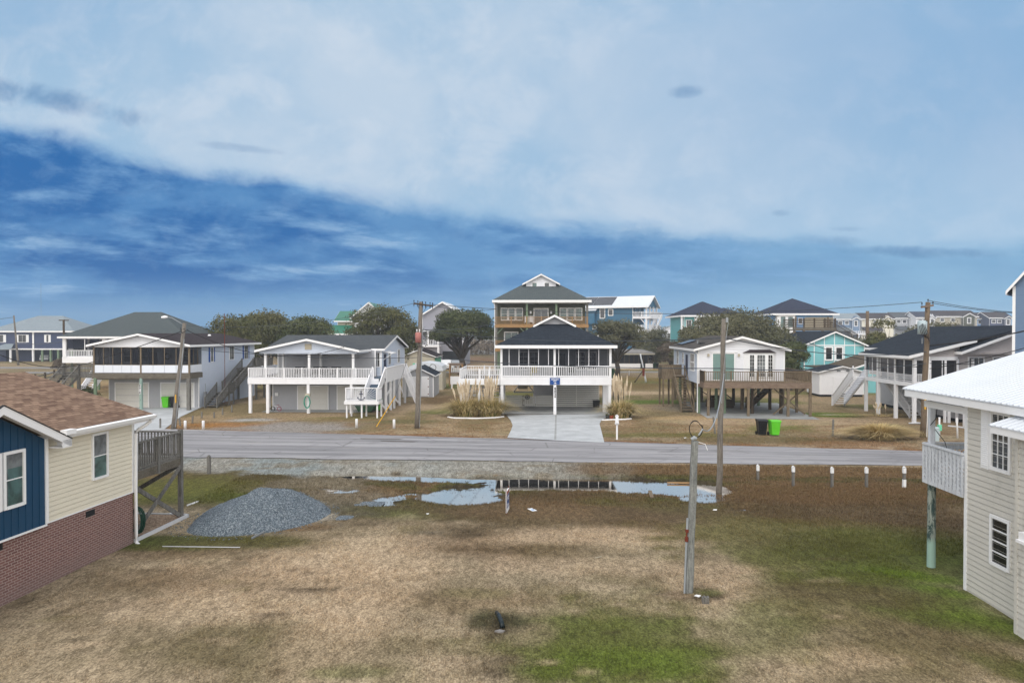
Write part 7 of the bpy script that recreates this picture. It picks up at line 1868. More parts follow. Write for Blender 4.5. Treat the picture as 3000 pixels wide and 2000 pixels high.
tree('oak_tree', 'twiggy grey oak hiding the lower left of the teal house', 1968, 2110, 948, 1110, 101, 'leaf_oak_grey', 19, 15000, 30, zlow=.1, trunk=.3, lrf=.26, size=.16, nl=20, base=-.8)
# far tree lines seen as a mass
rs = np.random.RandomState(77)
def treeline(name, label, x0, x1, y0, y1, h, n, mat, s):
    x = rs.uniform(x0, x1, n); y = rs.uniform(y0, y1, n)
    hh = h * (.45 + .75 * vn(x / 14 + 5, y / 30)); z = hh * rs.uniform(0, 1, n) ** .5
    P = np.stack([x, y, z], 1); Nn = rs.normal(size=(n, 3)); Nn /= np.linalg.norm(Nn, axis=1)[:, None]
    o = leafmesh(name, P, Nn, s * rs.uniform(.5, 1.3, n), rs.uniform(0, 1, n), mat, None); tag(o, label, name.replace('_', ' '), kind='stuff')
treeline('far_woods', 'distant dark woods along the horizon', -900, 900, 700, 760, 8.5, 9000, 'leaf_dark', 3.4)
treeline('marsh_scrub', 'grey-brown scrub along the marsh edge behind the oaks', -140, 60, 215, 245, 4.2, 16000, 'leaf_twig', .55)
treeline('marsh_scrub', 'scrub and low trees before the far townhouses', 60, 300, 225, 260, 6.0, 16000, 'leaf_oak_grey', .6)

# ============================================================ GRASSES
def blades(rs, cx, cy, rx, ry, n, h, w, bend, tonelo=0, tonehi=1, z0=0.0):
    V = []; T = []
    for i in range(n):
        a = rs.uniform(0, 6.283); r = rs.uniform(0, 1) ** .6
        x, y = cx + math.cos(a) * r * rx * .45, cy + math.sin(a) * r * ry * .45
        ln = h * rs.uniform(.55, 1.1); out = (a + rs.uniform(-.5, .5)); b_ = bend * rs.uniform(.3, 1.2) * (.35 + r)
        dxy = np.array([math.cos(out), math.sin(out)]); sd = np.array([-dxy[1], dxy[0]]) * w * rs.uniform(.6, 1.2)
        pts = []
        for k_ in range(5):
            f_ = k_ / 4
            pts.append((x + dxy[0] * b_ * f_ ** 1.8 * rx * .75, y + dxy[1] * b_ * f_ ** 1.8 * ry * .75, z0 + ln * (f_ - b_ * .42 * f_ ** 3)))
        for k_ in range(4):
            p, q = pts[k_], pts[k_ + 1]; wa = 1 - k_ / 4; wb = 1 - (k_ + 1) / 4 + .05
            V.append([(p[0] - sd[0] * wa, p[1] - sd[1] * wa, p[2]), (p[0] + sd[0] * wa, p[1] + sd[1] * wa, p[2]), (q[0] + sd[0] * wb, q[1] + sd[1] * wb, q[2]), (q[0] - sd[0] * wb, q[1] - sd[1] * wb, q[2])])
        t_ = rs.uniform(tonelo, tonehi); T += [t_ * .8, t_ * .9, t_, min(1, t_ + .15)]
    return V, T
def quadmesh(name, V, T, mat, parent):
    q = np.array(V, float).reshape(-1, 3); n = len(V)
    me = bpy.data.meshes.new(name); me.vertices.add(4 * n); me.vertices.foreach_set('co', q.ravel())
    me.loops.add(4 * n); me.loops.foreach_set('vertex_index', np.arange(4 * n)); me.polygons.add(n)
    me.polygons.foreach_set('loop_start', np.arange(n) * 4); me.polygons.foreach_set('loop_total', np.full(n, 4)); me.update(); me.validate()
    a = me.attributes.new('tone', 'FLOAT', 'FACE'); a.data.foreach_set('value', np.clip(np.array(T), 0, 1).astype(np.float32)); me.materials.append(M[mat])
    o = bpy.data.objects.new(name, me); C.objects.link(o); o.parent = parent; return o
def pampas(label, px, py, rx, ry, h, n, mat, plumes, hp, seed, lo=0, hi=1):
    rs = np.random.RandomState(seed); x, y = GP(px, py); t = thing('pampas_grass', label, 'ornamental grass', x, y + ry * .5, 0, 0)
    V, T = blades(rs, 0, 0, rx, ry, n, h, .028, 1.25, lo, hi); quadmesh('foliage', V, T, mat, t)
    V2, T2 = [], []
    for i in range(plumes):
        a = rs.uniform(0, 6.28); r = rs.uniform(0, .75); x0, y0 = math.cos(a) * r * rx * .5, math.sin(a) * r * ry * .4
        lx, ly = math.cos(a) * .22 * r + rs.uniform(-.1, .1), math.sin(a) * .2 * r; ht = hp * rs.uniform(.7, 1.08)
        for k_ in range(8):
            f0, f1 = k_ / 8, (k_ + 1) / 8
            def pt(f): return np.array([x0 + lx * f * f * 2, y0 + ly * f * f * 2, ht * f])
            def wd(f): return .008 if f < .62 else .075 * math.sin(math.pi * min(1, (f - .6) / .42)) + .01
            p, q = pt(f0), pt(f1); a_, b_ = wd(f0), wd(f1)
            for ax in ((1, 0, 0), (.3, .95, 0)):
                ax = np.array(ax); V2.append([p - ax * a_, p + ax * a_, q + ax * b_, q - ax * b_]); T2.append(rs.uniform(.2, 1))
    if V2: quadmesh('plumes', V2, T2, 'plume_mat', t)
    return t
pampas('left clump of tall pampas grass before the white side deck', 1366, 1222, 2.3, 1.5, 2.0, 1900, 'pampas_leaf', 26, 3.1, 21)
pampas('right clump of tall plumed pampas grass beside the left carport post', 1434, 1222, 2.2, 1.5, 2.1, 1900, 'pampas_leaf', 30, 3.4, 22, 0, .9)
pampas('single pampas grass with pale plumes right of the carport', 1822, 1226, 1.8, 1.3, 1.9, 1800, 'pampas_leaf', 20, 3.5, 23)
pampas('bleached mound of ornamental grass on the verge before the right house', 2594, 1290, 2.3, 1.3, 1.25, 3600, 'pampas_dry', 0, 1, 24)
for i, (px, py) in enumerate(((2525, 1212), (2548, 1208), (2566, 1210), (2598, 1214), (2612, 1218), (2633, 1222))):
    pass
q = pampas('thin row of pale seed plumes behind the bleached grass mound', 2588, 1222, 5.0, .8, .4, 120, 'pampas_dry', 7, 1.25, 25)
# tufts of grass: the near lot, ditch banks and verge
rs = np.random.RandomState(5)
def tufts(name, label, n, xr, yr, h, w, mask, lo, hi, nb=5):
    V = []; T = []
    xs = rs.uniform(*xr, n); ys = rs.uniform(*yr, n); m = mask(xs, ys)
    xs, ys = xs[m], ys[m]; zs = gz(xs, ys)
    k_ = len(xs)
    base = np.clip(lo + (hi - lo) * fbm(xs + 5, ys + 9, 2.0, 3), 0, 1)
    allq = []; allt = []
    for j in range(nb):
        a = rs.uniform(0, 6.283, k_); b_ = rs.uniform(.2, 1.0, k_) * h; hh = h * rs.uniform(.4, 1.15, k_)
        dx_, dy_ = np.cos(a), np.sin(a); sx, sy = -dy_ * w, dx_ * w
        ox = rs.uniform(-.04, .04, k_); oy = rs.uniform(-.04, .04, k_)
        x0, y0 = xs + ox, ys + oy; x1, y1 = x0 + dx_ * b_, y0 + dy_ * b_
        qd = np.stack([np.stack([x0 - sx, y0 - sy, zs - .01], 1), np.stack([x0 + sx, y0 + sy, zs - .01], 1), np.stack([x1 + sx * .3, y1 + sy * .3, zs + hh], 1), np.stack([x1 - sx * .3, y1 - sy * .3, zs + hh], 1)], 1)
        allq.append(qd); allt.append(base + rs.uniform(-.25, .25, k_))
    q = np.concatenate(allq); T = np.concatenate(allt)
    cl = np.tile(soil_at(xs, ys), (nb, 1)) * rs.uniform(.62, 1.75, (len(q), 1)) * np.array([1.04, 1.0, .95])
    o = quadmesh(name, q, T, 'grass_blade', None)
    ca_2 = o.data.attributes.new('soil', 'FLOAT_COLOR', 'FACE'); ca_2.data.foreach_set('color', np.concatenate([np.clip(cl, 0, .75), np.ones((len(q), 1))], 1).astype(np.float32).ravel())
    tag(o, label, 'grass', kind='stuff')
def off_things(x, y):
    m = (x > -13.0) & (x < 12.6) & (y < 22.6) | ((y >= 22.6) & (y < 28) & (x > -13.0) & (x < 24)) | ((y >= 28) & (x > -20) & (x < 24))
    m &= ~(((x + 10.4) / 3.6) ** 2 + ((y - 27.8) / 2.6) ** 2 < 1)
    return m
rn_ = lambda x: rs.uniform(0, 1, len(x))
tufts('grass', 'short dry grass tufts across the near lot', 80000, (-13, 13), (13, 30), .040, .006, lambda x, y: off_things(x, y) & (rn_(x) < sstep(fbm(x, y, 1.3, 3), .38, .62)) & (rn_(x) < 1 - sstep(y, 26, 29.5)), .45, 1.25, 3)
tufts('ditch_grass', 'rusty brown grass along the ditch and road edge', 46000, (-14, 24), (28, 37.7), .085, .008, lambda x, y: off_things(x, y) & (rn_(x) < np.maximum(1.05 - sstep(basin(x, y), .2, .70), .5 * sstep(fbm(x * .7 + 3, y * 1.6, .8, 3), .56, .64))) & (rn_(x) < sstep(y, 28, 30.5)) & (y < road_near(x) - .2) & (rn_(x) < np.maximum(sstep(x + (fbm(x, y, 3, 3) - .5) * 8, 1, 5), sstep(road_near(x) - y, 2.8, 3.8))), .25, .8, 4)
tufts('side_grass', 'longer brown and green grass of the right lawn', 42000, (5, 24), (19, 33), .075, .007, lambda x, y: off_things(x, y) & (rn_(x) < sstep(x - (34 - y) * .25 + (fbm(x, y, 3, 3) - .5) * 6, 5, 11)) & (rn_(x) < sstep(y + (fbm(x + 9, y, 3, 3) - .5) * 8, 19, 24)), .05, .8, 4)
tufts('verge_grass', 'dry grass on the verge beyond the road', 24000, (-26, 28), (41, 57), .08, .011, lambda x, y: (y > 46.3 - .19 * x) & ~((x > -1.5) & (x < 8.9)) & ~((x < -10) & (x > -24) & (y < 53)) & (vn(x * .8, y * .8) > .35) & (rn_(x) < 1 - sstep(y, 50, 57)), .5, 1.1, 3)

# ============================================================ SMALL OBJECTS
# gravel heap
hx, hy = -10.15, 27.2
t = thing('gravel_heap', 'large heap of blue-grey crushed stone beside the puddles', 'gravel heap', hx, hy, 0, -.22)
N_ = 110; an = R(38); V = []; Fc = []
for j in range(N_ + 1):
    for i in range(N_ + 1):
        u = (i / N_ - .5) * 9.0; v_ = (j / N_ - .5) * 6.4
        p = u * math.cos(an) + v_ * math.sin(an); q_ = -u * math.sin(an) + v_ * math.cos(an)
        wob_ = .22 * (noise.noise(Vector((u * .5, v_ * .5, 1))))
        r = math.sqrt((p / 2.75) ** 2 + (q_ / 2.25) ** 2) + wob_
        h1 = max(0, 1 - r) ** .8 * 1.12
        r2 = math.sqrt(((p - 1.1) / 1.8) ** 2 + ((q_ - .1) / 1.5) ** 2); h1 += .22 * math.exp(-r2 * r2 * 1.6) * (1 if r < 1 else 0)
        h1 = h1 + (.035 * noise.noise(Vector((u * 5, v_ * 5, 3))) + .09 * noise.noise(Vector((u * 1.3, v_ * 1.3, 7)))) * min(1, h1 * 5) - (.1 if r >= 1.02 else 0)
        V.append((u, v_, h1 if r < 1.02 else -.1))
for j in range(N_):
    for i in range(N_):
        a = j * (N_ + 1) + i; Fc.append((a, a + 1, a + N_ + 2, a + N_ + 1))
mb = MB(); mb.v = V; mb.f = Fc; mb.build('heap', M['blue_gravel'], t, True)
mb = MB(); rr = random.Random(4)
for i in range(2600):
    u = rr.uniform(-4.2, 4.2); v_ = rr.uniform(-3, 3); ii_ = int((u / 9 + .5) * N_); jj = int((v_ / 6.4 + .5) * N_); z = V[jj * (N_ + 1) + ii_][2]
    p = u * math.cos(an) + v_ * math.sin(an); q_ = -u * math.sin(an) + v_ * math.cos(an); r = math.sqrt((p / 2.95) ** 2 + (q_ / 2.4) ** 2)
    if r > 1.12: continue
    if z < 0: z = .02
    s = rr.uniform(.008, .022); a = rr.uniform(0, 6)
    mb.prism([(u + s * math.cos(a + k_ * 1.57) * rr.uniform(.7, 1.3), v_ + s * math.sin(a + k_ * 1.57), z) for k_ in range(4)], (rr.uniform(-.01, .01), rr.uniform(-.01, .01), s * 1.1))
o = mb.build('loose_stones', M['blue_gravel'], t); o['kind'] = 'stuff'
# edging boards lying in the near grass
def board(name, label, p0, p1, w, h, mat, zadd=.0, cat='board', group=None, lift=0):
    a = GP(*p0); c = GP(*p1); t = thing(name, label, cat, a[0], a[1], 0, max(gz1(*a), -.37) + zadd, group)
    mb = MB(); mb.beam((0, 0, h / 2), (c[0] - a[0], c[1] - a[1], h / 2 + lift), w, h); mb.build('plank', M[mat], t); return t
board('edging_strip', 'long white edging strip half sunk before the gravel heap', (472, 1604), (700, 1607), .03, .02, 'old_white_paint', .01)
board('edging_strip', 'short grey edging strip at the near corner of the gravel heap', (735, 1581), (775, 1560), .05, .06, 'grey_metal', .01)
board('edging_strip', 'pale edging strip on the grass behind the cottage deck', (545, 1484), (578, 1472), .05, .05, 'white_trim', .01); board('edging_strip', 'second pale strip seen between the deck braces', (478, 1516), (512, 1500), .05, .05, 'white_trim', .01)
board('plank', 'long pale plank floating at the far edge of the ditch water', (1956, 1408), (2026, 1409), .14, .05, 'new_wood', .04)
board('plank', 'short upright board end at the ditch edge left of the meter pole', (1911, 1461), (1905, 1441), .16, .05, 'brown_wood', .03)
board('stick', 'thin dry stick on the near grass left of the meter pole', (1744, 1639), (1764, 1634), .02, .02, 'tan_paint', .02, 'stick')
# card on the grass
a = GP(1558, 1496); t = thing('paper_card', 'small white printed card lying on the brown grass right of the sale sign', 'card', a[0], a[1], -28, gz1(*a) + .03)
mb = MB(); mb.box(-.11, .11, -.26, .2, 0, .008); mb.build('sheet', M['white_trim'], t); mb = MB(); mb.box(-.06, .06, -.16, .02, .009, .011); mb.build('print', M['sky_siding'], t)
# small litter
for i, (px, py, lb) in enumerate(((2128, 1252, 'small white scrap of litter left of the meter pole top on the far verge'), (2118, 1497, 'small white litter scrap on green grass right of the meter pole'), (2078, 1757, 'tiny white litter at the foot of the near meter pole'), (1218, 1510, 'tiny white scrap near the left pool'))):
    px = {0: 2008, 1: 2096, 2: 2046, 3: 1252}[i]; py = {0: 1284, 1: 1497, 2: 1751, 3: 1508}[i]
    a = GP(px, py); t = thing('litter', lb, 'litter', a[0], a[1], 20 * i, gz1(*a) + .02); mb = MB(); mb.prism([(-.08, -.03, 0), (.07, -.05, .01), (.09, .03, .03), (-.05, .05, .01)], (0, 0, .02)); mb.build('scrap', M['white_trim'], t)
# real estate sign, seen nearly edge-on and leaning
a = GP(1487, 1502); t = thing('sale_sign', 'leaning blue and white real estate yard sign seen nearly edge-on', 'sign', a[0], a[1], -72, gz1(*a) - .03)
t.rotation_euler = (0, R(-3), R(81))
L_ = 1.03; W_ = .62
mb = MB(); mb.box(-W_ / 2, -W_ / 2 + .03, -.015, .015, 0, 1.05); mb.box(W_ / 2 - .03, W_ / 2, -.015, .015, 0, 1.05); mb.build('frame', M['rust'], t)
mb = MB(); mb.box(-W_ / 2, W_ / 2, -.022, .022, .09, .98); p_ = mb.build('panel', M['white_trim'], t)
for s in (-1, 1):
    mb = MB(); y0, y1 = (.0225, .027) if s > 0 else (-.027, -.0225); mb.box(-W_ / 2 + .03, W_ / 2 - .03, y0, y1, .27, .80); mb.build('blue_field', M['sign_blue'], p_)
    mb = MB(); mb.box(-W_ / 2 + .03, W_ / 2 - .03, y0, y1, .82, .96); mb.build('rider', M['terracotta'], p_)
    mb = MB(); y0, y1 = (.0275, .03) if s > 0 else (-.03, -.0275)
    for (x0, x1, z0, z1) in ((-.2, .2, .66, .72), (-.15, .15, .58, .62), (-.2, .05, .40, .43), (-.2, .18, .33, .37)): mb.box(x0, x1, y0, y1, z0, z1)
    mb.build('print', M['white_trim'], p_)
# black drain elbow with splash stone
a = GP(1455, 1800); b2 = GP(1472, 1846); z = gz1(*b2)
t = thing('drain_pipe', 'short black drain pipe sloping into a dark hollow in the near lawn', 'pipe', a[0], a[1], 0, z)
mb = MB(); e_ = Vector((b2[0] - a[0], b2[1] - a[1], 0)); mb.tube([(0, 0, .02), e_ * .4 + Vector((0, 0, .10)), e_ * .85 + Vector((0, 0, .10)), e_ + Vector((0, 0, .05))], [.055, .06, .06, .065], 10); mb.build('pipe', M['pipe_black'], t, True)
t = thing('splash_stone', 'flat pale stone at the mouth of the black drain pipe', 'stone', b2[0] - .06, b2[1] - .17, 15, z); mb = MB(); mb.prism([(-.13, -.05, 0), (.06, -.06, 0), (.12, .03, 0), (-.02, .07, 0)], (0, 0, .04)); mb.build('stone', M['old_road'], t)

# bollards and stakes
def bollard(label, px, py, h, r, mat, group, cap=None, lean=0, name='bollard', square=False):
    a = GP(px, py); t = thing(name, label, 'post' if square or name != 'bollard' else 'bollard', a[0], a[1], 0, gz1(*a) - .03, group); t.rotation_euler[1] = R(lean)
    mb = MB()
    if square: mb.prism([(-r, -r, 0), (r, -r, 0), (r, r, 0), (-r, r, 0)], (0, 0, h)); mb.prism([(-r, -r, h), (r, -r, h), (r, r, h), (-r, r, h)], (0, 0, .001)); mb.prism([(-r, -r, h + .001), (r, -r, h + .001), (0, -r, h + r)], (0, 2 * r, 0))
    else: mb.tube([(0, 0, 0), (0, 0, h - r * .5), (0, 0, h - r * .12), (0, 0, h)], [r, r, r * .8, r * .3], 14)
    mb.build('post', M[mat], t, not square)
    if cap:
        for i, (z0, z1) in enumerate(cap):
            q = MB(); e_ = .008
            if square: q.box(-r - e_, r + e_, -r - e_, r + e_, z0, z1)
            else: q.tube([(0, 0, z0), (0, 0, z1)], r + e_, 14)
            if square and z1 > h - .02: q.prism([(-r - e_, -r - e_, h), (r + e_, -r - e_, h), (0, -r - e_, h + r + .02)], (0, 2 * r + 2 * e_, 0))
            q.build('painted_band', M['white_trim'], t)
    return t
for px, py, h, lb in ((541, 1257, .68, 'white bollard nearest the leaning lamp pole'), (594, 1258, .70, 'white bollard second from the leaning lamp pole, by orange grass'), (1044, 1253, .72, 'white bollard below the anchor railing'), (1154, 1255, .72, 'white bollard just left of the pinkish transformer pole')):
    bollard(lb, px, py, h, .10, 'white_paint', 'white bollards beyond the road')
for i, (px, py) in enumerate(((2222, 1406), (2326, 1424), (2440, 1428), (2541, 1428), (2652, 1428))):
    bollard(('short white-capped grey post nearest the bare utility pole', 'white-capped grey post, second from the bare utility pole', 'white-capped grey post, middle of the row of five', 'white-capped grey post, fourth from the bare utility pole', 'post with two white bands nearest the lattice porch')[i], px, py, (.75, .95, .95, .95, .98)[i], .055, 'grey_wood', 'white-capped posts along the near roadside', [(.72 if i else .5, .965 if i else .76)] + ([(0.0, .42)] if i == 4 else []), 0, 'roadside_post', True)
bollard('grey wooden post beside the gravel shoulder right of the cottage deck', 610, 1388, .95, .075, 'grey_wood', None, name='roadside_post', square=True)
for px, py, h, lean, lb in ((468, 1255, .75, 0, 'grey stake at the edge of the left concrete apron'), (527, 1248, .6, -8, 'leaning grey stake nearest the lamp pole'), (562, 1240, .6, 3, 'grey stake second in the row by the lamp pole'), (590, 1224, .5, 0, 'grey stake third in the row by the lamp pole'), (626, 1224, .5, 0, 'grey stake fourth in the row towards the anchor house'), (651, 1215, .6, 0, 'grey stake fifth in the row towards the anchor house'), (678, 1207, .65, 0, 'pale stake last in the row by the anchor house'), (2441, 1277, 1.15, 2, 'grey stake on the verge right of the trash carts'), (2096, 1270, 1.2, -6, 'pale leaning stake behind the bare utility pole')):
    bollard(lb, px, py, h, .05, 'grey_wood', 'wooden stakes on the far verge', None, lean, 'wooden_stake', True)
bollard('white plastic standpipe leaning before the right house', 2808, 1283, 1.42, .06, 'white_paint', None, [(1.34, 1.42)], -3, 'standpipe'); 
t = bollard('white post with green box and trailing cable beside the brown pole', 2754, 1283, 1.45, .06, 'white_paint', None, [(1.36, 1.45)], 0, 'utility_marker'); mb = MB(); mb.box(-.1, .1, -.13, .08, .55, .95); mb.build('box', M['mint_paint'], t)
a = GP(2744, 1292); t = thing('utility_box', 'pale green utility pedestal at the foot of the white marker post', 'utility box', a[0], a[1], 0, 0); mb = MB(); mb.box(-.16, .16, -.12, .12, 0, .85); mb.prism([(-.18, -.14, .85), (.18, -.14, .85), (.12, -.08, .95), (-.12, -.08, .95)], (0, .2, 0)); mb.build('cabinet', M['transformer_grey'], t)
bollard('white marker post by the back street right of the carport house', 1843, 1100, .85, .09, 'white_paint', None, name='marker_post')
# mailbox
a = GP(1808, 1287); t = thing('mailbox', 'white mailbox on a white post right of the driveway', 'mailbox', a[0], a[1], 8, 0)
mb = MB(); mb.box(-.06, .06, -.06, .06, 0, 1.3); mb.build('post', M['white_paint'], t)
mb = MB(); prof = [(-.12, 0), (.12, 0), (.12, .14)] + [(.12 * math.cos(R(i * 20)), .14 + .12 * math.sin(R(i * 20))) for i in range(1, 9)] + [(-.12, .14)]
mb.prism([(x, -.28, 1.12 + z) for x, z in prof], (0, .5, 0)); mb.build('box', M['white_paint'], t); mb = MB(); mb.box(-.1, .1, -.10, .1, 1.38, 1.58); mb.prism([(-.12, -.12, 1.58), (.12, -.12, 1.58), (0, -.12, 1.68)], (0, .24, 0)); mb.box(-.14, .14, -.12, .12, 1.02, 1.1); mb.build('trim', M['white_paint'], t)

# wheeled carts
def cart(label, px, py, yaw, mat, group, D=None, x=None, y=None):
    if x is None: x, y = GP(px, py)
    t = thing('trash_cart', label, 'trash cart', x, y + .3, yaw, float(gbase(x, y)) + .04 if D else 0, group)
    mb = MB(); b0 = [(-.24, -.26), (.24, -.26), (.24, .24), (-.24, .24)]; b1 = [(-.32, -.36), (.32, -.36), (.32, .36), (-.32, .36)]
    z0, z1 = .08, 1.0
    for i in range(4):
        j = (i + 1) % 4; mb.quad((*b0[i], z0), (*b0[j], z0), (*b1[j], z1), (*b1[i], z1))
    mb.quad(*[(*p, z0) for p in reversed(b0)]); mb.box(-.34, .34, -.38, .37, .96, 1.01)
    mb.prism([(-.2, -.315, .5), (.2, -.315, .5), (.2, -.36, .9), (-.2, -.36, .9)], (0, -.02, 0)); mb.prism([(-.24, -.262, .1), (.24, -.262, .1), (.27, -.30, .45), (-.27, -.30, .45)], (0, -.015, 0))
    mb.build('bin', M[mat], t)
    mb = MB(); mb.prism([(-.35, -.40, 1.02), (-.35, .38, 1.02), (-.35, .34, 1.09), (-.35, -.1, 1.12), (-.35, -.38, 1.07)], (.70, 0, 0)); mb.build('lid', M[mat], t)
    for s in (-1, 1):
        mb = MB(); mb.tube([(s * .27, .26, .13), (s * .34, .26, .13)], .13, 14); mb.build('wheel', M['rubber'], t)
    mb = MB(); mb.tube([(-.28, .42, .98), (.28, .42, .98)], .02, 6); mb.box(-.07, .07, -.345, -.335, .62, .66); mb.build('handle', M['dark_metal' if mat != 'bin_black' else 'grey_metal'], t)
    return t
cart('black trash cart on the verge right of the bare pole', 2237, 1276, 4, 'bin_black', 'carts on the right verge')
cart('bright green recycling cart beside the black one on the right verge', 2274, 1278, -3, 'bin_green', 'carts on the right verge')
cart('bright green cart before the right garage door of the screened porch house', 482, 1196, 0, 'bin_green', 'carts by the left garage')
cart('black cart beside the green one, behind the leaning lamp pole', 506, 1196, 4, 'bin_black', 'carts by the left garage')
cart('dark green cart at the far screened cottage', 1918, 1079, 0, 'bin_darkgreen', 'carts across the back street'); cart('black cart with white mark at the far screened cottage', 1926, 1079, 5, 'bin_black', 'carts across the back street')
cart('bright green cart half hidden beneath the anchor deck', 1104, 1204, 0, 'bin_green', None); 
# pots
for px, py, m, lb, r in ((1780, 1228, 'pot_grey', 'grey flower pot with spiky plant at the driveway edge', .15), (1792, 1228, 'terracotta', 'terracotta flower pot with plant beside the grey one', .17)):
    a = GP(px, py); t = thing('flower_pot', lb, 'flower pot', a[0], a[1], 0, 0); mb = MB(); mb.tube([(0, 0, 0), (0, 0, .26), (0, 0, .27), (0, 0, .32)], [r * .7, r, r * 1.15, r * 1.15], 14); mb.build('pot', M[m], t)
    rs = np.random.RandomState(8); V, T = blades(rs, 0, 0, .35, .35, 60, .3, .012, .8, .1, .5, .3); quadmesh('plant', V, T, 'leaf_palm', t)
# white stone edging of the pampas beds
def edging(label, pts, mat='white_trim', r=.07):
    g = [GP(*p) for p in pts]; t = thing('bed_edging', label, 'edging', g[0][0], g[0][1], 0, 0); mb = MB(); mb.tube([(p[0] - g[0][0], p[1] - g[0][1], .04) for p in g], r, 6); mb.build('edging', M[mat], t)
edging('white edging curving before the left pampas bed', [(1312, 1223), (1330, 1226), (1400, 1227), (1450, 1225), (1476, 1222)]); edging('white edging before the right pampas and flower pots', [(1764, 1232), (1790, 1231), (1830, 1230), (1850, 1228)])
edging('white sandy edging strip before the right house stairs', [(2780, 1249), (2810, 1252), (2850, 1259)], 'old_white_paint', .07)
t = thing('sandbag', 'pale flat sandbags on the grass left of the brown pole', 'sandbag', *GP(2688, 1243), 5, 0); mb = MB(); mb.tube([(-.6, 0, .08), (0, .05, .1), (.5, 0, .07)], [.06, .08, .06], 8); mb.build('bag', M['old_white_paint'], t, True)
# low black lattice fence left of the pampas, and black fence right of the carport
t = thing('lattice_fence', 'black lattice panel left of the pampas grass', 'fence', X_(1333, 62), 62, 75, 0); mb = MB()
for i in range(9): mb.box(i * .2, i * .2 + .05, 0, .04, 0, 1.3)
for i in range(6): mb.box(0, 1.8, .0, .05, .1 + i * .22, .14 + i * .22)
mb.build('panel', M['dark_metal'], t)
t = thing('picket_fence', 'black fence with pointed pickets running back right of the carport', 'fence', X_(1795, 61.5), 61.5, 25, 0); mb = MB()
for i in range(16): mb.box(0, .03, i * .24, i * .24 + .09, 0, 1.9)
mb.box(.03, .06, 0, 3.9, .4, .5); mb.box(.03, .06, 0, 3.9, 1.4, 1.5); mb.build('panel', M['dark_metal'], t)
# split rail fence at left
t = thing('rail_fence', 'low wooden post and rail fence on the lot at far left', 'fence', X_(-40, 93), 93, 0, 0)
pts = [(X_(p, d) - t.location.x, d - 93) for p, d in ((-40, 93), (25, 96), (72, 93), (102, 97), (131, 101), (158, 108), (190, 116))]
for i, p in enumerate(pts): posts(t, [(p[0], p[1])], 0, 1.35, .2, 'dark_wood')
mb = MB()
for i in range(len(pts) - 1):
    for zz in (.45, 1.0): mb.beam((*pts[i], zz), (*pts[i + 1], zz), .06, .14)
mb.build('rail', M['grey_wood'], t)
# small wooden platform and white skirting by the back cars
t = thing('wood_platform', 'small brown timber stand with clutter between the white side deck and grey shed', 'platform', X_(1317, 92), 92, 0, 0)
w = X_(1354, 92) - X_(1317, 92); posts(t, [(0, 0), (w, 0), (0, 1.6), (w, 1.6)], 0, 3.0, .14, 'new_wood'); mb = MB(); mb.box(0, w, 0, 1.6, 1.75, 1.9); mb.box(0, w, -.05, 0, 2.8, 3.0); mb.box(-.3, w + .1, -.1, 1.7, 3.0, 3.08); mb.build('frame', M['brown_wood_x'], t)
mb = MB(); 
for i in range(5): mb.box(.2 + i * .28, .36 + i * .28, .1, .4, 1.9, 2.5 + .2 * (i % 2))
mb.build('clutter', M['old_white_paint'], t)
t = thing('white_skirting', 'white boarded panel beneath the timber stand', 'fence', X_(1319, 88), 88, 0, 0); mb = MB(); w = X_(1350, 88) - X_(1319, 88); mb.box(0, w + .3, 0, .1, .6, 1.6); mb.box(.1, .3, 0, .1, 0, .6); mb.box(w - .2, w, 0, .1, 0, .6); mb.build('panel', M['white_paint'], t)

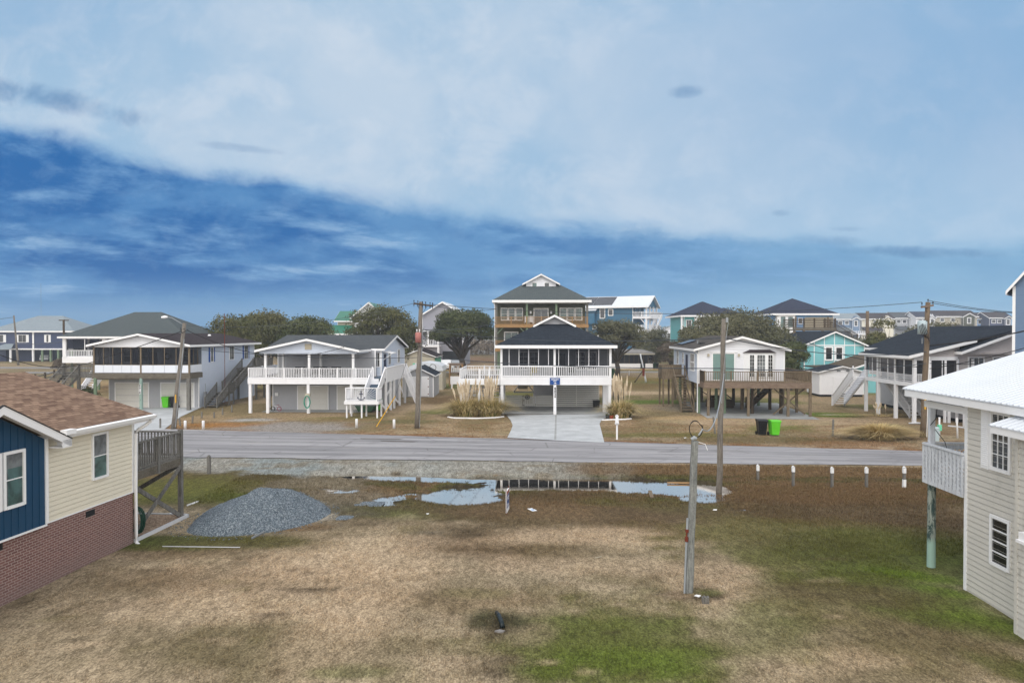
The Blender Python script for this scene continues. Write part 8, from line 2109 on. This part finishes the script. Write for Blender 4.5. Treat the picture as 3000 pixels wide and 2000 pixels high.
# vehicles (far, small)
def car(name, label, x, y, yaw, body_m, L=4.6, Wd=1.85, hh=1.5, truck=False):
    t = thing(name, label, 'truck' if truck else 'car', x, y, yaw, 0)
    pf = [(-L / 2, .35), (-L / 2, .85), (-L * .36, .95), (-L * .24, hh), (L * .10 if not truck else L * .02, hh), (L * .22 if not truck else L * .08, .98), (L / 2, .92 if truck else .85), (L / 2, .35)]
    mb = MB(); mb.prism([(a, -Wd / 2, z) for a, z in pf], (0, Wd, 0)); mb.build('body', M[body_m], t)
    mb = MB(); q = [(-L * .34, 1.0), (-L * .235, hh - .08), (L * .09 if not truck else L * .015, hh - .08), (L * .19 if not truck else L * .06, 1.0)]
    for s in (-1, 1): mb.prism([(a, s * (Wd / 2 + .005), z) for a, z in q], (0, s * .01, 0))
    mb.prism([(-L * .365, -Wd * .42, 1.0), (-L * .365, Wd * .42, 1.0), (-L * .25, Wd * .4, hh - .06), (-L * .25, -Wd * .4, hh - .06)], (-.02, 0, 0)); mb.build('window', M['glass_dark'], t)
    for a in (-L * .3, L * .3):
        for s in (-1, 1):
            mb = MB(); mb.tube([(a, s * (Wd / 2 - .12), .34), (a, s * (Wd / 2 + .03), .34)], .34, 16); wv = mb.build('wheel', M['rubber'], t); q = MB(); q.tube([(a, s * (Wd / 2 + .031), .34), (a, s * (Wd / 2 + .04), .34)], .19, 12); q.build('rim', M['galvanised'], wv)
    for s in (-1, 1):
        mb = MB(); mb.box(-L / 2 - .02, -L / 2, s * Wd * .36 - .18, s * Wd * .36 + .18, .68, .84); mb.build('headlight', M['glass'], t)
    mb = MB(); mb.box(-L / 2 - .04, -L / 2, -Wd * .46, Wd * .46, .36, .52); mb.build('bumper', M['dark_metal'], t)
    return t
car('parked_truck', 'white pickup truck parked under the spreading oak by the grey house', X_(1306, 136), 136, 70, 'car_white', 5.4, 2.0, 1.85, True)
car('parked_car', 'silver car parked behind the white pickup truck under the oak', X_(1330, 143), 143, 60, 'galvanised')
car('parked_car', 'white car half hidden by scrub below the long blue house', X_(1948, 152), 152, 10, 'car_white'); bpy.data.objects['parked_car.001'].location.z = 1.0
car('parked_car', 'white car parked under the navy house', X_(122, 175), 176, 60, 'car_white')
# trailer boat under the anchor house
t = thing('small_boat', 'small dark jon boat stored beneath the anchor landing', 'boat', X_(1068, 61.2), 61.2, 4, .15)
mb = MB(); mb.prism([(-.95, 0, .55), (.95, 0, .55), (.6, 0, 0), (-.6, 0, 0)], (0, 2.6, 0)); mb.build('hull', M['bin_darkgreen'], t); mb = MB(); mb.box(-1.0, 1.0, -.03, .02, .52, .6); mb.box(-.9, .9, .6, .9, .5, .56); mb.build('gunwale', M['grey_metal'], t)
# picnic umbrella-like white canopy and clutter near the left stair
t = thing('folded_ladder', 'white slatted gate leaning below the left stair landing', 'gate', X_(252, 66), 66, 10, .2); mb = MB()
for i in range(6): mb.box(0, 1.1, 0, .03, i * .22, i * .22 + .09)
mb.box(0, .08, -.02, .0, 0, 1.3); mb.box(1.02, 1.1, -.02, 0, 0, 1.3); mb.build('slats', M['white_paint'], t)
# haze
hb = MB(); hb.box(-420, 420, -40, 400, -1.6, 19)
hm_ = bpy.data.materials.new('haze_air'); hm_.use_nodes = True; hn = hm_.node_tree; hn.nodes.clear()
ho = hn.nodes.new('ShaderNodeOutputMaterial'); hv = hn.nodes.new('ShaderNodeVolumePrincipled'); hv.inputs['Density'].default_value = .0006; hv.inputs['Color'].default_value = (.82, .90, 1, 1)
hn.links.new(hv.outputs[0], ho.inputs['Volume'])
o = hb.build('haze', hm_); tag(o, 'thin pale sea haze over the lots', 'haze', kind='stuff')
